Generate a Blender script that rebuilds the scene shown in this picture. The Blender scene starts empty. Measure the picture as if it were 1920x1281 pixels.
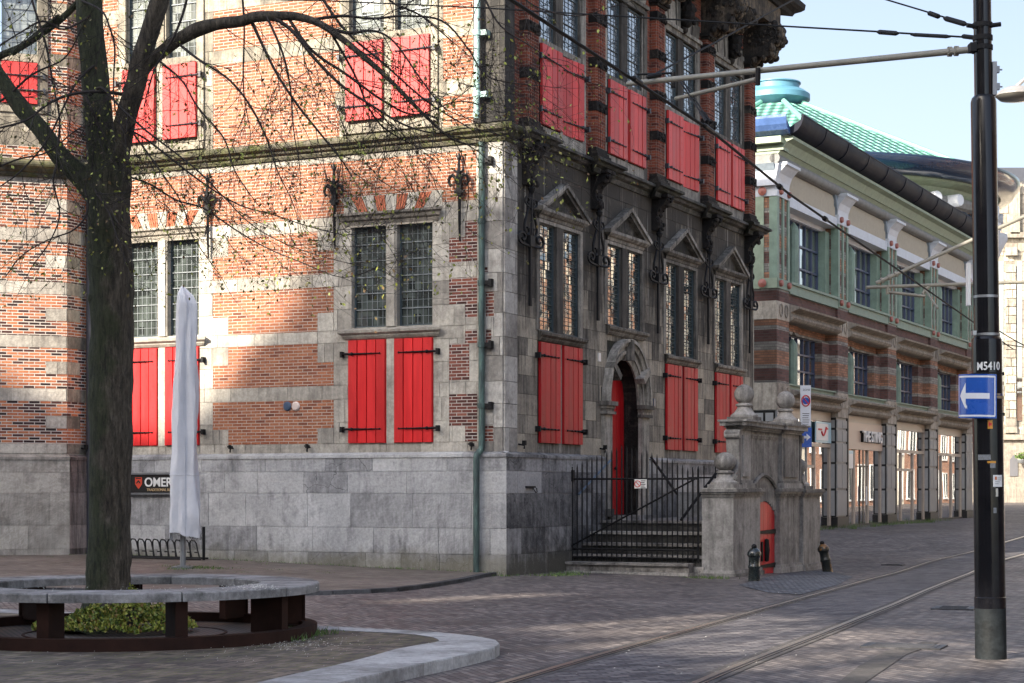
import bpy, math, random
import numpy as np
from mathutils import Vector, Matrix, noise
R=math.radians
random.seed(7)
# ------------------------------------------------------------------ camera, world, sun
sc=bpy.context.scene
FPX=3430.; HY=917.; CZ=1.6
cam=bpy.data.objects.new('camera',bpy.data.cameras.new('camera')); sc.collection.objects.link(cam)
cam.location=(0,0,CZ); cam.rotation_euler=(R(90),0,0)
cam.data.sensor_width=36; cam.data.lens=FPX/1920*36
cam.data.shift_y=(HY-640.5)/1920; cam.data.clip_start=.1; cam.data.clip_end=2000
sc.camera=cam
SUN_EL=27.0; SX,SY=-0.70,-0.714
w=bpy.data.worlds.new('World'); sc.world=w; w.use_nodes=True
nt=w.node_tree; nt.nodes.clear()
sky=nt.nodes.new('ShaderNodeTexSky'); sky.sky_type='NISHITA'; sky.sun_disc=False
sky.sun_elevation=R(SUN_EL); sky.sun_rotation=math.atan2(SX,SY)
sky.air_density=1.0; sky.dust_density=2.5; sky.ozone_density=1.0
bg=nt.nodes.new('ShaderNodeBackground'); bg.inputs[1].default_value=.15
wo=nt.nodes.new('ShaderNodeOutputWorld')
hs=nt.nodes.new('ShaderNodeHueSaturation'); hs.inputs['Saturation'].default_value=.75; hs.inputs['Value'].default_value=1.; hs.inputs['Hue'].default_value=.508
nt.links.new(sky.outputs[0],hs.inputs['Color'])
# brighter towards the sun, deeper opposite to it
tc=nt.nodes.new('ShaderNodeTexCoord'); dp=nt.nodes.new('ShaderNodeVectorMath'); dp.operation='DOT_PRODUCT'; dp.inputs[1].default_value=(SX,SY,.25)
mr=nt.nodes.new('ShaderNodeMapRange'); mr.inputs[1].default_value=-.85; mr.inputs[2].default_value=.3; mr.inputs[3].default_value=.55; mr.inputs[4].default_value=1.25
mu=nt.nodes.new('ShaderNodeVectorMath'); mu.operation='SCALE'
nt.links.new(tc.outputs['Generated'],dp.inputs[0]); nt.links.new(dp.outputs['Value'],mr.inputs[0]); nt.links.new(hs.outputs[0],mu.inputs[0]); nt.links.new(mr.outputs[0],mu.inputs['Scale'])
nt.links.new(mu.outputs[0],bg.inputs[0]); nt.links.new(bg.outputs[0],wo.inputs[0])
sl=bpy.data.lights.new('sun','SUN'); sl.energy=4.9; sl.angle=R(.8); sl.color=(1,.90,.76)
so=bpy.data.objects.new('sun',sl); sc.collection.objects.link(so)
d=Vector((SX*math.cos(R(SUN_EL)),SY*math.cos(R(SUN_EL)),math.sin(R(SUN_EL))))
so.rotation_euler=d.to_track_quat('Z','Y').to_euler(); so.location=(-20,-20,30)
sc.view_settings.view_transform='Standard'; sc.view_settings.look='None'
sc.view_settings.exposure=1.42; sc.view_settings.gamma=1

# ------------------------------------------------------------------ frames and ground
class Frame:
    def __init__(s,px,Y,deg):
        s.o=Vector(((px-960)/FPX*Y,Y,0)); s.a=R(deg)
        s.x=Vector((math.cos(s.a),math.sin(s.a),0)); s.y=Vector((-math.sin(s.a),math.cos(s.a),0))
    def at(s,px,py,off=0):
        k=(px-960)/FPX; o=s.o+s.y*off
        t=(k*o.y-o.x)/(s.x.x-k*s.x.y); Y=o.y+s.x.y*t
        return t,CZ+(HY-py)/FPX*Y
    def X(s,px,off=0): return s.at(px,0,off)[0]
    def w(s,x,y,z): return s.o+s.x*x+s.y*y+Vector((0,0,z))
    def M(s): return Matrix.Translation(s.o)@Matrix.Rotation(s.a,4,'Z')
FA=Frame(944,34.2,-25.44); FB=Frame(944,34.2,64.56); FT=Frame(125,37.73,19.56); FC=Frame(1568,64,63.8)
GP=[(-.1,34.2,0),(-6,37.3,.11),(-9.1,37.7,.25),(-10.5,37.2,.26),(4.4,35.2,-.16),(6.8,40.1,-.2),(3.3,33,-.05),(-2,33,.0),(-6,33,.06),(-10,33,.12),
(0,25,0),(8,25,0),(-8,24,.02),(0,10,0),(8,10,0),(-8,10,0),(-4,18,0),(4,17,0),(14,30,0),(11,45,-.08),(8.3,58,.24),(11.3,64,.26),(16,75,.28),(21,84,.3),(22,70,.2),(30,110,.42),(40,150,.5),(18,52,.05),(20,130,.45),(-20,40,.3),(-30,20,.1),(30,40,.1)]
GX=np.array([p[0] for p in GP]);GY=np.array([p[1] for p in GP]);GZ=np.array([p[2] for p in GP])
def gz(x,y):
    sg=3.2+max(0,y-45)*.12
    d2=(GX-x)**2+(GY-y)**2
    wt=np.exp(-d2/(2*sg*sg))+1e-4/(1+d2)
    return float((wt*GZ).sum()/wt.sum())
def gpt(px,py,z=0.,add=0.):
    "ground point under a pixel"
    for _ in range(12):
        Y=(CZ-z)*FPX/(py-HY); X=(px-960)/FPX*Y
        z=.5*z+.5*(gz(X,Y)+add)
    return X,Y
def zpt(px,py,z):
    Y=(CZ-z)*FPX/(py-HY); return (px-960)/FPX*Y,Y
def ray(px,py,Y): return Vector(((px-960)/FPX*Y,Y,CZ+(HY-py)/FPX*Y))

# ------------------------------------------------------------------ materials
class NT:
    def __init__(s,name):
        s.m=bpy.data.materials.new(name); s.m.use_nodes=True; s.t=s.m.node_tree
        s.b=s.t.nodes['Principled BSDF']
    def n(s,ty,ins=None,**kw):
        nd=s.t.nodes.new('ShaderNode'+ty)
        for k,v in kw.items(): setattr(nd,k,v)
        for k,v in (ins or {}).items(): s.i(nd.inputs[k],v)
        return nd
    def i(s,sock,v):
        if isinstance(v,bpy.types.NodeSocket): s.t.links.new(v,sock)
        else:
            try: sock.default_value=v
            except Exception: sock.default_value=tuple(v)+(1,)
    def obj(s): return s.n('TexCoord').outputs['Object']
    def mapn(s,v,sc): return s.n('Mapping',{'Vector':v,'Scale':sc}).outputs[0]
    def noise(s,v,scale,det=4,rough=.6): return s.n('TexNoise',{'Vector':v,'Scale':scale,'Detail':det,'Roughness':rough}).outputs[0]
    def math(s,op,a,b=0,c=0,cl=False):
        nd=s.n('Math',operation=op,use_clamp=cl); s.i(nd.inputs[0],a); s.i(nd.inputs[1],b); s.i(nd.inputs[2],c); return nd.outputs[0]
    def ramp(s,f,stops):
        nd=s.n('ValToRGB',{'Fac':f}); cr=nd.color_ramp
        while len(cr.elements)<len(stops): cr.elements.new(.5)
        for e,(p,c) in zip(cr.elements,stops):
            e.position=p; e.color=(c if not isinstance(c,(int,float)) else (c,c,c))+(1,) if not isinstance(c,(int,float)) else (c,c,c,1)
        return nd.outputs[0]
    def mix(s,f,a,b,mode='MIX'):
        nd=s.n('Mix',data_type='RGBA',blend_type=mode); s.i(nd.inputs[0],f); s.i(nd.inputs[6],a); s.i(nd.inputs[7],b); return nd.outputs[2]
    def bump(s,h,st=.3,dist=.02):
        nd=s.n('Bump',{'Height':h,'Strength':st,'Distance':dist}); s.i(s.b.inputs['Normal'],nd.outputs[0])
    def attr(s,name): return s.n('Attribute',attribute_name=name).outputs['Fac']
    def sep(s,v):
        return s.n('SeparateXYZ',{'Vector':v}).outputs
    def comb(s,x,y,z=0): return s.n('CombineXYZ',{'X':x,'Y':y,'Z':z}).outputs[0]
    def set(s,**kw):
        for k,v in kw.items(): s.i(s.b.inputs[k.replace('_',' ')],v)
        return s.m
def c3(v): return tuple(v)+(1,)

def stone(name,c1,c2,soot=(.03,.028,.026),soot_amt=.35,zramp=None,rough=.85,streak=.5,bump=.35,moss=0,drips=0,cracks=0):
    n=NT(name); o=n.obj(); t=n.attr('tint')
    col=n.mix(t,c3(c1),c3(c2))
    big=n.noise(o,1.3,5,.65); fine=n.noise(o,22,4,.7)
    col=n.mix(1,col,n.ramp(big,[(.25,.72),(.75,1.2)]),'MULTIPLY')
    col=n.mix(1,col,n.ramp(fine,[(.3,.78),(.7,1.15)]),'MULTIPLY')
    st=n.noise(n.mapn(o,(5.5,5.5,.55)),1.6,5,.7)
    blot=n.noise(n.mapn(o,(1,1,1)),2.7,6,.75)
    f=n.math('ADD',n.math('MULTIPLY',st,streak),n.math('MULTIPLY',blot,1-streak))
    f=n.math('ADD',f,n.math('MULTIPLY',n.math('SUBTRACT',t,.5),.12))
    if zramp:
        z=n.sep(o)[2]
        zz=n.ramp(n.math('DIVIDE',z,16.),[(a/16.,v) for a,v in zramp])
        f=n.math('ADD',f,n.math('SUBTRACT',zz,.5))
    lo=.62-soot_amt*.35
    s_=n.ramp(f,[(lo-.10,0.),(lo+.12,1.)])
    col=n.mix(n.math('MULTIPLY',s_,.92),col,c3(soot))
    if cracks:
        ve=n.n('TexVoronoi',{'Vector':n.n('VectorMath',{0:o,1:n.n('VectorMath',{0:n.n('TexNoise',{'Vector':o,'Scale':3.,'Detail':3.}).outputs[1],'Scale':.35},operation='SCALE').outputs[0]},operation='ADD').outputs[0],'Scale':1.7},feature='DISTANCE_TO_EDGE').outputs['Distance']
        ck=n.math('MULTIPLY',n.math('LESS_THAN',ve,.009),n.math('GREATER_THAN',t,.80)); col=n.mix(n.math('MULTIPLY',ck,.6),col,(.03,.03,.032,1))
        z=n.sep(o)[2]; fo=n.math('MULTIPLY',n.ramp(n.math('ADD',z,n.math('MULTIPLY',n.noise(o,2.2,4,.7),.5)),[(.45,1.),(.75,0.)]),cracks); col=n.mix(fo,col,(.17,.155,.10,1))
        sp=n.ramp(n.noise(o,55,2,.6),[(.66,0.),(.72,1.)]); col=n.mix(n.math('MULTIPLY',sp,.35),col,(.6,.6,.58,1))
    if drips:
        z=n.sep(o)[2]; dn=n.noise(n.mapn(o,(6,6,.16)),1.5,3,.6); zm=n.ramp(n.math('DIVIDE',z,16.),[(5.2/16,0.),(6.6/16,1.),(8.2/16,1.),(8.3/16,0.)])
        col=n.mix(n.math('MULTIPLY',n.math('MULTIPLY',n.ramp(dn,[(.60,0.),(.67,1.)]),zm),drips),col,(.42,.40,.36,1))
    if moss:
        mo=n.noise(o,3.1,4,.7)
        col=n.mix(n.math('MULTIPLY',n.ramp(mo,[(.42,0.),(.62,1.)]),moss),col,(.09,.10,.025,1))
    n.bump(n.math('ADD',fine,n.math('MULTIPLY',blot,1.5)),bump,.02)
    return n.set(Base_Color=col,Roughness=rough,Specular_IOR_Level=.2)
def brick(name,cols,mortar=(.5,.45,.38),bw=.22,rh=.062,ms=.0075,soot=.0,rot=False,dirt=.5,bump=.5,joint_dark=0):
    n=NT(name); o=n.obj(); x,y,z=n.sep(o)
    v=n.comb(n.math('ADD',x,y),z)
    wob=n.noise(o,3.,2,.5)
    b=n.n('TexBrick',{'Vector':v,'Color1':(0,0,0,1),'Color2':(1,1,1,1),'Mortar':(.5,.5,.5,1),'Scale':1.,'Mortar Size':ms,'Mortar Smooth':.15,'Bias':0.,'Brick Width':bw,'Row Height':rh},offset=.5,offset_frequency=2,squash=1.)
    rc=n.ramp(b.outputs[0],cols)
    f1=n.noise(o,35,3,.7); f2=n.noise(o,1.1,5,.7)
    rc=n.mix(1,rc,n.ramp(f1,[(.3,.7),(.7,1.2)]),'MULTIPLY')
    rc=n.mix(1,rc,n.ramp(f2,[(.3,1-.45*dirt),(.7,1.15)]),'MULTIPLY')
    mc=n.mix(n.ramp(f2,[(.4,0.),(.7,1.)]),c3(mortar),c3([k*.55 for k in mortar]))
    col=n.mix(b.outputs[1],rc,mc)
    if soot: col=n.mix(n.math('MULTIPLY',n.ramp(n.noise(n.mapn(o,(4,4,.6)),1.3,5,.7),[(.42,0.),(.68,1.)]),soot),col,(.025,.02,.018,1))
    n.bump(n.math('ADD',n.math('MULTIPLY',b.outputs[1],-1),n.math('MULTIPLY',f1,.4)),bump,.01)
    return n.set(Base_Color=col,Roughness=.85,Specular_IOR_Level=.2)
def paint(name,col,rough=.4,var=.15,scale=6,metal=0,bump=.1,chips=None,coat=0,spec=.5,vstreak=False):
    n=NT(name); o=n.obj()
    if vstreak: o=n.mapn(o,(3,3,.35))
    f=n.noise(o,scale,5,.7)
    c=n.mix(1,c3(col),n.ramp(f,[(.3,1-var),(.7,1+var)]),'MULTIPLY')
    if vstreak: c=n.mix(1,c,n.ramp(n.attr('tint'),[(0,.78),(1,1.12)]),'MULTIPLY')
    if chips:
        g=n.noise(n.obj(),chips[1],6,.75)
        c=n.mix(n.ramp(g,[(chips[2],0.),(chips[2]+.05,1.)]),c,c3(chips[0]))
    if bump: n.bump(n.noise(n.obj(),scale*4,4,.7),bump,.01)
    rr=n.ramp(f,[(.2,max(.03,rough-.1)),(.8,min(1,rough+.12))])
    return n.set(Base_Color=c,Roughness=rr,Metallic=metal,Coat_Weight=coat,Specular_IOR_Level=spec)
def verdigris(name):
    n=NT(name); o=n.mapn(n.obj(),(6,6,.9)); f=n.noise(o,2.2,6,.75)
    c=n.ramp(f,[(.3,(.02,.03,.03)),(.48,(.045,.075,.07)),(.62,(.085,.15,.13)),(.8,(.26,.36,.32))])
    n.bump(f,.2,.01)
    return n.set(Base_Color=c,Roughness=.6,Metallic=.2)
def glass(name,col=(.012,.016,.015),rough=.04,wav=.25,ior=1.6,sc_=1.6,tint=True,pane=(.13,.16)):
    n=NT(name); o=n.obj(); x,y,z=n.sep(o)
    v=n.comb(n.math('SNAP',n.math('ADD',x,y),pane[0]),n.math('SNAP',z,pane[1]))
    wn=n.n('TexWhiteNoise',{'Vector':v},noise_dimensions='3D')
    c=n.mix(1,c3(col),n.ramp(wn.outputs[0],[(0,.4),(1,2.2)]),'MULTIPLY') if tint else c3(col)
    no=n.n('TexNoise',{'Vector':o,'Scale':sc_,'Detail':2.}).outputs[1]
    nm=n.n('VectorMath',{0:no,1:(.5,.5,.5)},operation='SUBTRACT').outputs[0]
    pn=n.n('VectorMath',{0:wn.outputs[1],1:(.5,.5,.5)},operation='SUBTRACT').outputs[0]
    pn=n.n('VectorMath',{0:pn,'Scale':wav*.22},operation='SCALE').outputs[0]
    nm=n.n('VectorMath',{0:nm,'Scale':wav*.35},operation='SCALE').outputs[0]
    g=n.n('NewGeometry').outputs['Normal']
    s1=n.n('VectorMath',{0:g,1:nm},operation='ADD').outputs[0]
    s2=n.n('VectorMath',{0:s1,1:pn},operation='ADD').outputs[0]
    nn=n.n('VectorMath',{0:s2},operation='NORMALIZE').outputs[0]
    n.i(n.b.inputs['Normal'],nn)
    return n.set(Base_Color=c,Roughness=rough,IOR=ior,Specular_IOR_Level=.8)
def flat(name,col,rough=.5,metal=0,spec=.5):
    return NT(name).set(Base_Color=c3(col),Roughness=rough,Metallic=metal,Specular_IOR_Level=spec)

MT={}
MT['stoneA']=stone('pale facade limestone',(.55,.515,.445),(.41,.38,.325),soot=(.18,.165,.145),soot_amt=.25,streak=.4,zramp=[(0,.5),(7.4,.5),(8.1,.62),(8.3,.5),(16,.5)])  # zramp darkens the courses just below the string course
MT['stoneAup']=stone('weathered upper facade limestone',(.45,.405,.32),(.31,.28,.22),soot=(.10,.09,.075),soot_amt=.35,streak=.5)
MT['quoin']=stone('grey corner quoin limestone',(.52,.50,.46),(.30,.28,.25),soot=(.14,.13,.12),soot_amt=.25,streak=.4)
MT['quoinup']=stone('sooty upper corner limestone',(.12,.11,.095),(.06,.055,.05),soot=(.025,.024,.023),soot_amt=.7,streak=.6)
MT['plinth']=stone('blue grey plinth limestone',(.47,.47,.465),(.33,.33,.335),soot=(.11,.11,.115),soot_amt=.15,streak=.4,cracks=.55,zramp=[(0,.60),(.5,.54),(.9,.48),(2.3,.5),(16,.5)])
MT['plinthB']=stone('sooty plinth limestone',(.40,.395,.39),(.24,.235,.235),soot=(.045,.045,.047),soot_amt=.34,streak=.35,cracks=.3,zramp=[(0,.66),(.9,.5),(1.9,.42),(2.4,.5),(16,.5)])
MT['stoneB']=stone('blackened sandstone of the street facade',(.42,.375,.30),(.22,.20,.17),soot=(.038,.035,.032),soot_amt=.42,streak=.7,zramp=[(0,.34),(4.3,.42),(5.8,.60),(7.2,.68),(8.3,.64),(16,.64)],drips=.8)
MT['trimB']=stone('weathered grey sandstone trim',(.42,.39,.34),(.24,.22,.19),soot=(.06,.056,.05),soot_amt=.42,streak=.6)
MT['carved']=stone('soot black carved stone',(.12,.10,.08),(.04,.036,.033),soot=(.012,.011,.011),soot_amt=.75,streak=.3,bump=1)
MT['carvedtop']=stone('soot stained eaves stone',(.26,.20,.14),(.07,.062,.055),soot=(.018,.017,.017),soot_amt=.62,streak=.4,bump=1)
MT['cornice']=stone('mossy cornice limestone',(.30,.27,.20),(.20,.18,.135),soot=(.035,.035,.03),soot_amt=.45,streak=.2,moss=.6)
MT['corniceB']=stone('blackened cornice stone',(.17,.16,.15),(.08,.075,.07),soot=(.02,.02,.02),soot_amt=.6,streak=.3,moss=.15)
MT['gate']=stone('grey gateway stone',(.36,.35,.335),(.27,.262,.25),soot=(.075,.073,.07),soot_amt=.30,streak=.45)
MT['step']=stone('worn stair stone',(.44,.42,.385),(.32,.30,.28),soot=(.05,.048,.045),soot_amt=.25,streak=.3)
BA=[(0,(.15,.055,.035)),(.1,(.24,.085,.05)),(.45,(.31,.115,.06)),(.75,(.36,.145,.078)),(1,(.28,.105,.056))]
MT['brickA']=brick('orange red facade brick',BA,mortar=(.47,.42,.36),ms=.0065,dirt=.35)
MT['brickAd']=brick('dark red side brick',[(0,(.06,.028,.025)),(.5,(.15,.052,.04)),(1,(.26,.09,.06))],mortar=(.55,.51,.46),ms=.0075)
MT['brickT']=brick('mixed turret brick',[(0,(.03,.022,.022)),(.3,(.09,.04,.035)),(.42,(.36,.12,.06)),(.8,(.50,.19,.09)),(1,(.25,.1,.06))],mortar=(.58,.54,.48),ms=.0085)
MT['brickB']=brick('deep red upper brick',[(0,(.09,.028,.022)),(.4,(.23,.062,.036)),(.8,(.31,.092,.052)),(1,(.18,.05,.036))],mortar=(.30,.23,.19),ms=.005,soot=.5)
MT['red']=paint('glossy red shutter paint',(.57,.016,.018),rough=.42,var=.16,scale=2.2,bump=.2,spec=.4,chips=((.45,.10,.09),7.,.72),vstreak=True)
MT['redup']=paint('red shutter paint paled for glare',(.56,.045,.042),rough=.5,var=.18,scale=2.2,bump=.2,spec=.4,chips=((.55,.25,.22),6.,.70),vstreak=True)  # paler, pinker red paints bright sky glare onto the upper shutters
MT['reddoor']=paint('dark red door paint',(.42,.008,.012),rough=.4,var=.12,scale=2.5,vstreak=True)
MT['iron']=paint('black wrought iron',(.007,.007,.008),spec=.25,rough=.6,var=.3,scale=9,bump=.3)
MT['ironw']=paint('weathered grey hinge iron',(.05,.052,.06),rough=.45,var=.4,scale=14,bump=.4,metal=.3)
MT['lead']=paint('grey lead cames',(.17,.19,.20),rough=.5,var=.2,metal=.2)
MT['leadd']=paint('dark lead cames',(.04,.06,.07),rough=.5,var=.2)
MT['glassA']=glass('old leaded glass',(.035,.042,.038),wav=.12,ior=1.5)
MT['glassB']=glass('wavy leaded glass',(.02,.03,.03),wav=.45,ior=2.1,sc_=1.2)
MT['pipe']=verdigris('verdigris copper pipe')
MT['glassU']=glass('bright upper glass',(.12,.13,.12),wav=.2,ior=1.7)

# ------------------------------------------------------------------ mesh builder
class MB:
    def __init__(s,M=None): s.v=[];s.f=[];s.t=[];s.mi=[];s.M=M;s.mat=0
    def add(s,vs,fs,tint=None):
        if tint is None: tint=random.random()
        b=len(s.v)
        if s.M is not None: vs=[tuple(s.M@Vector(p)) for p in vs]
        s.v+= [tuple(p) for p in vs]
        for f in fs: s.f.append(tuple(b+i for i in f)); s.t.append(tint); s.mi.append(s.mat)
    def box(s,x0,x1,y0,y1,z0,z1,tint=None,skip=''):
        vs=[(x,y,z) for z in(z0,z1) for y in(y0,y1) for x in(x0,x1)]
        fs={'b':(0,2,3,1),'t':(4,5,7,6),'f':(0,1,5,4),'k':(2,6,7,3),'l':(0,4,6,2),'r':(1,3,7,5)}
        s.add(vs,[q for k,q in fs.items() if k not in skip],tint)
    def obox(s,c,ax,ay,az,tint=None):
        c=Vector(c);ax=Vector(ax);ay=Vector(ay);az=Vector(az)
        vs=[c+ax*i+ay*j+az*k for k in(-1,1) for j in(-1,1) for i in(-1,1)]
        s.add(vs,[(0,2,3,1),(4,5,7,6),(0,1,5,4),(2,6,7,3),(0,4,6,2),(1,3,7,5)],tint)
    def prism(s,pts,a0,a1,plane='xz',tint=None):
        "pts 2D polygon; extruded along the third axis from a0 to a1"
        n=len(pts)
        def P(p,a): return {'xz':(p[0],a,p[1]),'xy':(p[0],p[1],a),'yz':(a,p[0],p[1])}[plane]
        vs=[P(p,a0) for p in pts]+[P(p,a1) for p in pts]
        fs=[tuple(range(n)),tuple(range(2*n-1,n-1,-1))]+[(i,i+n,(i+1)%n+n,(i+1)%n) for i in range(n)]
        s.add(vs,fs,tint)
    def tube(s,pts,r,n=6,cap=True,tint=None):
        pts=[Vector(p) for p in pts]; N=len(pts)
        rr=r if isinstance(r,(list,tuple)) else [r]*N
        up=None; rings=[]
        for i,p in enumerate(pts):
            t=(pts[min(i+1,N-1)]-pts[max(i-1,0)])
            if t.length<1e-9: t=Vector((0,0,1))
            t.normalize()
            if up is None: up=Vector((0,0,1)) if abs(t.z)<.9 else Vector((1,0,0))
            a=t.cross(up)
            if a.length<1e-5: a=t.cross(Vector((.3,1,.2)))
            a.normalize(); b=a.cross(t); up=b
            rings.append([p+(a*math.cos(k*2*math.pi/n)+b*math.sin(k*2*math.pi/n))*rr[i] for k in range(n)])
        vs=[q for g in rings for q in g]
        fs=[(i*n+k,i*n+(k+1)%n,(i+1)*n+(k+1)%n,(i+1)*n+k) for i in range(N-1) for k in range(n)]
        if cap: fs+=[tuple(range(n-1,-1,-1)),tuple((N-1)*n+k for k in range(n))]
        s.add(vs,fs,tint)
    def lathe(s,prof,c=(0,0,0),n=20,tint=None,axis=None,wob=0):
        "prof: (r,z) list"
        c=Vector(c); Rm=axis.to_track_quat('Z','Y').to_matrix() if axis is not None else Matrix.Identity(3)
        vs=[];
        for r,z in prof:
            for k in range(n):
                a=2*math.pi*k/n; rr=r*(1+wob*math.sin(5*a))
                vs.append(c+Rm@Vector((rr*math.cos(a),rr*math.sin(a),z)))
        N=len(prof)
        fs=[(i*n+k,i*n+(k+1)%n,(i+1)*n+(k+1)%n,(i+1)*n+k) for i in range(N-1) for k in range(n)]
        fs+=[tuple(range(n-1,-1,-1)),tuple((N-1)*n+k for k in range(n))]
        s.add(vs,fs,tint)
    def ball(s,c,r,n=20,sz=1):
        s.lathe([(max(.002,r*math.sin(math.pi*i/12)),-r*sz*math.cos(math.pi*i/12)) for i in range(13)],c,n)
    def build(s,name,mat,parent=None,frame=None,smooth=False,mats=None):
        me=bpy.data.meshes.new(name); me.from_pydata(s.v,[],s.f)
        for m in (mats or [mat]): me.materials.append(MT[m] if isinstance(m,str) else m)
        if mats: me.polygons.foreach_set('material_index',s.mi)
        a=me.attributes.new('tint','FLOAT','FACE'); a.data.foreach_set('value',s.t)
        if smooth:
            me.polygons.foreach_set('use_smooth',[True]*len(s.f))
            if hasattr(me,'set_sharp_from_angle'): me.set_sharp_from_angle(angle=R(smooth if smooth is not True else 40))
        me.update(); o=bpy.data.objects.new(name,me); sc.collection.objects.link(o)
        if frame is not None: o.matrix_world=frame.M()
        if parent is not None:
            o.parent=parent
            pm=parent.get('_M'); 
            o.matrix_parent_inverse=world_of(parent).inverted()
            if frame is None and True: pass
        return o
def world_of(o):
    m=o.matrix_basis.copy()
    if o.parent: m=world_of(o.parent)@o.matrix_parent_inverse@m
    return m
def tag(o,label=None,cat=None,group=None,kind=None):
    if label:o['label']=label
    if cat:o['category']=cat
    if group:o['group']=group
    if kind:o['kind']=kind
    return o
def empty(name,loc,label=None,cat=None,group=None,rz=0):
    o=bpy.data.objects.new(name,None); sc.collection.objects.link(o); o.location=loc; o.rotation_euler=(0,0,rz); o.empty_display_size=.3
    return tag(o,label,cat,group)
def setp(o,parent):
    o.parent=parent; o.matrix_parent_inverse=world_of(parent).inverted(); return o
def copy_tree(o,parent=None,children=None):
    c=o.copy(); sc.collection.objects.link(c)
    if parent: c.parent=parent
    for ch in [k for k in sc.collection.objects if k.parent==o]: copy_tree(ch,c)
    return c
def subrect(rects,h):
    out=[]
    for (a,b,c,d) in rects:
        x0,x1,z0,z1=h
        if x1<=a or x0>=b or z1<=c or z0>=d: out.append((a,b,c,d)); continue
        if x0>a: out.append((a,x0,c,d))
        if x1<b: out.append((x1,b,c,d))
        m0,m1=max(a,x0),min(b,x1)
        if z0>c: out.append((m0,m1,c,z0))
        if z1<d: out.append((m0,m1,z1,d))
    return out
def ashlar(mb,x0,x1,rows,wmin,wmax,holes=(),y=0.,th=.012,gap=.005,seed=1):
    "individual stone blocks standing th proud of plane y"
    rd=random.Random(seed)
    for z0,z1 in zip(rows[:-1],rows[1:]):
        x=x0-rd.random()*wmin
        while x<x1:
            wd=rd.uniform(wmin,wmax); t=rd.random()
            a,b=max(x,x0),min(x+wd,x1); x+=wd
            if b-a<.02: continue
            rs=[(a,b,z0,z1)]
            for h in holes: rs=subrect(rs,h)
            e=rd.uniform(0,.004)
            for q in rs:
                if q[1]-q[0]<.015 or q[3]-q[2]<.015: continue
                mb.box(q[0]+gap,q[1]-gap,y-th-e,y+.002,q[2]+gap,q[3]-gap,t,skip='k')
def wallgrid(mb,x0,x1,z0,z1,holes,y=0.,depth=.3,tint=.5):
    xs=sorted({x0,x1,*[h[0] for h in holes],*[h[1] for h in holes]}); zs=sorted({z0,z1,*[h[2] for h in holes],*[h[3] for h in holes]})
    xs=[x for x in xs if x0<=x<=x1]; zs=[z for z in zs if z0<=z<=z1]
    def hole(cx,cz): return any(h[0]<cx<h[1] and h[2]<cz<h[3] for h in holes)
    for a,b in zip(xs[:-1],xs[1:]):
        for c,d in zip(zs[:-1],zs[1:]):
            if not hole((a+b)/2,(c+d)/2): mb.add([(a,y,c),(b,y,c),(b,y,d),(a,y,d)],[(0,1,2,3)],tint)
    for h in holes:
        a,b,c,d=h; e=y+depth
        mb.add([(a,y,c),(a,e,c),(a,e,d),(a,y,d)],[(0,3,2,1)],tint); mb.add([(b,y,c),(b,e,c),(b,e,d),(b,y,d)],[(0,1,2,3)],tint)
        mb.add([(a,y,c),(b,y,c),(b,e,c),(a,e,c)],[(0,3,2,1)],tint); mb.add([(a,y,d),(b,y,d),(b,e,d),(a,e,d)],[(0,1,2,3)],tint)
def cr_smooth(pts,rs,sub=5):
    out=[];ro=[]
    n=len(pts)
    for i in range(n-1):
        p0,p1,p2,p3=pts[max(0,i-1)],pts[i],pts[i+1],pts[min(n-1,i+2)]
        for k in range(sub):
            t=k/sub; q=.5*((2*p1)+(-p0+p2)*t+(2*p0-5*p1+4*p2-p3)*t*t+(-p0+3*p1-3*p2+p3)*t**3)
            out.append(q); ro.append(rs[i]*(1-t)+rs[i+1]*t)
    out.append(pts[-1]); ro.append(rs[-1]); return out,ro
def arc(cx,cz,r,a0,a1,n): return [(cx+r*math.cos(R(a0+(a1-a0)*i/n)),cz+r*math.sin(R(a0+(a1-a0)*i/n))) for i in range(n+1)]

# ------------------------------------------------------------------ THE TOWN HALL
hall=empty('town_hall',FA.w(0,0,0),'old brick and stone town hall with red shutters on the street corner','building')
def zA(px,py): return FA.at(px,py)[1]
BANDS=[(6.655,6.917),(5.554,5.816),(4.452,4.694),(3.351,3.624)]
XL=FA.X(165)
W2=dict(g=[(FA.X(660),FA.X(725)),(FA.X(745),FA.X(811))],s=[(FA.X(655),FA.X(725)),(FA.X(741),FA.X(813))])
sh1=FA.X(375)-FA.X(813)
W1=dict(g=[(a+sh1,b+sh1) for a,b in W2['g']],s=[(a+sh1,b+sh1) for a,b in W2['s']])
GZ0,GZ1=4.73,6.70; SZ0,SZ1=2.49,4.49
UZ0,UZ1=8.74,10.26; UG0,UG1=10.42,12.1
def shift(W,dx): return dict(g=[(a+dx,b+dx) for a,b in W['g']],s=[(a+dx,b+dx) for a,b in W['s']])
U2=shift(W2,FA.X(738)-FA.X(741)); U1=shift(U2,FA.X(375)-FA.X(812))

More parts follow.
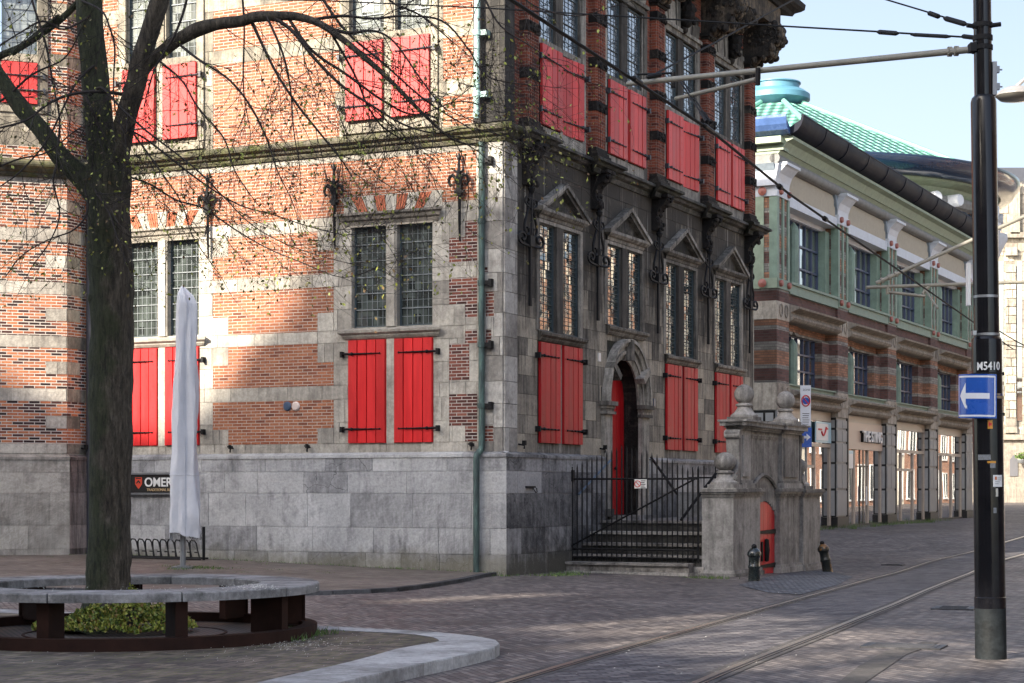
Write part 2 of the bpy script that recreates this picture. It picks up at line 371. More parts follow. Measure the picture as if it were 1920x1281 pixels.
def leaded(F,x0,x1,z0,z1,y,nx,nz,gm,lm,thick=2,bar=.011,parent=None,wave=False,frame_m='leadd',fw=.035):
    mb=MB(); 
    mb.box(x0,x0+fw,y-.03,y+.03,z0,z1); mb.box(x1-fw,x1,y-.03,y+.03,z0,z1); mb.box(x0+fw,x1-fw,y-.03,y+.03,z0,z0+fw); mb.box(x0+fw,x1-fw,y-.03,y+.03,z1-fw,z1)
    w_=mb.build('window',frame_m,parent,F)
    g=MB(); g.box(x0+fw,x1-fw,y,y+.006,z0+fw,z1-fw); g.build('pane',gm,w_,F)
    l=MB(); a,b,c,d=x0+fw,x1-fw,z0+fw,z1-fw
    for i in range(1,nx): xx=a+(b-a)*i/nx; l.box(xx-bar/2,xx+bar/2,y-.009,y-.001,c,d)
    for j in range(1,nz):
        zz=c+(d-c)*j/nz; k=bar*.9 if (j%thick==0) else bar*.4; yy=y-(.018 if thick==2 and bar<.01 else .026) if j%thick==0 else y-.010
        if wave and j%thick==0 and (j//thick)%2==1:
            cx=(a+b)/2; w4=(b-a)/2
            pts=[(a,yy,zz),(cx-w4*.62,yy,zz),(cx-w4*.4,yy,zz-.10),(cx,yy,zz-.15),(cx+w4*.4,yy,zz-.10),(cx+w4*.62,yy,zz),(b,yy,zz)]
            l.tube(pts,k,4)
        else: l.box(a,b,yy,y-.0005,zz-k,zz+k)
    l.build('lattice',lm,w_,F)
    return w_
def shutter(F,x0,x1,z0,z1,y,side,mat,parent,hm='iron',ajar=0,planks=4,label=None):
    "ledged plank shutter; side -1 hinged on the left, 1 on the right"
    hx=x0 if side<0 else x1
    M=Matrix.Translation((hx,y,0))@Matrix.Rotation(R(ajar)*(-side if side else 1),4,'Z')@Matrix.Translation((-hx,-y,0))
    mb=MB(M); n=planks; wd=(x1-x0)/n; g=.011
    mb.box(x0,x1,y-.012,y,z0,z1)
    for i in range(n):
        e=.0 if i not in(0,n-1) else .006
        mb.box(x0+i*wd+g,x0+(i+1)*wd-g,y-.045-e-random.random()*.004,y-.012,z0+.004,z1-.004)
    for i in (0,n-1):
        for k in range(9):
            zz=z0+.12+(z1-z0-.24)*k/8; mb.box(x0+(i+.5)*wd-.008,x0+(i+.5)*wd+.008,y-.058,y-.045,zz-.008,zz+.008)
    o=mb.build('shutter',mat,parent,F); 
    if label:o['label']=label
    for zz in (z0+.27,z1-.27):
        h=MB(M); L=(x1-x0)*.86; sg=-side
        a=hx+side*.10; b=hx+sg*L
        yy=y-.066
        h.tube([(a,yy,zz),(hx,yy,zz),(hx+sg*L*.5,yy,zz),(b,yy,zz)],[.022,.022,.016,.010],4)
        h.box(min(a,a+side*.05),max(a,a+side*.05),yy-.04,y+.03,zz-.06,zz+.05)
        h.ball((hx+sg*.10,yy-.015,zz),.034,8); h.lathe([(.001,-.03),(.022,0),(.001,.03)],(b,yy,zz),6,axis=Vector((1,0,0)))
        for q in (.35,.55,.75): h.ball((hx+sg*L*q,yy-.014,zz),.018,6)
        h.build('hinge',hm,o,F)
    return o
def mould(mb,x0,x1,z,prof,y=0.,endl=True,endr=True,tint=None):
    "horizontal moulding; prof list of (out,dz) polygon from wall outwards, mitred returns"
    n=len(prof); vs=[]
    for (o,dz) in prof: vs.append((x0-(o if endl else 0),y-o,z+dz))
    for (o,dz) in prof: vs.append((x1+(o if endr else 0),y-o,z+dz))
    fs=[(i,i+1,i+1+n,i+n) for i in range(n-1)]
    mb.add(vs,fs,tint)
    for b,sgn in ((0,1),(n,-1)):
        x=x0 if b==0 else x1
        bs=len(vs)
        e=[(x,y+.01,z+dz) for (o,dz) in prof]
        mb.add([vs[b+i] for i in range(n)]+e,[(i,i+n,i+n+1,i+1) for i in range(n-1)],tint)
LINT=[(0,0),(.03,0),(.05,.05),(.05,.07),(.10,.10),(.12,.16),(.17,.19),(.17,.235),(0,.25)]
SILL=[(0,0),(.05,.01),(.09,.06),(.09,.08),(.15,.12),(.16,.17),(.12,.19),(0,.215)]

def facade_window(F,W,g0,g1,y,parent,nx,nz,gm,lm,thick=2,wave=False,mull='stoneA',bar=.011,md=.16):
    for (a,b) in W['g']: leaded(F,a,b,g0,g1,y,nx,nz,gm,lm,thick,parent=parent,wave=wave,bar=bar)
    m=MB(); a=W['g'][0][1]; b=W['g'][1][0]
    m.box(a,b,y-md,y+.04,g0,g1); m.box(a+.03,b-.03,y-md-.03,y-md,g0,g1)
    m.build('mullion',mull,parent,F)

# ---- side facade (A): stone base, brick panels
def panels(rs,mat,F):
    for r in rs:
        m=MB(); m.box(r[0],r[1],-.014,.02,r[2],r[3],skip='k'); m.build('brick_panel',mat,hall,F)
def A_build():
    g=lambda p:FA.X(p)
    holes=[]
    for W,a,b in ((W2,GZ0,GZ1),(W1,GZ0,GZ1),(U2,UG0,UG1),(U1,UG0,UG1)): holes.append((W['g'][0][0],W['g'][1][1],a,b))
    mb=MB(); wallgrid(mb,XL-.3,0,0,14.2,holes,depth=.32,tint=.6)
    mb.build('wall','stoneA',hall,FA)
    # brick fields (x0,x1,z0,z1)
    P=[]
    Z=[(6.917,7.98),(5.816,6.655),(4.694,5.554),(3.624,4.452),(2.491,3.351)]
    cx0,cx0b=g(400),g(429); cx1,cx1b=g(626),g(596)
    for i,(z0,z1) in enumerate(Z[1:]):
        zm=z0+(z1-z0)*(.55 if i%2==0 else .42)
        if i%2==0: P+= [(cx0,cx1,z0,zm),(cx0b,cx1b,zm,z1)]
        else:
            P+= [(cx0b,cx1b,z0,zm) if i==1 else (cx0b,cx1b,z0,z0+.30),(cx0,cx1,zm if i==1 else z0+.30,z1)]
    # top brick field: everything between windows' flat arches and frieze
    ztop=7.98
    P+=[(XL,g(893),7.29,ztop),(g(385),g(645),6.917,7.29),(g(830),g(893),7.05,7.29)]
    r0,r0b,r1=g(843),g(873),g(895)
    Q=[(r0b,r1,6.35,6.655),(r0,r1,5.888,6.35),(r0,r1,5.10,5.595),(r0b,r1,4.83,5.10),(r0b,r1,4.35,4.60),(r0,g(880),3.663,4.35),(r0,r1,2.80,3.39),(r0b,r1,2.50,2.80)]
    s=g(927)-r0
    q2=[(g(912),g(927),4.83,5.30),(g(912),g(922),4.3,4.60),(g(905),g(916),5.68,5.76),(g(910),g(926),2.50,2.80)]
    mb=MB()
    panels(P,'brickA',FA)
    mb=MB()
    panels(Q+q2,'brickAd',FA)
    # upper brick
    U=[]
    ub=[(8.45,9.05),(9.35,10.15),(10.45,11.25),(11.55,12.35),(12.65,13.9)]
    fl=[g(637),g(832)]; fl1=[fl[0]+sh1+.02,fl[1]+sh1]
    for z0,z1 in ub:
        for a,b in ((XL,fl1[0]),(fl1[1],fl[0]),(fl[1],g(893))):
            if b>a: U.append((a+(.12 if (a==fl1[1]) else 0),b-(.0),z0,z1))
    U.append((fl1[1]+.12,fl[0]-.1,9.05,9.35))
    mb=MB()
    panels(U,'brickA',FA)
    allb=P+Q+q2+U
    # ashlar skin
    bandrows=[2.303,2.491,2.9,3.351,3.624,4.02,4.452,4.694,5.1,5.554,5.816,6.25,6.655,6.917,7.1,7.29,7.7,7.98,8.25]
    cut=allb+holes+[(a,b,SZ0,SZ1) for W in(W1,W2) for a,b in W['s']]
    xq=g(903)
    mb=MB(); ashlar(mb,XL-.3,xq,bandrows,.45,1.05,cut,seed=3); mb.build('stonework','stoneA',hall,FA)
    mb=MB(); ashlar(mb,XL-.3,xq,[8.45,8.75,9.05,9.35,9.75,10.15,10.45,10.85,11.25,11.55,11.95,12.35,12.65,13.2,13.9],.4,.9,U+holes,seed=4); mb.build('stonework','stoneAup',hall,FA)
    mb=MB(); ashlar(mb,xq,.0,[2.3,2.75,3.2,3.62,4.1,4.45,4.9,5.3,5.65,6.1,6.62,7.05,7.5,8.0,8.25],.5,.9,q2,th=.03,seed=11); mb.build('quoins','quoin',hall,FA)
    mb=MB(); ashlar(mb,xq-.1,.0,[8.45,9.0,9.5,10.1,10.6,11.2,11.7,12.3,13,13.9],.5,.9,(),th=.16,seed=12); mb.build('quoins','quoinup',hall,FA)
    # frames round upper windows
    for U_ in (U2,U1):
        a,b=U_['g'][0][0],U_['g'][1][1]
        mb=MB()
        mb.box(a-.17,a,-.06,.04,8.62,UG1+.15); mb.box(b,b+.17,-.06,.04,8.62,UG1+.15)
        m0,m1=U_['g'][0][1],U_['g'][1][0]
        mb.box(m0,m1,-.045,.04,8.62,UG0); mb.box(a,b,-.05,.04,UZ1,UG0-.02); mb.box(a-.17,b+.17,-.08,.0,8.5,8.62)
        mb.build('window_surround','stoneAup',hall,FA)
        facade_window(FA,U_,UG0,UG1,.12,hall,5,9,'glassU','lead',mull='stoneAup')
        for (p,q),sd in zip(U_['s'],(-1,1)): shutter(FA,p,q,UZ0,UZ1,-.065,sd,'redup',hall,hm='ironw',label='pale red plank shutter behind the bare tree branches')
    for W in (W2,W1):
        a,b=W['g'][0][0],W['g'][1][1]
        facade_window(FA,W,GZ0,GZ1,.13,hall,6,12,'glassA','lead')
        mb=MB(); mould(mb,a-.12,b+.12,6.71,LINT); mb.box(a-.03,b+.03,-.03,.02,6.68,6.71)
        mb.build('lintel','trimA' if 'trimA' in MT else 'stoneA',hall,FA)
        mb=MB(); mould(mb,a-.10,b+.10,4.50,SILL); mb.build('sill','stoneA',hall,FA)
        mb=MB(); mb.box(W['s'][0][1]+.01,W['s'][1][0]-.01,-.03,.0,SZ0-.02,4.5); mb.build('shutter_post','stoneA',hall,FA)
        for (p,q),sd in zip(W['s'],(-1,1)): shutter(FA,p,q,SZ0,SZ1,-.012,sd,'red',hall)
        # flat arch of alternating brick and stone
        bk=MB(); stn=MB(); z0,z1=6.965,7.27; nn=9; c=(a+b)/2; hw=(b-a)/2+.02
        for i in range(nn):
            u0=-hw+2*hw*i/nn; u1=-hw+2*hw*(i+1)/nn
            sp=1.28
            pts=[(c+u0+.006,z0),(c+u1-.006,z0),(c+u1*sp-.006,z1),(c+u0*sp+.006,z1)]
            if i%2==1:
                for k in range(4):
                    f0,f1=k/4,(k+1)/4-.06
                    L=lambda f,p,q:(p[0]+(q[0]-p[0])*f,p[1]+(q[1]-p[1])*f)
                    bk.prism([L(f0,pts[0],pts[1]),L(f1,pts[0],pts[1]),L(f1,pts[3],pts[2]),L(f0,pts[3],pts[2])][::1],-.03,.0)
            else: stn.prism(pts,-.032,.0)
        bk.build('brick_arch',MT['archbrick'],hall,FA); stn.build('stone_arch','stoneA',hall,FA)
MT['archbrick']=paint('red arch brick',(.40,.12,.06),rough=.85,var=.3,scale=20)
MT['trimA']=stone('beige weathered window trim',(.40,.36,.30),(.30,.27,.23),soot=(.07,.065,.06),soot_amt=.3,streak=.2)
A_build()

# ---- plinths
def plinth(F,x0,x1,mat,seed,out=.12,name='plinth',holes=()):
    mb=MB(); mb.box(x0,x1,-out+.012,.0,-.4,2.25); 
    ashlar(mb,x0,x1,[-.25,.37,.86,1.52,1.94,2.22],.75,1.5,holes,y=-out+.012,th=.012,gap=.004,seed=seed)
    rd=random.Random(seed); x=x0
    while x<x1-.01:
        wd=min(rd.uniform(.7,1.4),x1-x)
        if x1-x-wd<.3: wd=x1-x
        mb.add([(x+.003,-out-.02,2.2),(x+wd-.003,-out-.02,2.2),(x+wd-.003,-out-.02,2.255),(x+.003,-out-.02,2.255),(x+.003,0,2.31),(x+wd-.003,0,2.31),(x+.003,-out+.01,2.2),(x+wd-.003,-out+.01,2.2)],[(0,1,2,3),(3,2,5,4),(0,6,7,1)],rd.random())
        x+=wd
    return mb.build(name,mat,hall,F)
plinth(FA,XL-.2,.12,'plinth',21)
# ---- string course
CORN=[(0,-.13),(.06,-.13),(.09,-.08),(.09,-.05),(.16,-.02),(.19,.03),(.27,.06),(.29,.10),(.29,.14),(.24,.17),(.0,.24)]
mb=MB(); mould(mb,XL-.2,-.0,8.24,CORN,endl=False,endr=True); mb.build('string_course','cornice',hall,FA)
# wrought wall ties on facade A
def tieA(px,z0,z1,s=1.):
    x=FA.X(px); mb=MB(); y=-.10
    mb.tube([(x,y+.02,z0),(x,y,z0+.35),(x,y,z1-.55)],[.018,.032,.036],4)
    zc=z1-.75
    mb.box(x-.05,x+.05,y-.04,y+.04,zc-.22,zc+.02); mb.box(x-.10,x+.10,y-.03,y+.03,zc-.17,zc-.12)
    for sg in(-1,1):
        pts=[(x+sg*.03,y-.02,zc-.02),(x+sg*.06,y-.04,zc+.10),(x+sg*.12,y-.05,zc+.17),(x+sg*.19,y-.04,zc+.13),(x+sg*.21,y-.03,zc+.04),(x+sg*.17,y-.03,zc-.04),(x+sg*.14,y-.03,zc-.0)]
        mb.tube(pts,[.025,.03,.035,.033,.028,.022,.018],6)
        mb.tube([(x,y,zc+.20),(x+sg*.10,y-.02,zc+.26),(x+sg*.09,y-.02,zc+.31)],[.03,.022,.01],5)
        mb.tube([(x,y,zc+.46),(x+sg*.055,y-.02,zc+.53),(x+sg*.05,y-.02,zc+.58)],[.02,.015,.01],5)
    mb.tube([(x,y-.02,zc+.0),(x,y-.05,zc+.14),(x,y-.02,zc+.3),(x,y-.02,zc+.42)],[.04,.045,.03,.026],6)
    mb.lathe([(.02,0),(.03,.05),(.045,.09),(.03,.15),(.012,.19),(.004,.24)],(x,y-.02,zc+.40),6)
    mb.build('wall_tie','iron',hall,FA)
for px,a,b in ((866,6.28,8.1),(632,6.28,8.1),(395,6.28,8.1)): tieA(px,a,b)
# small hooks at foot of the brick
for px in (438,582,889):
    x=FA.X(px); mb=MB(); mb.tube([(x,-.02,2.42),(x,-.12,2.40),(x,-.13,2.33)],.018,5); mb.box(x-.02,x+.02,-.16,-.10,2.40,2.48); mb.box(x-.06,x+.06,-.14,-.11,2.43,2.46); mb.build('hook','iron',hall,FA)
# two round enamel plaques
for px,m in ((540,'enam_blue'),(556,'enam_white')):
    MT[m]=flat(m,(.05,.08,.13) if 'blue' in m else (.6,.5,.45),.3)
    x=FA.X(px); zz=zA(px,762); mb=MB(); mb.lathe([(.001,0),(.085,0),(.095,-.02),(.07,-.045),(.001,-.05)][::-1],(x,-.01,zz),16,axis=Vector((0,1,0)))
    mb.build('round_plaque',m,hall,FA,smooth=True)
# ---- copper downpipe at the corner
def downpipe(F,x,y,r,z1,joints,elbow=True,name='downpipe',mat='pipe'):
    mb=MB(); 
    if elbow:
        mb.tube([(x,y,z1),(x,y,2.42),(x,y-.02,2.34),(x-.05,y-.10,2.24),(x-.05,y-.12,2.16),(x-.05,y-.12,.0)],r,14)
    else: mb.tube([(x,y,z1),(x,y,-.1)],r,12)
    for z in joints: mb.lathe([(r,-.05),(r+.015,-.045),(r+.015,.045),(r,.05)],(x,y,z),14)
    o=mb.build(name,mat,hall,F,smooth=True)
    for z in joints[1:]:
        b=MB(); b.box(x+r-.01,x+r+.13,y-.02,y+.05,z-.04,z+.04); b.box(x+r+.09,x+r+.15,y-.03,y+.1,z-.07,z+.07); b.build('pipe_bracket','iron',o,F)
    return o
xp=FA.X(903,-.12)
downpipe(FA,xp,-.12,.060,8.1,[6.62,5.46,4.3,3.16,7.85,6.4][0:4]+[7.75])
mb=MB(); mb.tube([(xp,-.34,8.5),(xp,-.25,14)],.058,12); 
for z in (8.95,10.1,12.3): mb.lathe([(.06,-.06),(.075,-.05),(.075,.05),(.06,.06)],(xp,-.32,z),12)
MT['pipeup']=paint('pale green weathered pipe',(.28,.42,.40),rough=.5,var=.3,scale=3,vstreak=True)
o=mb.build('downpipe','pipeup',hall,FA,smooth=True)
for z in (8.95,10.1): b=MB(); b.box(xp+.05,xp+.2,-.32,-.14,z-.05,z+.05); b.build('pipe_bracket','pipeup',o,FA)

# ---- TURRET (octagonal)
def turret():
    W=4.2
    # corners: T frame x from -W..0 front face; return face along FB direction to the main wall
    RL=.70
    FR=Frame(125,37.73,64.56)   # return face frame, x from 0 (front corner) inwards
    FL=Frame(125,37.73,19.56); FL.o=FT.w(-W,0,0); FL.a=R(-25.44); FL.x=Vector((math.cos(FL.a),math.sin(FL.a),0)); FL.y=Vector((-math.sin(FL.a),math.cos(FL.a),0))
    wx0,wx1=FT.X(-75),FT.X(70)
    sx0,sx1=FT.X(0),FT.X(70)
    holes=[(wx0,wx1,10.5,11.7)]
    mb=MB(); wallgrid(mb,-W,0,0,14.2,holes,depth=.3); mb.build('turret_wall','stoneA',hall,FT)
    mb=MB(); wallgrid(mb,0,RL+.4,0,14.2,[]); mb.build('turret_wall','stoneA',hall,FR)
    mb=MB(); wallgrid(mb,-4,0,0,14.2,[]); mb.build('turret_wall','stoneA',hall,FL)
    bands=[(2.33,2.53),(3.40,3.66),(4.50,4.75),(5.60,5.86),(6.68,6.95)]
    P=[];PR=[]
    zs=[(2.53,3.40),(3.66,4.50),(4.75,5.60),(5.86,6.68),(6.95,7.88),(8.5,9.2),(9.55,10.3),(10.55,11.3),(11.6,12.4)]
    ub=[(-W,-.0)]
    frm=(wx0-.22,wx1+.22)
    for i,(a,b) in enumerate(zs):
        if i<5:
            zc=(a+b)/2; P+= [(-W,-.42,a,b),(-.42,0,a,zc-.12),(-.42,0,zc+.14,b)]; PR+=[(.0,RL,a,zc-.12),(.0,RL,zc+.14,b),(.42,RL,zc-.12,zc+.14)]
        else:
            P+= [(-W,frm[0],a,b),(frm[1],0,a,b)] if b>8.9 else [(-W,0,a,b)]; PR+=[(0,RL,a,b)]
    P.append((-W,0,8.33,8.62))
    panels(P,'brickT',FT)
    panels([(r[0]-(.013 if r[0]==0 else 0),r[1],r[2],r[3]) for r in PR],'brickT',FR)
    rows=[2.33,2.53,3.40,3.66,4.50,4.75,5.60,5.86,6.68,6.95,7.88,8.25]
    mb=MB(); ashlar(mb,-W,.0,rows,.7,1.3,P,seed=31); mb.build('stonework','stoneA',hall,FT)
    mb=MB(); ashlar(mb,-W,.0,[8.33,8.6,8.9,9.2,9.55,10.3,10.55,11.3,11.6,12.4,13,13.8],.6,1.1,P+holes,seed=32); mb.build('stonework','stoneAup',hall,FT)
    mb=MB(); ashlar(mb,0,RL,rows,.7,1.3,PR,seed=33); mb.build('stonework','stoneAup',hall,FR)  # return courses get darker stone than the front, painting that side's shade
    mb=MB(); ashlar(mb,0,RL,[8.33,8.5,9.2,9.55,10.3,10.55,11.3,11.6,12.4,13,13.8],.6,1.1,PR,seed=34); mb.build('stonework','stoneAup',hall,FR)
    plinth(FT,-W,.05,'plinthT',35); plinth(FR,-.05,RL,'plinthR',36)
    mb=MB(); mould(mb,-W,.0,8.12,CORN,endl=False,endr=False); mb.build('string_course','cornice',hall,FT)
    mb=MB(); mould(mb,.0,RL,8.12,CORN,endl=False,endr=False); mb.build('string_course','cornice',hall,FR)
    # window with shutter pair
    mb=MB()
    for a,b in ((wx0-.2,wx0),(wx1,wx1+.2)): mb.box(a,b,-.05,.02,9.3,11.95)
    mb.box(wx0,wx1,-.05,.0,9.3,9.42); mb.box(wx0,wx1,-.04,.0,10.34,10.5); mould(mb,wx0-.2,wx1+.2,11.72,SILL)
    mb.build('window_surround','stoneAup',hall,FT)
    c=(wx0+wx1)/2
    for a,b in ((wx0,c-.06),(c+.06,wx1)): leaded(FT,a,b,10.5,11.7,.1,4,5,'glassU','lead',parent=hall)
    for (a,b),sd in zip(((wx0+.02,c-.05),(c+.05,wx1)),(-1,1)): shutter(FT,a,b,9.48,10.32,-.03,sd,'redup',hall,hm='ironw',label='short red shutter on the turret at the left edge')
    # downpipe in the corner
    mb=MB(); q=FR.w(RL-.15,-.14,0); mb.tube([(q.x,q.y,14),(q.x,q.y,0)],.065,12); MT['pipedark']=paint('dark lead grey pipe',(.045,.045,.055),rough=.5,var=.2); mb.build('downpipe','pipedark',hall,smooth=True)
    mb=MB(); mb.tube([(.45,-.02,2.45),(.45,-.14,2.43),(.45,-.14,2.36)],.018,5); mb.box(.43,.47,-.18,-.1,2.43,2.52); mb.build('hook','iron',hall,FR)
MT['plinthT']=stone('turret base limestone',(.50,.47,.41),(.40,.37,.33),soot=(.15,.14,.12),soot_amt=.25,streak=.3)
MT['plinthR']=stone('turret base stone darkened for shade',(.34,.28,.25),(.24,.2,.18),soot=(.06,.05,.045),soot_amt=.3,streak=.8)  # browner copy of the turret base, painting shade on the return face
turret()

# ---- street facade (B)
BW=[(2.55,0),(6.02,1),(9.52,0),(12.95,0)]
PX=[.95,4.30,7.80,11.20,14.42]
BX1=15.0
MT['mullB']=stone('dark window mullion stone',(.13,.12,.105),(.09,.08,.07),soot=(.03,.028,.026),soot_amt=.4,streak=.7)
def B_build():
    holes=[];gl=[]
    for cx,dr in BW:
        g0=5.08 if dr else 4.69
        a,b=cx-1.02,cx+1.02
        holes.append((a,b,g0,6.81)); holes.append((a,b,10.38,12.12))
    dx0,dx1=5.12,6.86; spr=3.45; dcx=(dx0+dx1)/2; dr_=(dx1-dx0)/2; EZ=1.13
    dhole=(dx0,dx1,1.02,spr)
    mb=MB(); wallgrid(mb,0,BX1,-.3,14.2,holes+[(dx0,dx1,1.02,spr+dr_*EZ)],depth=.30,tint=.6)
    # spandrels of the door arch
    n=14
    for sg in(-1,1):
        pts=[(dcx+sg*dr_,spr+dr_*EZ),(dcx,spr+dr_*EZ)]+[(dcx+sg*dr_*math.sin(R(90*i/n)),spr+dr_*EZ*math.cos(R(90*i/n))) for i in range(1,n+1)]
        if sg>0: pts=pts[::-1]
        mb.prism(pts,0,.02)
    mb.add([(BX1,0,-1),(BX1,14,-1),(BX1,14,14.2),(BX1,0,14.2)],[(0,1,2,3)])
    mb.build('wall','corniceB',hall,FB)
    sh=[]
    for cx,dr in BW:
        if not dr: sh.append((cx-1.06,cx+1.06,2.3,4.5))
    mb=MB(); rows=[2.3,2.66,3.02,3.42,3.78,4.16,4.5,4.9,5.3,5.7,6.1,6.5,6.9,7.35,7.8,8.15]
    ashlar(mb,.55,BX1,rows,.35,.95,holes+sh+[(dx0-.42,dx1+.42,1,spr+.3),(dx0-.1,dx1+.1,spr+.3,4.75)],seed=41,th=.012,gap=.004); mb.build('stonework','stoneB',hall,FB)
    mb=MB(); ashlar(mb,.0,.55,[2.3,2.75,3.2,3.62,4.1,4.45,4.9,5.3,5.65,6.1,6.62,7.05,7.5,8.0,8.25],.5,.56,(),th=.028,seed=42); mb.build('quoins','quoin',hall,FB)
    # upper brick wall
    U=[(a,b,8.45,12.9) for a,b in ((.45,1.0),)]
    xs=[.0]+[p for cx,_ in BW for p in (cx-1.3,cx+1.3)]+[BX1]
    mb=MB()
    for a,b in zip(xs[::2],xs[1::2]): mb.box(a,b,-.014,.01,8.45,13.4,skip='k')
    for cx,_ in BW: mb.box(cx-1.3,cx+1.3,-.014,.01,12.9,13.4,skip='k')
    mb.build('brickwork','brickB',hall,FB)
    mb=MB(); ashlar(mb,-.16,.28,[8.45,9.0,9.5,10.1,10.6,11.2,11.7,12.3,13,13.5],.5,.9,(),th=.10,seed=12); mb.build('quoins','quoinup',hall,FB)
    # plinth
    plinth(FB,-.12,4.70,'plinthB',51); plinth(FB,7.28,BX1,'plinthB',52)
    for cx,dr in BW:
        g0=5.08 if dr else 4.69
        W=dict(g=[(cx-1.02,cx-.20),(cx+.20,cx+1.0)],s=[(cx-1.02,cx-.06),(cx+.10,cx+1.05)])
        facade_window(FB,W,g0,6.81,.06,hall,4,24 if not dr else 20,'glassB','leadd',thick=2,mull='mullB',bar=.007,md=.06)
        mb=MB(); e=.13
        mb.box(cx-1.02-e,cx-1.02,-.04,.02,g0,6.86); mb.box(cx+1.0,cx+1.0+e,-.04,.02,g0,6.86); mb.box(cx-1.02,cx+1.0,-.04,.02,6.80,6.87)
        mb.build('window_surround','trimB',hall,FB)
        mb=MB(); mould(mb,cx-1.0,cx+1.0,g0-.21,SILL); mb.build('sill','trimB',hall,FB)
        # pediment
        mb=MB(); mould(mb,cx-1.0,cx+1.0,6.88,[(0,0),(.05,0),(.07,.06),(.12,.08),(.17,.13),(.17,.19),(0,.20)])
        tm=MB(); tm.prism([(cx-1.0,7.06),(cx+1.0,7.06),(cx,7.58)],-.02,.0); tm.build('tympanum','corniceB',hall,FB)
        for sg in(-1,1):
            a=Vector((cx+sg*1.20,0,7.05)); b=Vector((cx,0,7.64)); dv=b-a; L=dv.length; dv.normalize(); nn=Vector((-dv.z*sg*-1,0,dv.x*sg*-1)); nn=Vector((dv.z*-sg*-1,0,0)) if False else Vector((-dv.z,0,dv.x))*(1 if sg<0 else -1)
            for off,out,th in ((.0,.20,.075),(-.075,.15,.06)):
                c=(a+b)/2+nn*off; mb.obox(c+Vector((0,-out/2,0)),dv*(L/2-.0-(.06 if off else 0)),Vector((0,out/2,0)),nn*(th/2+.002))
        mb.build('pediment','trimB',hall,FB)
        if not dr:
            mb=MB(); mb.box(W['s'][0][1],W['s'][1][0],-.02,.0,2.31,4.5); mb.box(cx-1.06,cx+1.08,-.014,.01,2.31,2.49); mb.build('shutter_post','trimB',hall,FB)
            lit=cx>12
            for (p,q),sd in zip(W['s'],(-1,1)): shutter(FB,p,q,2.50,4.47,-.02,sd,'redB' ,hall)
        # upper
        Wu=dict(g=[(cx-1.02,cx-.22),(cx+.20,cx+1.0)],s=[(cx-1.04,cx-.05),(cx+.09,cx+1.05)])
        facade_window(FB,Wu,10.40,12.10,.06,hall,4,18,'glassU2','leadd',thick=3,wave=True,mull='mullB',bar=.008,md=.05)
        mb=MB()
        for a,b in ((cx-1.26,cx-1.08),(cx+1.08,cx+1.26)): mb.box(a,b,-.05,.02,8.47,12.22)
        for a,b in ((cx-1.08,cx-1.03),(cx+1.02,cx+1.08)): mb.box(a,b,-.02,.06,8.6,12.12)
        mb.box(cx-1.08,cx+1.08,-.06,.02,12.12,12.24); mb.box(cx-1.26,cx+1.26,-.11,.0,12.24,12.32)
        mb.box(cx-1.06,cx+1.06,-.03,.02,10.28,10.40); mb.box(cx-.05,cx+.09,-.045,.02,8.5,10.28); mb.box(cx-1.08,cx+1.08,-.05,.02,8.47,8.68)
        mb.build('window_surround','trimB',hall,FB)
        i=BW.index((cx,dr))
        for k,((p,q),sd) in enumerate(zip(Wu['s'],(-1,1))): shutter(FB,p,q,8.70,10.27,-.06,sd,'redup',hall,hm='ironw',ajar=7 if (k==1 and i in(0,2)) else 0)
        # splayed flat arch with keystone mask
        mb=MB(); nn=9; hw=1.15
        for j in range(nn):
            if j==4: continue
            u0=-hw+2*hw*j/nn; u1=-hw+2*hw*(j+1)/nn; zt=12.98-.30*abs((j-4)/4)**1.5
            mb.prism([(cx+u0+.01,12.33),(cx+u1-.01,12.33),(cx+u1*1.12-.01,zt),(cx+u0*1.12+.01,zt)],-.05-(.02 if j%2 else 0),.0)
        mb.build('stone_arch','trimB',hall,FB)
        mb=MB(); 
        for (dz,rr,yy) in ((.0,.10,-.10),(.18,.15,-.16),(.32,.17,-.20),(.46,.17,-.22),(.58,.14,-.16)): mb.ball((cx,yy,12.33+dz),rr,8)
        for k in range(7): mb.ball((cx+random.uniform(-.16,.16),-.24-random.uniform(0,.1),12.45+random.uniform(0,.5)),.06,6)
        mb.build('keystone_mask','carved',hall,FB,smooth=True)
    # pilasters upper
    for i,x in enumerate(PX):
        mb=MB(); hw=.27
        mb.box(x-hw,x+hw,-.17,.0,8.60,12.46)
        for k in range(5): mb.box(x-hw+.05+k*.095,x-hw+.10+k*.095,-.19,-.17,8.7,12.4)
        p=mb.build('pilaster','brickB',hall,FB)
        for z in (9.42,10.32,11.24,12.1):
            b=MB(); b.box(x-hw-.015,x+hw+.015,-.205,-.0,z,z+.20)
            for k in range(14): b.ball((x+random.uniform(-.22,.22),-.215,z+.1+random.uniform(-.08,.08)),random.uniform(.02,.045),5)
            b.build('carved_block','carved',p,FB)
        b=MB()
        b.box(x-hw-.1,x+hw+.1,-.26,0,8.46,8.52); b.box(x-hw-.06,x+hw+.06,-.23,0,8.52,8.58); b.box(x-hw-.03,x+hw+.03,-.2,0,8.58,8.66)
        b.build('pilaster_base','carved',p,FB); b=MB()
        b.box(x-hw-.04,x+hw+.04,-.22,0,12.42,12.48); b.box(x-hw-.09,x+hw+.09,-.27,0,12.48,12.56)
        b.build('pilaster_capital','carved',p,FB)
    # string course with breaks over consoles
    cb=[(0,-.13),(.05,-.13),(.08,-.06),(.08,-.03),(.17,.0),(.20,.05),(.27,.07),(.27,.12),(.22,.15),(.0,.24)]
    mb=MB(); mould(mb,.3,BX1,8.24,cb,endl=False,endr=False)
    for x in PX: mould(mb,x-.30,x+.30,8.242,[(o+.20,dz) if o>0 else (0,dz) for o,dz in cb])
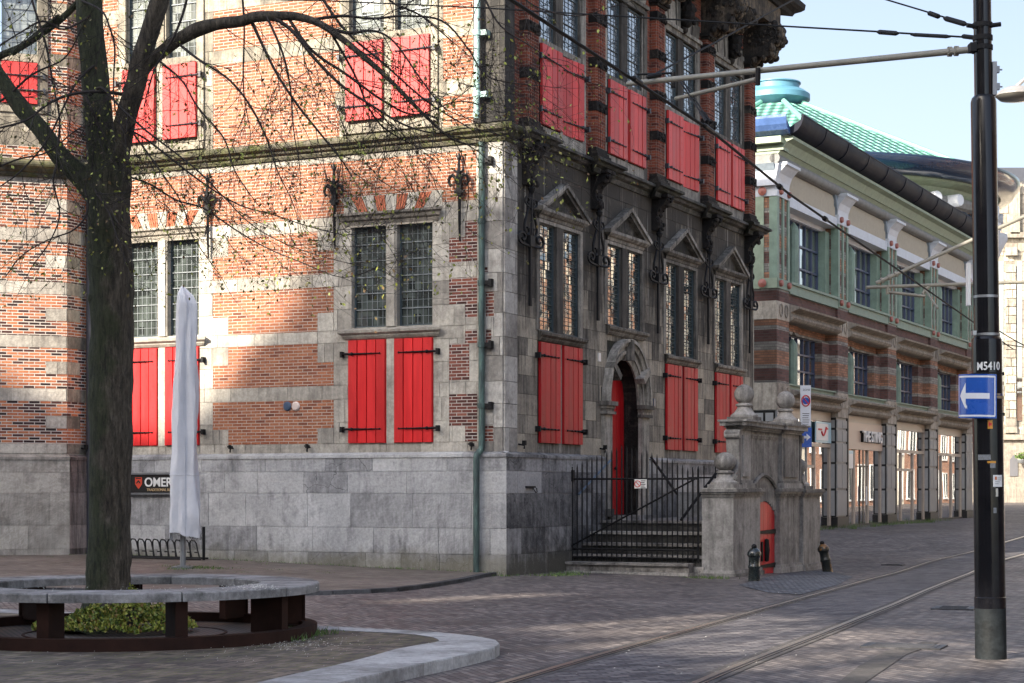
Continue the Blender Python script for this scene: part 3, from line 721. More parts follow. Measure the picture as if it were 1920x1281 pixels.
    mb.build('string_course','corniceB',hall,FB)
    mb=MB(); mould(mb,-.0,.35,8.24,CORN,endl=True,endr=False); mb.build('string_course','cornice',hall,FB)
    # consoles
    for i,x in enumerate(PX):
        mb=MB(); prof=[(0,7.42),(.10,7.40),(.17,7.46),(.18,7.55),(.13,7.65),(.12,7.76),(.18,7.88),(.30,7.98),(.38,8.08),(.38,8.16),(0,8.16)]
        mb.prism([(-o,z) for o,z in prof],x-.17,x+.17,'yz')
        mb.box(x-.22,x+.22,-.42,0,8.13,8.2)
        for k in range(26):
            j=random.randrange(len(prof)-2); o,z=prof[j+1]; mb.ball((x+random.uniform(-.17,.17),-o-.0,z+random.uniform(-.03,.03)),random.uniform(.025,.06),5)
        mb.build('console','carved',hall,FB)
    # scroll wall ties
    for i,x in enumerate(PX):
        mb=MB(); y=-.12; k_=2.3
        mb.box(x-.04,x+.04,y-.02,y+.03,5.10,6.45); mb.tube([(x,y-.02,6.4),(x,y-.03,7.3)],.022,5)
        X_=lambda d,sg: x+sg*d*k_
        for sg in(-1,1):
            pts=[(X_(.012,sg),y,7.28),(X_(.03,sg),y,7.10),(X_(.045,sg),y,6.98),(X_(.085,sg),y,6.80),(X_(.118,sg),y,6.64),(X_(.112,sg),y,6.50),(X_(.07,sg),y,6.44),(X_(.035,sg),y,6.50),(X_(.045,sg),y,6.58),(X_(.07,sg),y,6.58)]
            P2,R2=cr_smooth([Vector(p) for p in pts],[.024]*len(pts),3); mb.tube(P2,R2,5)
            c=(.165,6.38)
            pts=[(X_(.02,sg),y-.01,6.24)]+[(X_(c[0]-(.095-.008*q)*math.cos(R(250-q*42)),sg),y-.01,c[1]+(.125-.010*q)*math.sin(R(250-q*42))) for q in range(10)]
            P2,R2=cr_smooth([Vector(p) for p in pts],[.028]*len(pts),2); mb.tube(P2,R2,5)
            c=(.07,7.10)
            pts=[(X_(0,sg),y-.01,6.96)]+[(X_(c[0]-(.055-.004*q)*math.cos(R(250-q*48)),sg),y-.01,c[1]+(.085-.007*q)*math.sin(R(250-q*48))) for q in range(8)]
            P2,R2=cr_smooth([Vector(p) for p in pts],[.02]*len(pts),2); mb.tube(P2,R2,5)
        mb.lathe([(.004,-.12),(.06,-.03),(.08,.03),(.03,.07),(.05,.11),(.004,.17)],(x,y-.02,7.32),8)
        mb.box(x-.10,x+.10,y-.05,y+.05,6.24,6.44)
        mb.build('wall_tie','iron',hall,FB)
    # door surround
    mb=MB(); ow=.42
    for a,b in ((dx0-ow,dx0),(dx1,dx1+ow)):
        mb.box(a,b,-.10,.0,1.02,3.20); mb.box(a-.03,b+.03,-.13,0,1.02,1.18); mb.box(a-.05,b+.05,-.17,.0,3.18,3.24); mb.box(a-.02,b+.02,-.13,.0,3.24,3.30); mb.box(a-.08,b+.08,-.20,.0,3.36,3.45); mb.box(a-.04,b+.04,-.15,0,3.30,3.36)
    n=20
    n=32
    for (r0,r1,o0,o1) in ((dr_-.03,dr_+.07,.02,.07),(dr_+.07,dr_+.13,.10,.10),(dr_+.13,dr_+.22,.07,.07),(dr_+.22,dr_+.30,.13,.16),(dr_+.30,dr_+.36,.20,.20)):
        vs=[]
        for i in range(n+1):
            a_=R(180*i/n); ca,sa=math.cos(a_),math.sin(a_)*EZ
            for (rr,yy) in ((r0,.02),(r0,-o0),(r1,-o1),(r1,.02)): vs.append((dcx+rr*ca,yy,spr+rr*sa))
        mb.add(vs,[(4*i+j,4*i+j+1,4*i+j+5,4*i+j+4) for i in range(n) for j in range(3)],.15 if o0<.15 else .0)
    for ang in (90,34,146):
        c=Vector((dcx,0,spr)); u=Vector((math.cos(R(ang)),0,EZ*math.sin(R(ang)))); L_=u.length; u.normalize(); v=Vector((-u.z,0,u.x))
        mb.obox(c+u*(dr_*L_+.16)+Vector((0,-.115,0)),u*.22,Vector((0,.115,0)),v*.07)
    mb.build('door_surround','trimB',hall,FB)
    mb=MB(); mb.box(dx0-.05,dx0,0,.75,1.0,spr+dr_+.05); mb.box(dx1,dx1+.05,0,.75,1.0,spr+dr_+.05)
    for i in range(n):
        a0,a1=180*i/n,180*(i+1)/n; 
        mb.add([(dcx+dr_*math.cos(R(a)),y,spr+EZ*dr_*math.sin(R(a))) for a in(a0,a1) for y in (0,.75)],[(0,1,3,2)])
    mb.box(dx0-.05,dx1+.05,0,.8,.9,1.04)
    mb.build('door_reveal','carved',hall,FB)
    mb=MB(); dy=.34
    nn=8
    for i in range(nn):
        a=dx0+(dx1-dx0)*i/nn; b=dx0+(dx1-dx0)*(i+1)/nn
        u=max(abs(a-dcx),abs(b-dcx)); u=min(u,dr_-.001); zt=spr+EZ*math.sqrt(max(0,dr_*dr_-((a+b)/2-dcx)**2))+.06
        mb.box(a+.006,b-.006,dy,dy+.05,1.04,zt)
    mb.box(dx0,dx1,dy+.03,dy+.06,1.04,spr+dr_*EZ)
    dr=mb.build('door','reddoor',hall,FB)
    h=MB(); h.ball((dx1-.55,dy-.03,2.05),.035,8); h.build('door_knob','iron',dr,FB)
    # small white house number plate and blue plaque
    MT['plate']=flat('white enamel',(.7,.7,.68),.3)
    for px,py,m in ((1122,670,'plate'),(1225,755,'enam_blue')):
        x,z=FB.at(px,py); mb=MB(); mb.box(x-.06,x+.06,-.035,-.01,z-.09,z+.09); mb.build('number_plate',m,hall,FB)
    for x in (.62,4.62):
        mb=MB(); mb.tube([(x,-.02,2.45),(x,-.14,2.43),(x,-.14,2.36)],.018,5); mb.box(x-.02,x+.02,-.18,-.1,2.43,2.52); mb.build('hook','iron',hall,FB)
    x,z=FB.at(992,915,-.12); mb=MB(); mb.box(x-.18,x+.2,-.17,-.12,z-.0,z+.035); mb.tube([(x,-.2,z),(x+.05,-.24,z-.09),(x+.15,-.22,z-.08),(x+.17,-.2,z)],.010,5); mb.build('hook','iron',hall,FB)
    # ---- great eaves cornice at the top
    mb=MB(); mb.box(-.3,BX1+.1,-.72,0,13.52,14.05); 
    mould(mb,-.3,BX1+.1,14.05,[(0,0),(.80,0),(.85,.08),(.98,.14),(1.06,.2),(1.08,.34),(0,.42)],endl=True,endr=True)
    mb.build('eaves_cornice','carvedtop',hall,FB)
    for i,x in enumerate(PX+[2.6,6.05,9.5,12.8]):
        mb=MB(); big=i<5
        hw=.27 if big else .20; s=1. if big else .8
        prof=[(0,12.52),(.18,12.50),(.30,12.58),(.36,12.70),(.55,12.62),(.72,12.66),(.80,12.80),(.76,12.94),(.88,12.98),(.98,13.10),(.98,13.30),(.88,13.42),(.80,13.52),(0,13.52)]
        if not big: prof=[(0,13.0),(.25,13.02),(.45,13.12),(.7,13.2),(.78,13.35),(.7,13.52),(0,13.52)]
        mb.prism([(-o,z) for o,z in prof],x-hw,x+hw,'yz')
        for k in range(90 if big else 40):
            j=random.randrange(1,len(prof)-2); f=random.random(); o=prof[j][0]*(1-f)+prof[j+1][0]*f; z=prof[j][1]*(1-f)+prof[j+1][1]*f
            mb.ball((x+random.uniform(-hw,hw),-o,z),random.uniform(.03,.10),6)
        if big:
            for sg in(-1,1):
                for k in range(30):
                    mb.ball((x+sg*hw,-random.uniform(.1,.85),random.uniform(12.95,13.5)),random.uniform(.02,.06),5)
                mb.tube([(x+sg*(hw+.01),-.80+.0,13.2)]+[(x+sg*(hw+.01),-.80+.16*(1-k/12)*math.cos(k*.8),13.22+.16*(1-k/12)*math.sin(k*.8)) for k in range(12)],.03,5)
        mb.build('eaves_console','carvedtop',hall,FB)
MT['redB']=paint('dull red shutter paint',(.42,.012,.016),rough=.5,var=.25,scale=2.2,spec=.35,chips=((.30,.12,.10),7.,.71),vstreak=True)
MT['glassU2']=glass('sky bright upper glass',(.08,.09,.10),wav=.3,ior=3.0,sc_=.8)
B_build()
# top closure and roof of the hall
MT['slate']=paint('grey slate roof',(.06,.06,.065),rough=.6,var=.3,scale=3)
mb=MB()
p=[FA.w(XL-5,0,14.2),FA.w(0,0,14.2),FB.w(BX1,0,14.2),FB.w(BX1,14,14.2)+Vector((0,0,0)),FA.w(XL-5,14,14.2)]
ctr=sum(p,Vector())/5; top=[q.lerp(ctr,.55)+Vector((0,0,4.5)) for q in p]
mb.add([tuple(q) for q in p+top],[(i,(i+1)%5,(i+1)%5+5,i+5) for i in range(5)]+[(5,6,7,8,9)])
mb.build('roof','slate',hall)

# ------------------------------------------------------------------ GROUND
def clinker(name,cols,bw,rh,ang,mortar,ms=.006,moss=0,wear=.4,rough=(.45,.8),big=.35):
    n=NT(name); o=n.obj()
    v=n.n('Mapping',{'Vector':o,'Rotation':(0,0,R(ang))}).outputs[0]
    x,y,z=n.sep(v)
    wb=n.n('TexNoise',{'Vector':o,'Scale':1.1,'Detail':2.}).outputs[0]
    y=n.math('ADD',y,n.math('MULTIPLY',n.math('SUBTRACT',wb,.5),.10))
    b=n.n('TexBrick',{'Vector':n.comb(x,y),'Color1':(0,0,0,1),'Color2':(1,1,1,1),'Mortar':(.5,.5,.5,1),'Scale':1.,'Mortar Size':ms,'Mortar Smooth':.2,'Bias':0.,'Brick Width':bw,'Row Height':rh},offset=.5,offset_frequency=2,squash=1.)
    c=n.ramp(b.outputs[0],cols)
    f1=n.noise(o,40,3,.7); f2=n.noise(o,.45,6,.65); f3=n.noise(o,3.,5,.7)
    c=n.mix(1,c,n.ramp(f2,[(.3,1-big),(.7,1+big)]),'MULTIPLY')
    c=n.mix(1,c,n.ramp(f3,[(.3,.8),(.7,1.18)]),'MULTIPLY')
    c=n.mix(1,c,n.ramp(f1,[(.3,.75),(.7,1.2)]),'MULTIPLY')
    mc=n.mix(n.ramp(n.noise(o,2.3,4,.7),[(.45,0.),(.6,1.)]),c3(mortar),(.07,.085,.03,1)) if moss else c3(mortar)
    c=n.mix(n.math('MULTIPLY',b.outputs[1],.85),c,mc)
    # crumbs and petals trodden into the joints
    sp=n.n('TexVoronoi',{'Vector':o,'Scale':4.5},feature='F1').outputs['Distance']
    c=n.mix(n.math('MULTIPLY',n.ramp(sp,[(.035,1.),(.05,0.)]),.0),c,(.5,.5,.45,1))
    n.bump(n.math('ADD',n.math('MULTIPLY',b.outputs[1],-1.),n.math('ADD',n.math('MULTIPLY',f1,.5),n.math('MULTIPLY',f3,1.2))),.55,.012)
    rr=n.ramp(f3,[(.3,rough[0]),(.7,rough[1])])
    return n.set(Base_Color=c,Roughness=rr,Specular_IOR_Level=.16)
MT['street']=clinker('purple brown street clinkers',[(0,(.078,.069,.068)),(.3,(.120,.106,.102)),(.7,(.158,.140,.132)),(1,(.22,.192,.175))],.20,.085,70,(.035,.032,.032),rough=(.38,.75),ms=.009)
MT['pave']=clinker('brown pavement clinkers',[(0,(.11,.09,.08)),(.5,(.15,.127,.113)),(1,(.20,.17,.145))],.20,.085,25,(.10,.092,.07),moss=1)
def herring(name):
    n=NT(name); o=n.obj()
    v=n.n('Mapping',{'Vector':o,'Rotation':(0,0,R(20)),'Scale':(9.5,9.5,9.5)}).outputs[0]
    x,y,z=n.sep(v)
    ix=n.math('FLOOR',x); iy=n.math('FLOOR',y); fx=n.math('FRACT',x); fy=n.math('FRACT',y)
    m=n.math('FLOORED_MODULO',n.math('SUBTRACT',ix,iy),4)
    eq=lambda k: n.math('COMPARE',m,k,.1)
    m0,m1,m2,m3=[eq(float(k)) for k in range(4)]
    g=.07
    lo=lambda f: n.math('LESS_THAN',f,g)
    hi=lambda f: n.math('GREATER_THAN',f,1-g)
    # horizontal brick cells m0 (left) m1 (right); vertical m2 (bottom at m3?) 
    L,Rr,D,U=lo(fx),hi(fx),lo(fy),hi(fy)
    mx=lambda *a: a[0] if len(a)==1 else n.math('MAXIMUM',a[0],mx(*a[1:]))
    e0=mx(L,D,U); e1=mx(Rr,D,U); e2=mx(L,Rr,U); e3=mx(L,Rr,D)
    e=mx(n.math('MULTIPLY',e0,m0),n.math('MULTIPLY',e1,m1),n.math('MULTIPLY',e3,m3),n.math('MULTIPLY',e2,m2))
    # brick id
    bx=n.math('SUBTRACT',ix,m1); by=n.math('SUBTRACT',iy,m2)
    wn=n.n('TexWhiteNoise',{'Vector':n.comb(bx,by)},noise_dimensions='2D').outputs[0]
    c=n.ramp(wn,[(0,(.075,.065,.060)),(.5,(.13,.108,.094)),(1,(.20,.165,.13))])
    f2=n.noise(o,.8,5,.65); f3=n.noise(o,30,3,.7)
    c=n.mix(1,c,n.ramp(f2,[(.3,.7),(.7,1.25)]),'MULTIPLY'); c=n.mix(1,c,n.ramp(f3,[(.3,.8),(.7,1.2)]),'MULTIPLY')
    mc=n.mix(n.ramp(n.noise(o,1.5,4,.7),[(.40,0.),(.55,1.)]),(.045,.04,.03,1),(.12,.125,.045,1))
    c=n.mix(e,c,mc)
    n.bump(n.math('ADD',n.math('MULTIPLY',e,-1.),n.math('MULTIPLY',f3,.5)),.5,.01)
    return n.set(Base_Color=c,Roughness=.8,Specular_IOR_Level=.15)
MT['herring']=herring('mossy herringbone clinkers')
MT['kerb']=stone('pale granite kerb',(.47,.465,.45),(.38,.375,.365),soot=(.16,.155,.145),soot_amt=.2,streak=.2,bump=.25)
MT['kerbd']=stone('dark bluestone kerb',(.13,.13,.135),(.08,.08,.085),soot=(.03,.03,.03),soot_amt=.3,streak=.2)
def gridsheet(name,xs,ys,mat,kind='structure'):
    vs=[(x,y,gz(x,y)) for y in ys for x in xs]; nx=len(xs)
    fs=[(j*nx+i,j*nx+i+1,(j+1)*nx+i+1,(j+1)*nx+i) for j in range(len(ys)-1) for i in range(nx-1)]
    mb=MB(); mb.add(vs,fs,.5); o=mb.build(name,mat); o.data.polygons.foreach_set('use_smooth',[True]*len(fs)); return tag(o,kind=kind)
xs=[-400,-150,-60,-35]+[-24+1.2*i for i in range(60)]+[60,90,200,500]
ys=[-300,-80,-20,0,5]+[8+1.0*i for i in range(90)]+[100,105,110,118,130,145,170,250,700]
ground=gridsheet('ground',xs,ys,'street')
# pavement against the hall, ruled between kerb line and wall foot
kp=[(926,1079),(900,1083),(860,1092),(800,1102),(740,1109),(690,1112),(620,1115),(540,1117),(420,1116),(280,1113),(120,1110),(-60,1108),(-300,1106)]
kx=[gpt(a,b) for a,b in kp]
wall=[FA.w(-.25,-.12,0),FA.w(-.6,-.1,0),FA.w(-1.2,-.1,0),FA.w(-2,-.1,0),FA.w(-3,-.1,0),FA.w(-4,-.1,0),FA.w(-5.2,-.1,0),FA.w(-6.6,-.1,0),FA.w(-8.5,-.1,0),FA.w(-10,-.1,0),FT.w(0,0,0),FT.w(-2.,0,0),FT.w(-5,.1,0)]
mb=MB(); n=8; vs=[]
for (a,b),q in zip(kx,wall):
    for k in range(n+1):
        f=k/n; x=a*(1-f)+q.x*f; y=b*(1-f)+q.y*f; vs.append((x,y,gz(x,y)+.055))
mb.add(vs,[(i*(n+1)+k,(i+1)*(n+1)+k,(i+1)*(n+1)+k+1,i*(n+1)+k+1) for i in range(len(kx)-1) for k in range(n)],.5)
o=mb.build('pavement','pave'); tag(o,kind='structure')
mb=MB()
for i in range(len(kx)-1):
    (a,b),(c,d)=kx[i],kx[i+1]; t=Vector((c-a,d-b,0)).normalized(); nn=Vector((-t.y,t.x,0))*.07
    if nn.y>0: nn=-nn
    z0=gz(a,b);z1=gz(c,d); m=3
    p=[Vector((a,b,z0)),Vector((c,d,z1))]
    q=[p[0]-nn,p[1]-nn,p[1]+nn,p[0]+nn]
    mb.add([tuple(v+Vector((0,0,-.1))) for v in q]+[tuple(v+Vector((0,0,.062))) for v in q],[(4,5,6,7),(3,2,6,7),(0,1,5,4)],random.random())
tag(mb.build('kerb','kerbd'),kind='structure')
# raised island with pale kerb
ZI=.11
outer=[(630,1281),(712,1262),(795,1243),(850,1232),(898,1221),(928,1213),(937,1207),(930,1200),(905,1195),(877,1191),(817,1185),(760,1181.5),(705,1179),(635,1175),(568,1172),(470,1166),(360,1160),(230,1153),(110,1147),(0,1142),(-150,1137)]
inner=[(495,1277),(560,1262),(630,1247),(690,1232),(742,1217),(790,1208),(815,1204.5),(824,1201.5),(820,1198),(812,1195),(780,1190),(740,1187),(690,1184.5),(640,1182),(570,1180),(470,1173),(360,1167),(230,1160),(110,1154),(0,1149),(-150,1144)]
po=[zpt(a,b,ZI) for a,b in outer]; pi_=[zpt(a,b,ZI) for a,b in inner]
def ext(p,q,d): v=Vector((p[0]-q[0],p[1]-q[1])).normalized()*d; return (p[0]+v.x,p[1]+v.y)
po=[ext(po[0],po[1],9)]+po; pi_=[ext(pi_[0],pi_[1],9)]+pi_
po.append((-16,25)); pi_.append((-16,24.6))
mb=MB(); rd=random.Random(5)
for i in range(len(po)-1):
    L=math.dist(po[i],po[i+1]); m=max(1,round(L/1.0))
    for k in range(m):
        f0,f1=k/m,(k+1)/m
        l=lambda a,b,f:(a[0]+(b[0]-a[0])*f,a[1]+(b[1]-a[1])*f)
        A,B,C,D=l(po[i],po[i+1],f0),l(po[i],po[i+1],f1),l(pi_[i],pi_[i+1],f1),l(pi_[i],pi_[i+1],f0)
        mb.add([(A[0],A[1],-.3),(B[0],B[1],-.3),(B[0],B[1],ZI-.012),(A[0],A[1],ZI-.012),(A[0]*.997+D[0]*.003,A[1]*.99+D[1]*.01,ZI),(B[0]*.99+C[0]*.01,B[1]*.99+C[1]*.01,ZI),(C[0],C[1],ZI),(D[0],D[1],ZI)],[(0,1,2,3),(3,2,5,4),(4,5,6,7)],rd.random())
tag(mb.build('island_kerb','kerb'),kind='structure')
poly=pi_+[(-16,5)]
me=bpy.data.meshes.new('island_paving'); me.from_pydata([(x,y,ZI-.004) for x,y in poly],[],[tuple(range(len(poly)))]); me.materials.append(MT['herring'])
o=bpy.data.objects.new('island_paving',me); sc.collection.objects.link(o); tag(o,kind='structure')
# rails
def poly_off(pts,off):
    out=[]
    for i,p in enumerate(pts):
        a=pts[max(0,i-1)]; b=pts[min(len(pts)-1,i+1)]; t=Vector((b[0]-a[0],b[1]-a[1])).normalized(); out.append((p[0]+t.y*off,p[1]-t.x*off))
    return out
base=[gpt(a,b) for a,b in ((940,1283),(1060,1247),(1180,1213),(1300,1180),(1400,1151),(1500,1124),(1600,1095),(1700,1066),(1800,1040),(1870,1022),(1935,1002),(1990,988))]
p0=base[0];p1=base[2]; v=Vector((p0[0]-p1[0],p0[1]-p1[1])).normalized()
base=[(p0[0]+v.x*14,p0[1]+v.y*14)]+base
# smooth the far part and continue
def smooth(pts,it=3):
    for _ in range(it):
        q=[pts[0]]
        for a,b in zip(pts[:-1],pts[1:]): q+= [(a[0]*.75+b[0]*.25,a[1]*.75+b[1]*.25),(a[0]*.25+b[0]*.75,a[1]*.25+b[1]*.75)]
        q.append(pts[-1]); pts=q
    return pts
base=smooth(base,2); 
q,p=base[-1],base[-4]; v=Vector((q[0]-p[0],q[1]-p[1])).normalized(); base.append((q[0]+v.x*40,q[1]+v.y*40))
MT['rail']=flat('polished steel rail',(.62,.52,.43),.3,.9)
MT['groove']=flat('dark rail groove',(.012,.011,.011),.8)
MT['concrete']=stone('grey track concrete',(.125,.115,.11),(.09,.085,.08),soot=(.04,.04,.04),soot_amt=.3,streak=.2)
def strip(pts,o0,o1,mat,name,h,kind='structure',label=None):
    a=poly_off(pts,o0); b=poly_off(pts,o1); vs=[]
    P=[]
    for p,q in zip(a,b): P+= [(p[0],p[1],gz(*p)+h),(q[0],q[1],gz(*q)+h)]
    mb=MB(); mb.add(P,[(2*i,2*i+1,2*i+3,2*i+2) for i in range(len(a)-1)],.5); return tag(mb.build(name,mat),kind=kind)
def resample(pts,st):
    out=[]
    for a,b in zip(pts[:-1],pts[1:]):
        m=max(1,int(math.dist(a,b)/st))
        for k in range(m): out.append((a[0]+(b[0]-a[0])*k/m,a[1]+(b[1]-a[1])*k/m))
    return out+[pts[-1]]
base=resample(base,.8)
MT['track']=clinker('worn setts between the rails',[(0,(.062,.058,.064)),(.3,(.10,.094,.10)),(.7,(.135,.128,.132)),(1,(.20,.185,.18))],.20,.10,160,(.03,.028,.03),ms=.011,big=.25)
MT['cobble']=clinker('small blue cobbles',[(0,(.06,.065,.075)),(.5,(.11,.115,.13)),(1,(.17,.175,.19))],.11,.10,35,(.03,.03,.032),ms=.012)
strip(base,.15,1.38,'track','track_paving',.004)
pts=[gpt(a,b) for a,b in ((1385,1098),(1440,1112),(1500,1116),(1570,1098),(1600,1082),(1545,1070),(1480,1074),(1430,1084))]
m_=MB(); m_.add([(x,y,gz(x,y)+.008) for x,y in pts],[tuple(range(8))],.5); tag(m_.build('cobble_patch','cobble'),kind='structure')
for off in (0,1.49):
    strip(base,off-.11,off+.15,'concrete','track_bed',.006)
    strip(base,off-.034,off+.03,'rail','tram_rail',.012)
    strip(base,off+.03,off+.065,'groove','rail_groove',.011)
    strip(base,off+.065,off+.08,'rail','tram_rail',.012)
# manholes, drains and slabs in the street
MT['castiron']=paint('worn cast iron',(.05,.05,.055),rough=.45,var=.4,metal=.5,scale=12)
for px,py,rx,ry,lab in ((1130,848,.4,.4,None),):
    pass
def cover(px,py,w,l,ang,name,label,mat='castiron',cat='drain cover'):
    x,y=gpt(px,py); z=gz(x,y); t=empty(name,(x,y,z),label,cat,rz=R(ang))
    F=Matrix.Translation((x,y,z+.012))@Matrix.Rotation(R(ang),4,'Z')
    mb=MB(F); mb.box(-w/2,w/2,-l/2,l/2,-.05,.004); mb.build('cover_frame','castiron',t)
    mb=MB(F); mb.box(-w/2+.06,w/2-.06,-l/2+.06,l/2-.06,-.04,.008)
    for k in range(5): mb.box(-w/2+.1,w/2-.1,-l/2+.1+k*(l-.2)/5,-l/2+.13+k*(l-.2)/5,.008,.012)
    mb.build('cover_plate',mat,t)
cover(1790,1141,.55,.7,-20,'drain_cover','flat metal cover in the paving left of the mast, beyond the crack lines')
cover(1695,1213,.8,.5,-22,'drain_cover','dark gutter cover in the street nearest the mast foot')
cover(1675,1060,.5,.25,-30,'drain_cover','small grate in the far pavement beside the tram track')
# smooth slab path beside the mast
pts=[gpt(a,b) for a,b in ((1560,1290),(1610,1250),(1660,1222),(1730,1205),(1760,1206),(1700,1228),(1660,1255),(1610,1290))]
mb=MB(); mb.add([(x,y,gz(x,y)+.006) for x,y in pts],[(0,1,2,3,4,5,6,7)],.6); tag(mb.build('paving_slabs','concrete'),kind='structure')

# ------------------------------------------------------------------ STAIRS, GATEWAY, FENCE (frame B, street side is -y)
st=empty('entrance_stairs',FB.w(4,-1.7,0),'worn stone stairs rising to the arched red door behind the iron fence','stairs')
UW=2.93; XF=2.93
mb=MB(); rs=MB()
def stair(mb,x0,x1,z,nose=.06): 
    rs.box(x0,x1,-UW,-.11,z-.24,z-.055); mb.box(x0-nose,x1,-UW,-.11,z-.055,z)
for i,(x,z) in enumerate(((3.0,.29),(3.45,.51),(3.9,.73),(4.45,.95))): stair(mb,x,x+.7 if i<3 else 9.2,z)
mb.box(4.5,9.2,-UW,-.13,-.3,.88)
mb.build('step','step',st,FB)
MT['riser']=stone('dark stair risers',(.15,.145,.135),(.10,.095,.09),soot=(.03,.03,.028),soot_amt=.4,streak=.3)  # darker than the treads, to set the steps apart
rs.build('riser','riser',st,FB)
mb=MB(); mb.box(XF-.30,XF+.05,-2.72,.2,-.35,.10); mb.box(XF-.36,XF+.02,-2.72,-.02,.10,.15); mb.box(XF-.42,XF,-2.74,-.0,-.4,-.03); mb.box(XF-.05,XF+.4,-UW,-.1,-.3,.08); mb.build('kerb_stone','step',st,FB)
mb=MB()
mb.box(5.1,7.0,-.42,-.0,.95,1.03); mb.build('threshold','step',st,FB)

gate=empty('stone_gateway',FB.w(5.5,-3.5,-.2),'grey stone gateway with ball finials and a small arched red hatch, beside the stairs','gateway')
UO=3.52
def gx(px,off=UO): return FB.X(px,-off)
xa,xb,xc,xd,xe,xf=gx(1375),gx(1393),gx(1429),gx(1464),gx(1502),gx(1536)
def pier(mb,x0,x1,u0,u1,zb,zt,cap=True,base=True,panel=None):
    mb.box(x0,x1,-u1,-u0,zb,zt)
    if base: mb.box(x0-.07,x1+.07,-u1-.07,-u0+.0,zb-.2,zb+.16); mb.box(x0-.04,x1+.04,-u1-.04,-u0,zb+.16,zb+.22)
    if cap:
        for k,(e,a,b) in enumerate(((.03,-.17,-.12),(.06,-.12,-.08),(.10,-.08,-.02),(.08,-.02,.0))): mb.box(x0-e,x1+e,-u1-e,-u0+e*0,zt+a,zt+b)
# end pier towards the camera: front face in the fence line
mb=MB()
pier(mb,xa,xb+.02,2.88,UO,-.2,1.62)
pier(mb,xb+.05,xc,3.1,UO-.04,-.2,1.622)
pier(mb,xd+.04,xe,3.1,UO-.04,-.2,1.622)
pier(mb,xe+.10,xf,2.80,UO+.02,-.25,1.60)
mb.build('pier','gate',gate,FB)
# upper wall with pilasters and cornice
mb=MB(); U1_,U0_=UO-.12,3.22
xm=(xc+xd)/2; 
ax1=FB.X(1457.5,-U1_); ax0=2*FB.X(1434,-U1_)-ax1      # hatch opening
ar=(ax1-ax0)/2; acx=(ax0+ax1)/2; spz=1.02
mb.box(xb,ax0,-U1_,-U0_,-.2,1.55); mb.box(ax1,xe,-U1_,-U0_,-.2,1.55)
# arch-topped opening
N=12; top=1.55
for i in range(N):
    a=ax0+2*ar*i/N; b=ax0+2*ar*(i+1)/N; m=(a+b)/2; z=spz+.33*(1-((m-acx)/ar)**2)
    mb.box(a,b,-U1_,-U0_,z,top)
mb.box(xb-.02,xe-.02,-U1_,-U0_,1.55,2.78)
mb.build('gate_wall','gate',gate,FB)
mb=MB()
for a,b in ((xb-.04,xb+.62),(xd+.22,xe-.02)):
    mb.box(a,b,-U1_-.08,-U1_,1.62,2.76); mb.box(a-.06,b+.06,-U1_-.14,-U1_,1.62,1.72); mb.box(a-.03,b+.03,-U1_-.11,-U1_,1.72,1.77)
    mb.box(a+.1,b-.1,-U1_-.11,-U1_-.08,1.85,2.66)
a,b=xb+.75,xd+.1; mb.box(a,b,-U1_-.02,-U1_,2.62,2.67); mb.box(a,b,-U1_-.04,-U1_,2.67,2.70)
mb.tube([(a+(b-a)*i/10,-U1_-.02,1.55+.34*math.sin(math.pi*i/10)) for i in range(11)],.045,6)
for e,z0,z1 in ((.02,2.76,2.80),(.05,2.80,2.84),(.12,2.84,2.92),(.15,2.92,2.96)): mb.box(xb-.06-e,xe+.0+e,-U1_-.05-e,-U0_+e,z0,z1)
for e,z0,z1 in ((.02,2.76,2.80),(.05,2.80,2.84),(.12,2.84,2.925),(.15,2.925,2.965)):
    for p,q in ((xb-.06,xb+.64),(xd+.20,xe)): mb.box(p-e,q+e,-U1_-.12-e,-U0_,z0,z1)
mb.build('entablature','gate',gate,FB)
BALL=[(.27,0),(.27,.05),(.20,.10),(.15,.17),(.13,.21),(.17,.235),(.17,.26),(.11,.29)]
BALL2=[(.30,0),(.30,.04),(.26,.10),(.19,.16),(.17,.19)]
def finial(x,u,z,r,flatz=1.,cap=True):
    c=(x,-u,z); mb=MB(); mb.box(x-.27,x+.27,-u-.27,-u+.27,z-.0,z+.07)
    mb.lathe([(a*1.0,b+.06) for a,b in BALL],c,20)
    zc=z+.33+r*flatz*.95; mb.ball((x,-u,zc),r,24,flatz)
    if cap: mb.lathe([(.055,0),(.05,.012),(.02,.018)],(x,-u,zc+r*flatz-.012),10)
    o=mb.build('ball_finial','gate',gate,FB,smooth=True)
finial(xb+.50,U1_-.02,2.96,.20); finial(xe-.68,U1_-.02,2.96,.20)
finial(xa+.24,3.27,1.62,.215,.88,cap=False); finial((xe+xf)/2+.1,3.2,1.60,.20,.9)
# scrolls at the ends of the upper wall
for x,s_ in ((xb-.06,-1),(xe+.0,1)):
    mb=MB()
    prof=[(0,2.76),(.17,2.76),(.20,2.70),(.18,2.63),(.12,2.60),(.12,2.45),(.09,2.2),(.10,2.08),(.17,1.98),(.26,1.9),(.31,1.80),(.28,1.70),(.2,1.62),(0,1.62)]
    mb.prism([(x+s_*o*1.1,z) for o,z in prof],-U1_-.10,-U0_-.02,'xz')
    mb.tube([(x+s_*.13,-U1_-.13,2.67),(x+s_*.13,-U0_,2.67)],.085,12); mb.tube([(x+s_*.22,-U1_-.13,1.80),(x+s_*.22,-U0_,1.80)],.10,12)
    mb.build('scroll','gate',gate,FB,smooth=True)
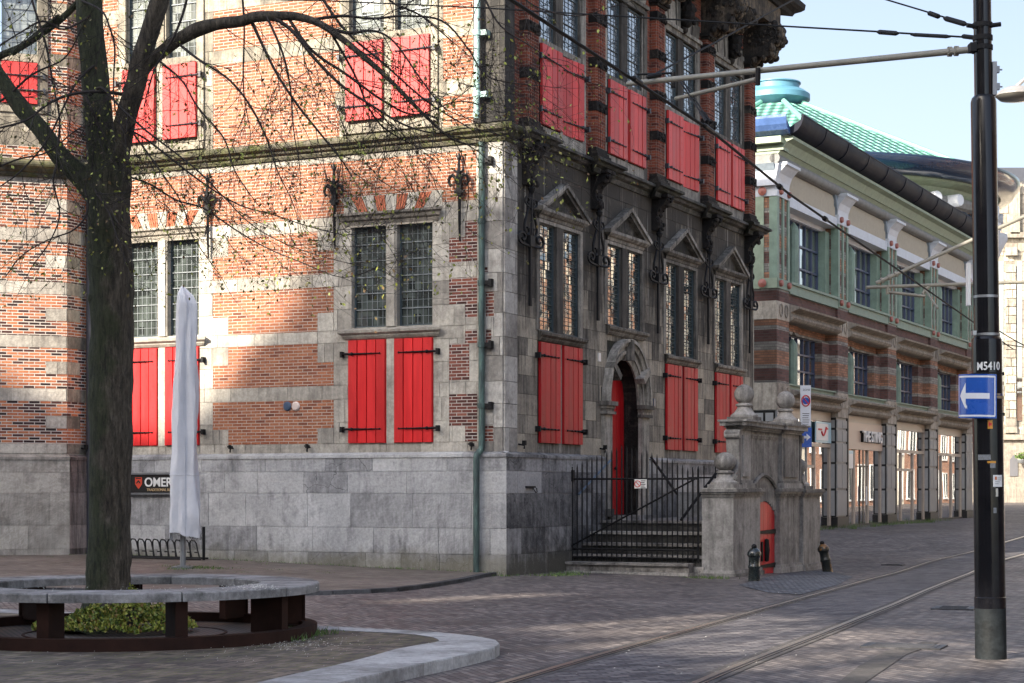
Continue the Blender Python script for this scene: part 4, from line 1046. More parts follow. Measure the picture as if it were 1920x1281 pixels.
# red hatch
mb=MB(); yy=-U1_+.03
for i in range(6):
    a=ax0+2*ar*i/6; b=ax0+2*ar*(i+1)/6
    z=lambda x: spz+.33*(1-((x-acx)/ar)**2)
    mb.prism([(a+.004,-.16),(b-.004,-.16),(b-.004,z(b)),((a+b)/2,z((a+b)/2)),(a+.004,z(a))],yy,yy+.04)
MT['redgate']=paint('scarlet hatch paint',(.50,.012,.018),rough=.4,var=.15,scale=2.5,vstreak=True)
h=mb.build('hatch','redgate',gate,FB)
for z in (.72,.02):
    mb=MB(); mb.prism([(ax1+.06,z-.05),(ax1+.06,z+.05),(ax0+.28,z+.015),(ax0+.28,z-.03)],yy-.03,yy-.0); mb.box(ax1-.0,ax1+.08,yy-.06,yy,z-.07,z+.07); mb.build('hinge','iron',h,FB)
mb=MB(); mb.lathe([(.001,-.24),(.05,-.22),(.06,-.1),(.07,0),(.06,.1),(.05,.22),(.001,.24)],(acx+.12,yy-.03,.34),8); mb.box(acx-.18,acx-.10,yy-.03,yy,.12,.52); mb.build('lock_plate','iron',h,FB)
mb=MB(); mb.box(xb+.2,9.3,-U0_,-U0_+.2,-.3,1.5); mb.box(9.0,9.3,-U0_,-.13,-.3,1.5); mb.build('parapet','gate',gate,FB)

fence=empty('iron_fence',FB.w(XF,-1.4,0),'black iron bar fence and gate in front of the stone stairs','fence')
U0f,U1f=.02,2.80
nb=27; TZ=[1.95,2.05,2.10,2.16,2.20,2.24,2.28,2.30,2.36,2.38,2.42,2.48,2.46,2.42,2.38,2.34,2.36,2.32,2.28,2.24,2.22,2.18,2.12,2.08,2.02,1.98,2.05]
for i in range(nb):
    u=U0f+(U1f-U0f)*i/(nb-1); r=.016 if i not in(0,nb-1) else .024
    mb=MB(); zt=TZ[i]; mb.tube([(XF,-u,.16),(XF,-u,zt-.08),(XF,-u,zt)],[r,r,.003],5); mb.build('bar','iron',fence,FB)
mb=MB(); mb.tube([(XF,-U0f+.1,1.80),(XF,-U1f,1.80)],.021,5); mb.tube([(XF,-U0f,.40),(XF,-U1f,.40)],.02,5); mb.tube([(XF,-U0f,.24),(XF,-U1f,.24)],.02,5); mb.build('rail','iron',fence,FB)
mb=MB(); mb.tube([(XF-.02,-U0f-.02,.42),(XF-.02,-U1f+.05,1.80)],.019,5); mb.build('brace','iron',fence,FB)
mb=MB(); mb.tube([(XF,.05,1.86),(XF-.02,-.08,1.86),(XF,-.10,2.05)],.04,6); mb.ball((XF,-.08,2.08),.05,8); mb.box(XF-.05,XF+.05,-.16,.1,1.75,1.98); mb.build('post_bracket','iron',fence,FB)
# hinged inner leaf and back railing
mb=MB()
for k in range(9):
    xx=7.6; u=1.0+k*.27; zt=2.2-.03*abs(k-4); mb.tube([(xx,-u,.95),(xx,-u,zt)],.012,4)
mb.tube([(7.6,-.9,1.85),(7.6,-3.3,1.85)],.018,5); mb.build('rail','iron',fence,FB)
def P(px,py,Y): v=ray(px,py,Y); return (v.x,v.y,v.z)
MT['steelblue']=paint('blue grey handrail',(.10,.14,.19),rough=.4,var=.3,metal=.3)
for n_,a,b,m,r in (('handrail',(1085,927,37.0),(1147,861,38.4),'steelblue',.022),('handrail',(1221,858,38.9),(1269,926,37.3),'iron',.028),('handrail',(1277,975,36.9),(1345,884,38.6),'iron',.03)):
    t=MB(); A_,B_=P(*a),P(*b); t.tube([A_,B_],r,6)
    h=tag(t.build(n_,m),{1085:'blue grey sloping handrail on the wall left of the stairs',1221:'black sloping handrail right of the red door',1277:'black handrail rising towards the gateway ball'}[a[0]],'handrail','handrails of the stairs')
# fence notice
x0,z0=FB.at(1190,917,0); 
sign=empty('notice_sign',FB.w(XF-.04,-1.3,1.6),'small white no entry notice tied to the iron bars','sign')
def ufence(px): # position along the fence under a pixel
    k=(px-960)/FPX; o=FB.w(XF-.03,0,0); dx=-FB.y
    u=(k*o.y-o.x)/(dx.x-k*dx.y); return u
ua,ub=ufence(1190),ufence(1213); MT['white']=flat('white sheet',(.75,.75,.73),.4); MT['signred']=flat('sign red',(.6,.03,.03),.4); MT['signblue']=paint('sign blue enamel',(.015,.09,.42),rough=.25,var=.08,bump=0,coat=.3); MT['black']=flat('black print',(.012,.012,.012),.5)
zs0=1.6+(917-916)*.0106; zs1=1.6+(917-899)*.0106
mb=MB(); mb.box(XF-.045,XF-.03,-ub,-ua,zs0,zs1); p=mb.build('panel','white',sign,FB)
mb=MB(); c=(XF-.05,-(ua+(ub-ua)*.27),(zs0+zs1)/2)
rr=.062; mb.tube([(c[0],c[1]+rr*math.cos(R(a)),c[2]+rr*math.sin(R(a))) for a in range(0,361,24)],.008,4); mb.tube([(c[0],c[1]+rr*.7,c[2]+rr*.7),(c[0],c[1]-rr*.7,c[2]-rr*.7)],.007,4); mb.build('no_entry_mark','signred',sign,FB)
mb=MB()
for k in range(5): 
    yy_=-(ua+(ub-ua)*.52); z=zs1-.03-k*.034; mb.box(XF-.049,XF-.045,-(ua+(ub-ua)*(.9-.07*(k%2))),yy_,z-.008,z+.006)
mb.build('small_print','black',sign,FB)

# ------------------------------------------------------------------ BOLLARDS
def bollard(x,y,label,lean=0,rust=False,s=1.):
    z=gz(x,y); t=empty('bollard',(x,y,z-.03),label,'bollard','cast iron bollards by the gateway')
    M=Matrix.Translation((x,y,z-.05))@Matrix.Rotation(R(lean),4,'Y')
    mb=MB(M); prof=[(.115,0),(.112,.05),(.10,.28),(.112,.30),(.112,.33),(.10,.35),(.098,.48),(.11,.50),(.125,.52),(.125,.57),(.11,.60),(.075,.64),(.045,.66)]
    mb.lathe([(a*s,b*s) for a,b in prof],(0,0,0),20); mb.build('post','bollard2' if rust else 'bollard',t,smooth=35)
    mb=MB(M); mb.ball((0,0,.68*s),.05*s,12); mb.build('knob','iron',t,smooth=True)
MT['bollard']=paint('glossy black green bollard paint',(.012,.018,.018),rough=.25,var=.3,scale=7,bump=.2,coat=.4)
MT['bollard2']=paint('chipped bollard paint with rust',(.013,.018,.018),rough=.35,var=.3,scale=7,bump=.2,chips=((.20,.10,.03),3.2,.52))
x,y=gpt(1414,1090); bollard(x,y,'upright black bollard in front of the red hatch')
x,y=gpt(1553,1073); bollard(x,y,'leaning black bollard with rusty yellow foot at the far end of the gateway',lean=-11,rust=True)

# ------------------------------------------------------------------ CIRCULAR BENCH
BX,BY=-3.95,18.7
bench=empty('circular_bench',(BX,BY,ZI),'round concrete bench ring on rusty steel supports around the tree','bench')
MT['benchtop']=stone('weathered grey bench concrete',(.33,.32,.31),(.27,.26,.25),soot=(.07,.068,.065),soot_amt=.35,streak=.2,bump=.5)
MT['corten']=paint('dark rusty steel',(.030,.014,.010),spec=.15,rough=.8,var=.35,scale=3,bump=.35)
def ring(mb,r0,r1,z0,z1,a0=0,a1=360,n=72,bev=.0):
    m=max(2,int(n*(a1-a0)/360))
    prof=[(r0,z0),(r1,z0),(r1,z1-bev),(r1-bev,z1),(r0+bev,z1),(r0,z1-bev)] if bev else [(r0,z0),(r1,z0),(r1,z1),(r0,z1)]
    k=len(prof); vs=[]
    for i in range(m+1):
        a=R(a0+(a1-a0)*i/m)
        for r,z in prof: vs.append((BX+r*math.cos(a),BY+r*math.sin(a),z))
    fs=[(i*k+j,i*k+(j+1)%k,(i+1)*k+(j+1)%k,(i+1)*k+j) for i in range(m) for j in range(k)]
    if a1-a0<359.9: fs+=[tuple(range(k)),tuple(range(m*k+k-1,m*k-1,-1))]
    mb.add(vs,fs)
for k in range(10):
    a=-99+36*k; mb=MB(); ring(mb,1.36,1.97,.555,.642,a+.25,a+35.75,n=100,bev=.012); mb.build('seat_segment','benchtop',bench)
mb=MB(); ring(mb,1.80,1.95,.10,.22); mb.build('base_ring','corten',bench)
for k in range(9):
    a=R(-102+40*k); c=Vector((BX+1.66*math.cos(a),BY+1.66*math.sin(a),.37)); rd_=Vector((math.cos(a),math.sin(a),0)); tg=Vector((-rd_.y,rd_.x,0))
    mb=MB(); mb.obox(c,rd_*.17,tg*.045,Vector((0,0,.185))); mb.obox(c+rd_*.18,rd_*.010,tg*.060,Vector((0,0,.183))); mb.build('leg','corten',bench)
# tree grate
gr=NT('ribbed brown tree grate'); o_=gr.obj(); xx_,yy_,zz_=gr.sep(o_)
s_=gr.math('FRACT',gr.math('MULTIPLY',gr.math('ADD',xx_,gr.math('MULTIPLY',yy_,.4)),16)); f_=gr.math('LESS_THAN',s_,.4)
gr.bump(f_,.5,.01); gr.set(Base_Color=gr.mix(f_,(.055,.04,.032,1),(.018,.014,.012,1)),Roughness=.7); MT['grate']=gr.m
grate=empty('tree_grate',(BX,BY,ZI),'ribbed brown steel grate inside the round bench','tree grate')
mb=MB(); ring(mb,.01,1.79,.105,.125); mb.build('grate_plate','grate',grate)
mb=MB(); ring(mb,1.0,1.03,.12,.133); mb.build('grate_rim','corten',grate)

# ------------------------------------------------------------------ IVY, WEEDS, LITTER
def leafmat(name,cols,rough=.55,tr=.15):
    n=NT(name); t=n.attr('tint'); c=n.ramp(t,cols); n.set(Base_Color=c,Roughness=rough); 
    return n.m
MT['ivy']=leafmat('yellow green ivy leaves',[(0,(.04,.07,.015)),(.35,(.14,.19,.03)),(.75,(.34,.36,.06)),(1,(.24,.13,.05))])
MT['grass']=leafmat('weed green',[(0,(.03,.07,.01)),(.6,(.07,.13,.02)),(1,(.14,.18,.05))])
MT['bud']=leafmat('fresh lime leaves',[(0,(.10,.05,.02)),(.3,(.12,.13,.02)),(.5,(.22,.25,.04)),(.8,(.36,.40,.07)),(1,(.14,.06,.03))])
MT['petal']=leafmat('pale litter',[(0,(.35,.33,.27)),(1,(.7,.68,.6))])
def leafquad(mb,c,s,rd,up=None,tint=None):
    a=Vector((rd.gauss(0,1),rd.gauss(0,1),rd.gauss(0,1))).normalized()
    if up is not None: a=(a+up).normalized()
    b=a.cross(Vector((rd.gauss(0,1),rd.gauss(0,1),rd.gauss(0,1)))).normalized()
    c=Vector(c); L=s*rd.uniform(.7,1.3); W=L*.38; nn=a.cross(b)*L*.12
    mb.add([c,c+a*L*.5+b*W+nn,c+a*L,c+a*L*.5-b*W+nn],[(0,1,2),(0,2,3)],rd.random() if tint is None else tint)
TX,TY=-4.10,19.0
mb=MB(); rd=random.Random(9)
for i in range(6500):
    a=rd.uniform(0,2*math.pi); r=.70*math.sqrt(rd.random()); 
    h=.40*max(0,1-(r/.74)**2.0)*(.72+.75*noise.noise(Vector((math.cos(a)*r*4,math.sin(a)*r*4,3))))+.02
    x=TX+.10+r*math.cos(a)*1.02; y=TY-.12+r*math.sin(a)*.95
    leafquad(mb,(x,y,ZI+.02+h*rd.uniform(.7,1.05)),.042,rd,Vector((0,-.3,.8)))
for i in range(500):
    a=rd.uniform(2.2,4.0); r=rd.uniform(.5,.85); leafquad(mb,(TX+r*math.cos(a),TY-.1+r*math.sin(a)*.5,ZI+.03+rd.random()*.06),.05,rd,Vector((0,0,1)))
tag(mb.build('ivy','ivy'),'low yellow green ivy growing round the foot of the tree','ivy',kind='stuff')
mb=MB(); 
def tuft(x,y,z,n,s,spread):
    for _ in range(n):
        bx,by=x+rd.gauss(0,spread),y+rd.gauss(0,spread); dx,dy=rd.gauss(0,.4),rd.gauss(0,.4); L=s*rd.uniform(.5,1.2); w=.006
        mb.add([(bx-w,by,z),(bx+w,by,z),(bx+dx*L,by+dy*L,z+L)],[(0,1,2)],rd.random())
for px,py,n_,s in ((560,1192,200,.09),(600,1188,60,.06),(530,1200,120,.07),(20,1215,60,.06),(380,1208,60,.05),(215,1211,40,.04)):
    x,y=zpt(px,py,ZI); tuft(x,y,ZI,n_,s,.12)
for px,py,n_,s in ((818,1070,200,.12),(845,1068,160,.14),(790,1068,80,.06),(700,1066,60,.05),(1022,1080,60,.06),(1070,1078,120,.09),(1055,1080,60,.07),(1310,1084,60,.05),(1340,1085,80,.06),(370,1070,150,.05),(400,1072,100,.04),(335,1073,80,.05),(330,1068,60,.05),(52,1036,60,.16),(740,1072,50,.05),(880,1074,60,.04),(940,1080,80,.05)):
    x,y=gpt(px,py); tuft(x,y,gz(x,y)+.05*(px<900),n_,s,.16)
for i in range(60):
    k=i/59; p=FA.w(-9.5*k,-.16,0); tuft(p.x,p.y,gz(p.x,p.y)+.05,8,.05,.08)
for i in range(50):
    p=FC.w(-5+20*i/49,-.5,0); tuft(p.x,p.y,gz(p.x,p.y),3 if rd.random()<.7 else 22,.16,.15)
for px,py in ((1600,992),(1640,988),(1745,980)):
    x,y=gpt(px,py); tuft(x,y,gz(x,y),50,.06 if px>1700 and py>1200 else .2,.1)
for i in range(26):
    x,y=gpt(*rd.choice(((400,1060),(60,1042),(500,1075),(600,1080),(30,1050),(130,1045)))) ; x+=rd.gauss(0,.8); tuft(x,y+rd.gauss(0,.4),gz(x,y)+.052,8,.025,.05)
tag(mb.build('weeds','grass'),'green weeds and grass tufts along the wall foot and kerbs','weeds',kind='stuff')
mb=MB()
def litter(n_,fx,z,s):
    for _ in range(n_):
        x,y=fx(); zz=z if z is not None else gz(x,y)+.014
        leafquad(mb,(x,y,zz+.006),s*rd.uniform(.5,1.3),rd,Vector((0,0,0)),rd.random()) if False else mb.add([(x,y,zz+.004),(x+s*rd.uniform(.5,1),y+s*.4,zz+.006),(x+s*.6,y+s*rd.uniform(.6,1.4),zz+.01)],[(0,1,2)],rd.random())
def fz(px,py,sx,sy,z):
    def f():
        return zpt(rd.gauss(px,sx),rd.gauss(py,sy),z)
    return f
litter(170,fz(520,1208,50,6,ZI),ZI,.013); litter(80,fz(590,1203,60,7,ZI),ZI,.012); litter(160,fz(470,1101,22,3,.645),.645,.018); litter(90,fz(400,1225,220,14,ZI),ZI,.010)
litter(60,fz(200,1105,160,3,.645),.645,.014)
def fr(x0,x1,y0,y1):
    def f(): return gpt(rd.uniform(x0,x1),rd.uniform(y0,y1))
    return f
litter(90,fr(300,1500,1085,1270),None,.022); litter(60,fr(0,700,1050,1100),None,.03)
for _ in range(60): pass
tag(mb.build('fallen_petals','petal'),'pale petals and crumbs scattered on the paving and bench','litter',kind='stuff')

# ------------------------------------------------------------------ PARASOL
pxX,pyY=gpt(343,1071); PZ=gz(pxX,pyY)+.055
par=empty('folded_parasol',(pxX,pyY,PZ),'tall folded parasol in a pale grey cover in front of the facade','parasol')
MT['fabric']=paint('pale grey parasol cover',(.56,.57,.60),rough=.75,var=.08,scale=3,bump=.3,spec=.3)
MT['steelgrey']=paint('grey painted steel',(.20,.21,.22),rough=.4,var=.1,metal=.4)
k_=pyY/FPX
def pz(py): return CZ+(HY-py)*k_
mb=MB(); rows=[]; nA=40; vs=[]
prof=[(1002,27,346),(1006,24,346),(990,28.5,346.5),(960,28.5,346),(900,26.5,346),(820,24.5,346.5),(740,22.5,347),(660,20.5,348),(600,19,349),(570,18,349),(555,14,347),(545,8,344),(537,2.5,342)]
prof=[(1003,29,346.5)]+prof[2:]
M2=60; lv=[]
for i in range(M2+1):
    f=i/M2*(len(prof)-1); j=min(int(f),len(prof)-2); q=f-j
    lv.append([prof[j][t]*(1-q)+prof[j+1][t]*q for t in range(3)])
for i,(py,w_,cx) in enumerate(lv):
    for a in range(nA):
        t=2*math.pi*a/nA
        fold=1+.15*math.sin(4*t+.6+ .004*py)+.08*math.sin(7*t+2-.009*py)+.05*math.sin(11*t+.02*py)+.22*noise.noise(Vector((math.cos(t)*1.6,math.sin(t)*1.6,py*.012)))+.07*noise.noise(Vector((math.cos(t)*4,math.sin(t)*4,py*.05)))
        r=w_*k_*fold*.97; dz=(.07*math.sin(3*t+1)+.04*math.sin(5*t)) if i==0 else (0.04*math.sin(3*t+1) if i==1 else 0)
        vs.append((pxX+(cx-343)*k_+r*math.cos(t),pyY+r*math.sin(t)*.9,pz(py)+dz))
fs=[(i*nA+a,i*nA+(a+1)%nA,(i+1)*nA+(a+1)%nA,(i+1)*nA+a) for i in range(M2) for a in range(nA)]+[tuple(M2*nA+a for a in range(nA))]
mb.add(vs,fs,.5); mb.build('cover','fabric',par,smooth=True)
sm=MB(); sm.tube([Vector(vs[i*nA+31])+Vector((0,-.006,0)) for i in range(0,M2+1,2)],.008,5); sm.build('seam','fabric',par)
stp=MB(); zt_=[i for i in range(M2+1) if lv[i][0]<900][0]; stp.tube([Vector(vs[zt_*nA+a])*1.0+(Vector(vs[zt_*nA+a])-Vector((pxX,pyY,vs[zt_*nA][2])))*.01 for a in list(range(nA))+[0]],.007,4); stp.build('strap','fabric',par)
mb=MB(); mb.tube([(pxX,pyY,PZ),(pxX,pyY,pz(960))],.052,14); mb.build('pole','steelgrey',par,smooth=True)
mb=MB(); mb.box(pxX-.18,pxX+.18,pyY-.18,pyY+.18,PZ-.05,PZ+.035); mb.box(pxX-.10,pxX+.10,pyY-.1,pyY+.1,PZ+.035,PZ+.05); mb.build('base_plate','steelgrey',par)
mb=MB(); mb.tube([(pxX+.03,pyY-.03,pz(1000)),(pxX+.12,pyY-.05,pz(1006)),(pxX+.17,pyY-.03,pz(1012)),(pxX+.2,pyY,pz(1004))],.006,4); mb.build('cord','iron',par)
# ------------------------------------------------------------------ BIKE RACK
rk0=Vector((*gpt(377,1057),0)); rk1=Vector((*gpt(200,1052),0)); z0=gz(rk0.x,rk0.y)+.055
rack=empty('bicycle_rack',(rk0.x,rk0.y,z0),'black tubular steel bicycle rack against the plinth behind the tree','bicycle rack')
t=(rk1-rk0).normalized(); nrm=Vector((-t.y,t.x,0)); nrm=nrm if nrm.y>0 else -nrm
def rp(a,b,z): v=rk0+t*a+nrm*b; return (v.x,v.y,gz(v.x,v.y)+.055+z)
mb=MB(); L=(rk1-rk0).length
mb.tube([rp(0,0,.03),rp(L,0,.03)],.022,6); mb.tube([rp(0,.42,.03),rp(L,.42,.03)],.022,6); mb.build('base_frame','iron',rack)
nh=int(L/.155)
for i in range(nh):
    a=.03+i*.155; mb=MB(); 
    mb.tube([rp(a,0,.03),rp(a+.09,.05,.34),rp(a+.13,.08,.385),rp(a+.24,.18,.39),rp(a+.28,.22,.34),rp(a+.34,.42,.03)],.015,5)
    mb.tube([rp(a+.05,.035,.16),rp(a+.12,.035,.16)],.012,4)
    mb.build('wheel_loop','iron',rack)
mb=MB(); mb.tube([rp(.05,.3,0),rp(.05,.3,.66)],.03,8); mb.build('post','iron',rack)

# ------------------------------------------------------------------ LETTERING
def text(name,s,M,size,mat,parent=None,ext=.004,align='LEFT',bold=0,sx=1.0):
    cu=bpy.data.curves.new('t','FONT'); cu.body=s; cu.size=size; cu.extrude=ext; cu.align_x=align; cu.offset=bold; cu.space_character=1.0
    o=bpy.data.objects.new('t',cu); sc.collection.objects.link(o)
    dg=bpy.context.evaluated_depsgraph_get(); me=bpy.data.meshes.new_from_object(o.evaluated_get(dg)); 
    bpy.data.objects.remove(o); me.transform(Matrix.Diagonal((sx,1,1,1))); me.materials.clear(); me.materials.append(MT[mat])
    ob=bpy.data.objects.new(name,me); sc.collection.objects.link(ob); ob.matrix_world=M
    if parent: setp(ob,parent)
    return ob
def face(F,x,y,z,rz=0): return F.M()@Matrix.Translation((x,y,z))@Matrix.Rotation(R(rz),4,'Z')@Matrix.Rotation(R(90),4,'X')

# ---- brewery board on the wall
bd=empty('advertising_board',FA.w(-8,-.2,1.6),'black brewery board with white lettering on the wall behind the parasol','sign')
bx0,bx1=FA.X(238,-.2),FA.X(352,-.2); bz0,bz1=1.55,1.95
def zAo(px,py,off): return FA.at(px,py,off)[1]
bz1=zAo(290,890,-.2); bz0=zAo(290,924,-.2)
MT['boardblack']=flat('board black',(.016,.015,.015),.35)
MT['goldtxt']=flat('board gold print',(.42,.30,.16),.5)
mb=MB(); mb.box(bx0,bx1,-.20,-.15,bz0,bz1); bdp=mb.build('panel','boardblack',bd,FA)
mb=MB(); mb.box(bx0-.05,bx1+.02,-.23,-.12,bz1,bz1+.035); mb.box(bx0-.05,bx1+.02,-.22,-.12,bz0-.035,bz0-.005); mb.box(bx0-.05,bx0,-.22,-.12,bz0,bz1); mb.build('board_frame','steelgrey',bd,FA)
xt=FA.X(271,-.2); text('lettering','OMER.',face(FA,xt,-.205,bz0+.13),.255,'white',bd,bold=.005)
text('lettering','TRADITIONAL BLOND',face(FA,xt+.06,-.205,bz0+.035),.075,'goldtxt',bd,bold=.002)
MT['shieldred']=flat('shield red',(.55,.06,.03),.4)
xs_=FA.X(260,-.2); zc=(bz0+bz1)/2+.02
mb=MB(); mb.prism([(xs_-.085,zc+.11),(xs_-.085,zc-.03),(xs_,zc-.13),(xs_+.085,zc-.03),(xs_+.085,zc+.11)],-.207,-.2); mb.build('shield','shieldred',bd,FA)
mb=MB(); mb.prism([(xs_-.05,zc-.03),(xs_-.05,zc+.01),(xs_,zc+.055),(xs_+.05,zc+.01),(xs_+.05,zc-.03),(xs_,zc+.015)],-.211,-.207); mb.prism([(xs_-.065,zc+.075),(xs_-.065,zc+.095),(xs_+.065,zc+.095),(xs_+.065,zc+.075)],-.211,-.207); mb.build('shield_chevron','boardblack',bd,FA)

# ------------------------------------------------------------------ SHOP BUILDING (frame C)
MT['brickC']=brick('striped brown shop brick',[(0,(.10,.055,.04)),(1,(.2,.11,.075))],mortar=(.13,.11,.09),ms=.006,bw=.3,rh=.09)
def striped(name):
    n=NT(name); o=n.obj(); x,y,z=n.sep(o)
    b=n.n('TexBrick',{'Vector':n.comb(n.math('ADD',x,y),z),'Color1':(0,0,0,1),'Color2':(1,1,1,1),'Mortar':(.5,.5,.5,1),'Scale':1.,'Mortar Size':.007,'Mortar Smooth':.15,'Bias':0.,'Brick Width':.26,'Row Height':.085},offset=.5,offset_frequency=2,squash=1.)
    f=n.math('FRACT',n.math('DIVIDE',n.math('SUBTRACT',z,4.98),1.24))
    r=n.ramp(f,[(0,(.25,.235,.205)),(.06,(.25,.235,.205)),(.061,(.12,.055,.045)),(.36,(.12,.055,.045)),(.361,(.25,.235,.205)),(.47,(.25,.235,.205)),(.471,(.31,.15,.085)),(.83,(.31,.15,.085)),(.831,(.25,.235,.205)),(1,(.25,.235,.205))])
    for k in n.t.nodes:
        if k.type=='VALTORGB' and len(k.color_ramp.elements)==10: k.color_ramp.interpolation='CONSTANT'
    c=n.mix(1,r,n.ramp(b.outputs[0],[(0,.65),(1,1.25)]),'MULTIPLY')
    c=n.mix(1,c,n.ramp(n.noise(o,1.5,4,.7),[(.3,.75),(.7,1.15)]),'MULTIPLY')
    c=n.mix(b.outputs[1],c,(.09,.075,.065,1)); n.bump(n.math('MULTIPLY',b.outputs[1],-1.),.4,.01)
    return n.set(Base_Color=c,Roughness=.85)
MT['stripe']=striped('striped shop brickwork')
MT['cream']=stone('cream shop stone',(.48,.43,.35),(.39,.34,.28),soot=(.16,.14,.115),soot_amt=.3,streak=.5)
MT['whiteC']=paint('white glazed capital',(.52,.54,.58),rough=.5,var=.12,scale=3)
MT['green']=paint('pale green glazed brick',(.17,.235,.18),rough=.55,var=.25,scale=3)
MT['greenl']=paint('pale olive cornice',(.25,.30,.215),rough=.6,var=.2,scale=3)
MT['blueC']=paint('blue grey window bars',(.035,.052,.105),rough=.4,var=.1)
MT['bluecap']=paint('blue grey capital',(.20,.24,.28),rough=.5,var=.2)
MT['tubeC']=paint('grey terracotta roll',(.19,.19,.185),rough=.7,var=.25,scale=4)
MT['gutter']=paint('glossy dark blue glazed gutter',(.009,.011,.020),rough=.55,var=.2,scale=1.5,coat=0,spec=.12,bump=0)
MT['boss']=paint('red terracotta boss',(.30,.10,.075),rough=.5,var=.1)
MT['ribs']=paint('cream ribbed panel',(.38,.33,.255),rough=.6,var=.08)
MT['beige']=paint('beige shop fascia',(.52,.40,.31),rough=.35,var=.05,bump=0)
MT['frameC']=paint('beige metal shop frame',(.42,.35,.28),rough=.35,var=.1,bump=0)
MT['greypan']=paint('grey pier panel',(.29,.29,.28),rough=.5,var=.15,scale=2)
MT['blackpan']=flat('black pier joint',(.012,.012,.012),.4)
MT['glassC']=glass('mirror shop glass',(.02,.02,.02),rough=.01,wav=.012,ior=4.5,sc_=.25,tint=False,pane=(1.7,3.1))
MT['glassM']=glass('upper shop glass',(.03,.035,.03),rough=.03,wav=.05,ior=4.0,sc_=.5,tint=False,pane=(.8,.8))
MT['lightblue']=flat('light blue sign panel',(.40,.60,.66),.3)
MT['roofgreen']=None
def rooftile(name):
    n=NT(name); uv=n.n('TexCoord').outputs['UV']; x,y,z=n.sep(uv)
    a=n.math('SINE',n.math('MULTIPLY',x,2*math.pi)); r=n.math('FRACT',y)
    ro=n.math('ABSOLUTE',a)
    col=n.mix(n.ramp(r,[(0.,0.),(.30,.35),(.45,1.)]),(.02,.07,.055,1),(.15,.36,.285,1))
    col=n.mix(1,col,n.ramp(n.math('ADD',n.math('MULTIPLY',a,.5),.5),[(0,.35),(.4,1.),(1,1.15)]),'MULTIPLY')
    col=n.mix(1,col,n.ramp(n.noise(n.obj(),1.2,5,.6),[(.3,.8),(.7,1.2)]),'MULTIPLY')
    n.bump(n.math('ADD',a,n.math('MULTIPLY',r,1.6)),1.,.08)
    return n.set(Base_Color=col,Roughness=.5)
MT['rooft']=rooftile('sea green glazed roof tiles')
shop=empty('shop_building',FC.w(8,0,0),'brown and green brick shop building with dark gutter behind the stone gateway','building')
def zC(px,py,off=0): return FC.at(px,py,off)[1]
CP=[-6.05,.82,7.65,14.6,21.6]; CE=22.3; PW=.64
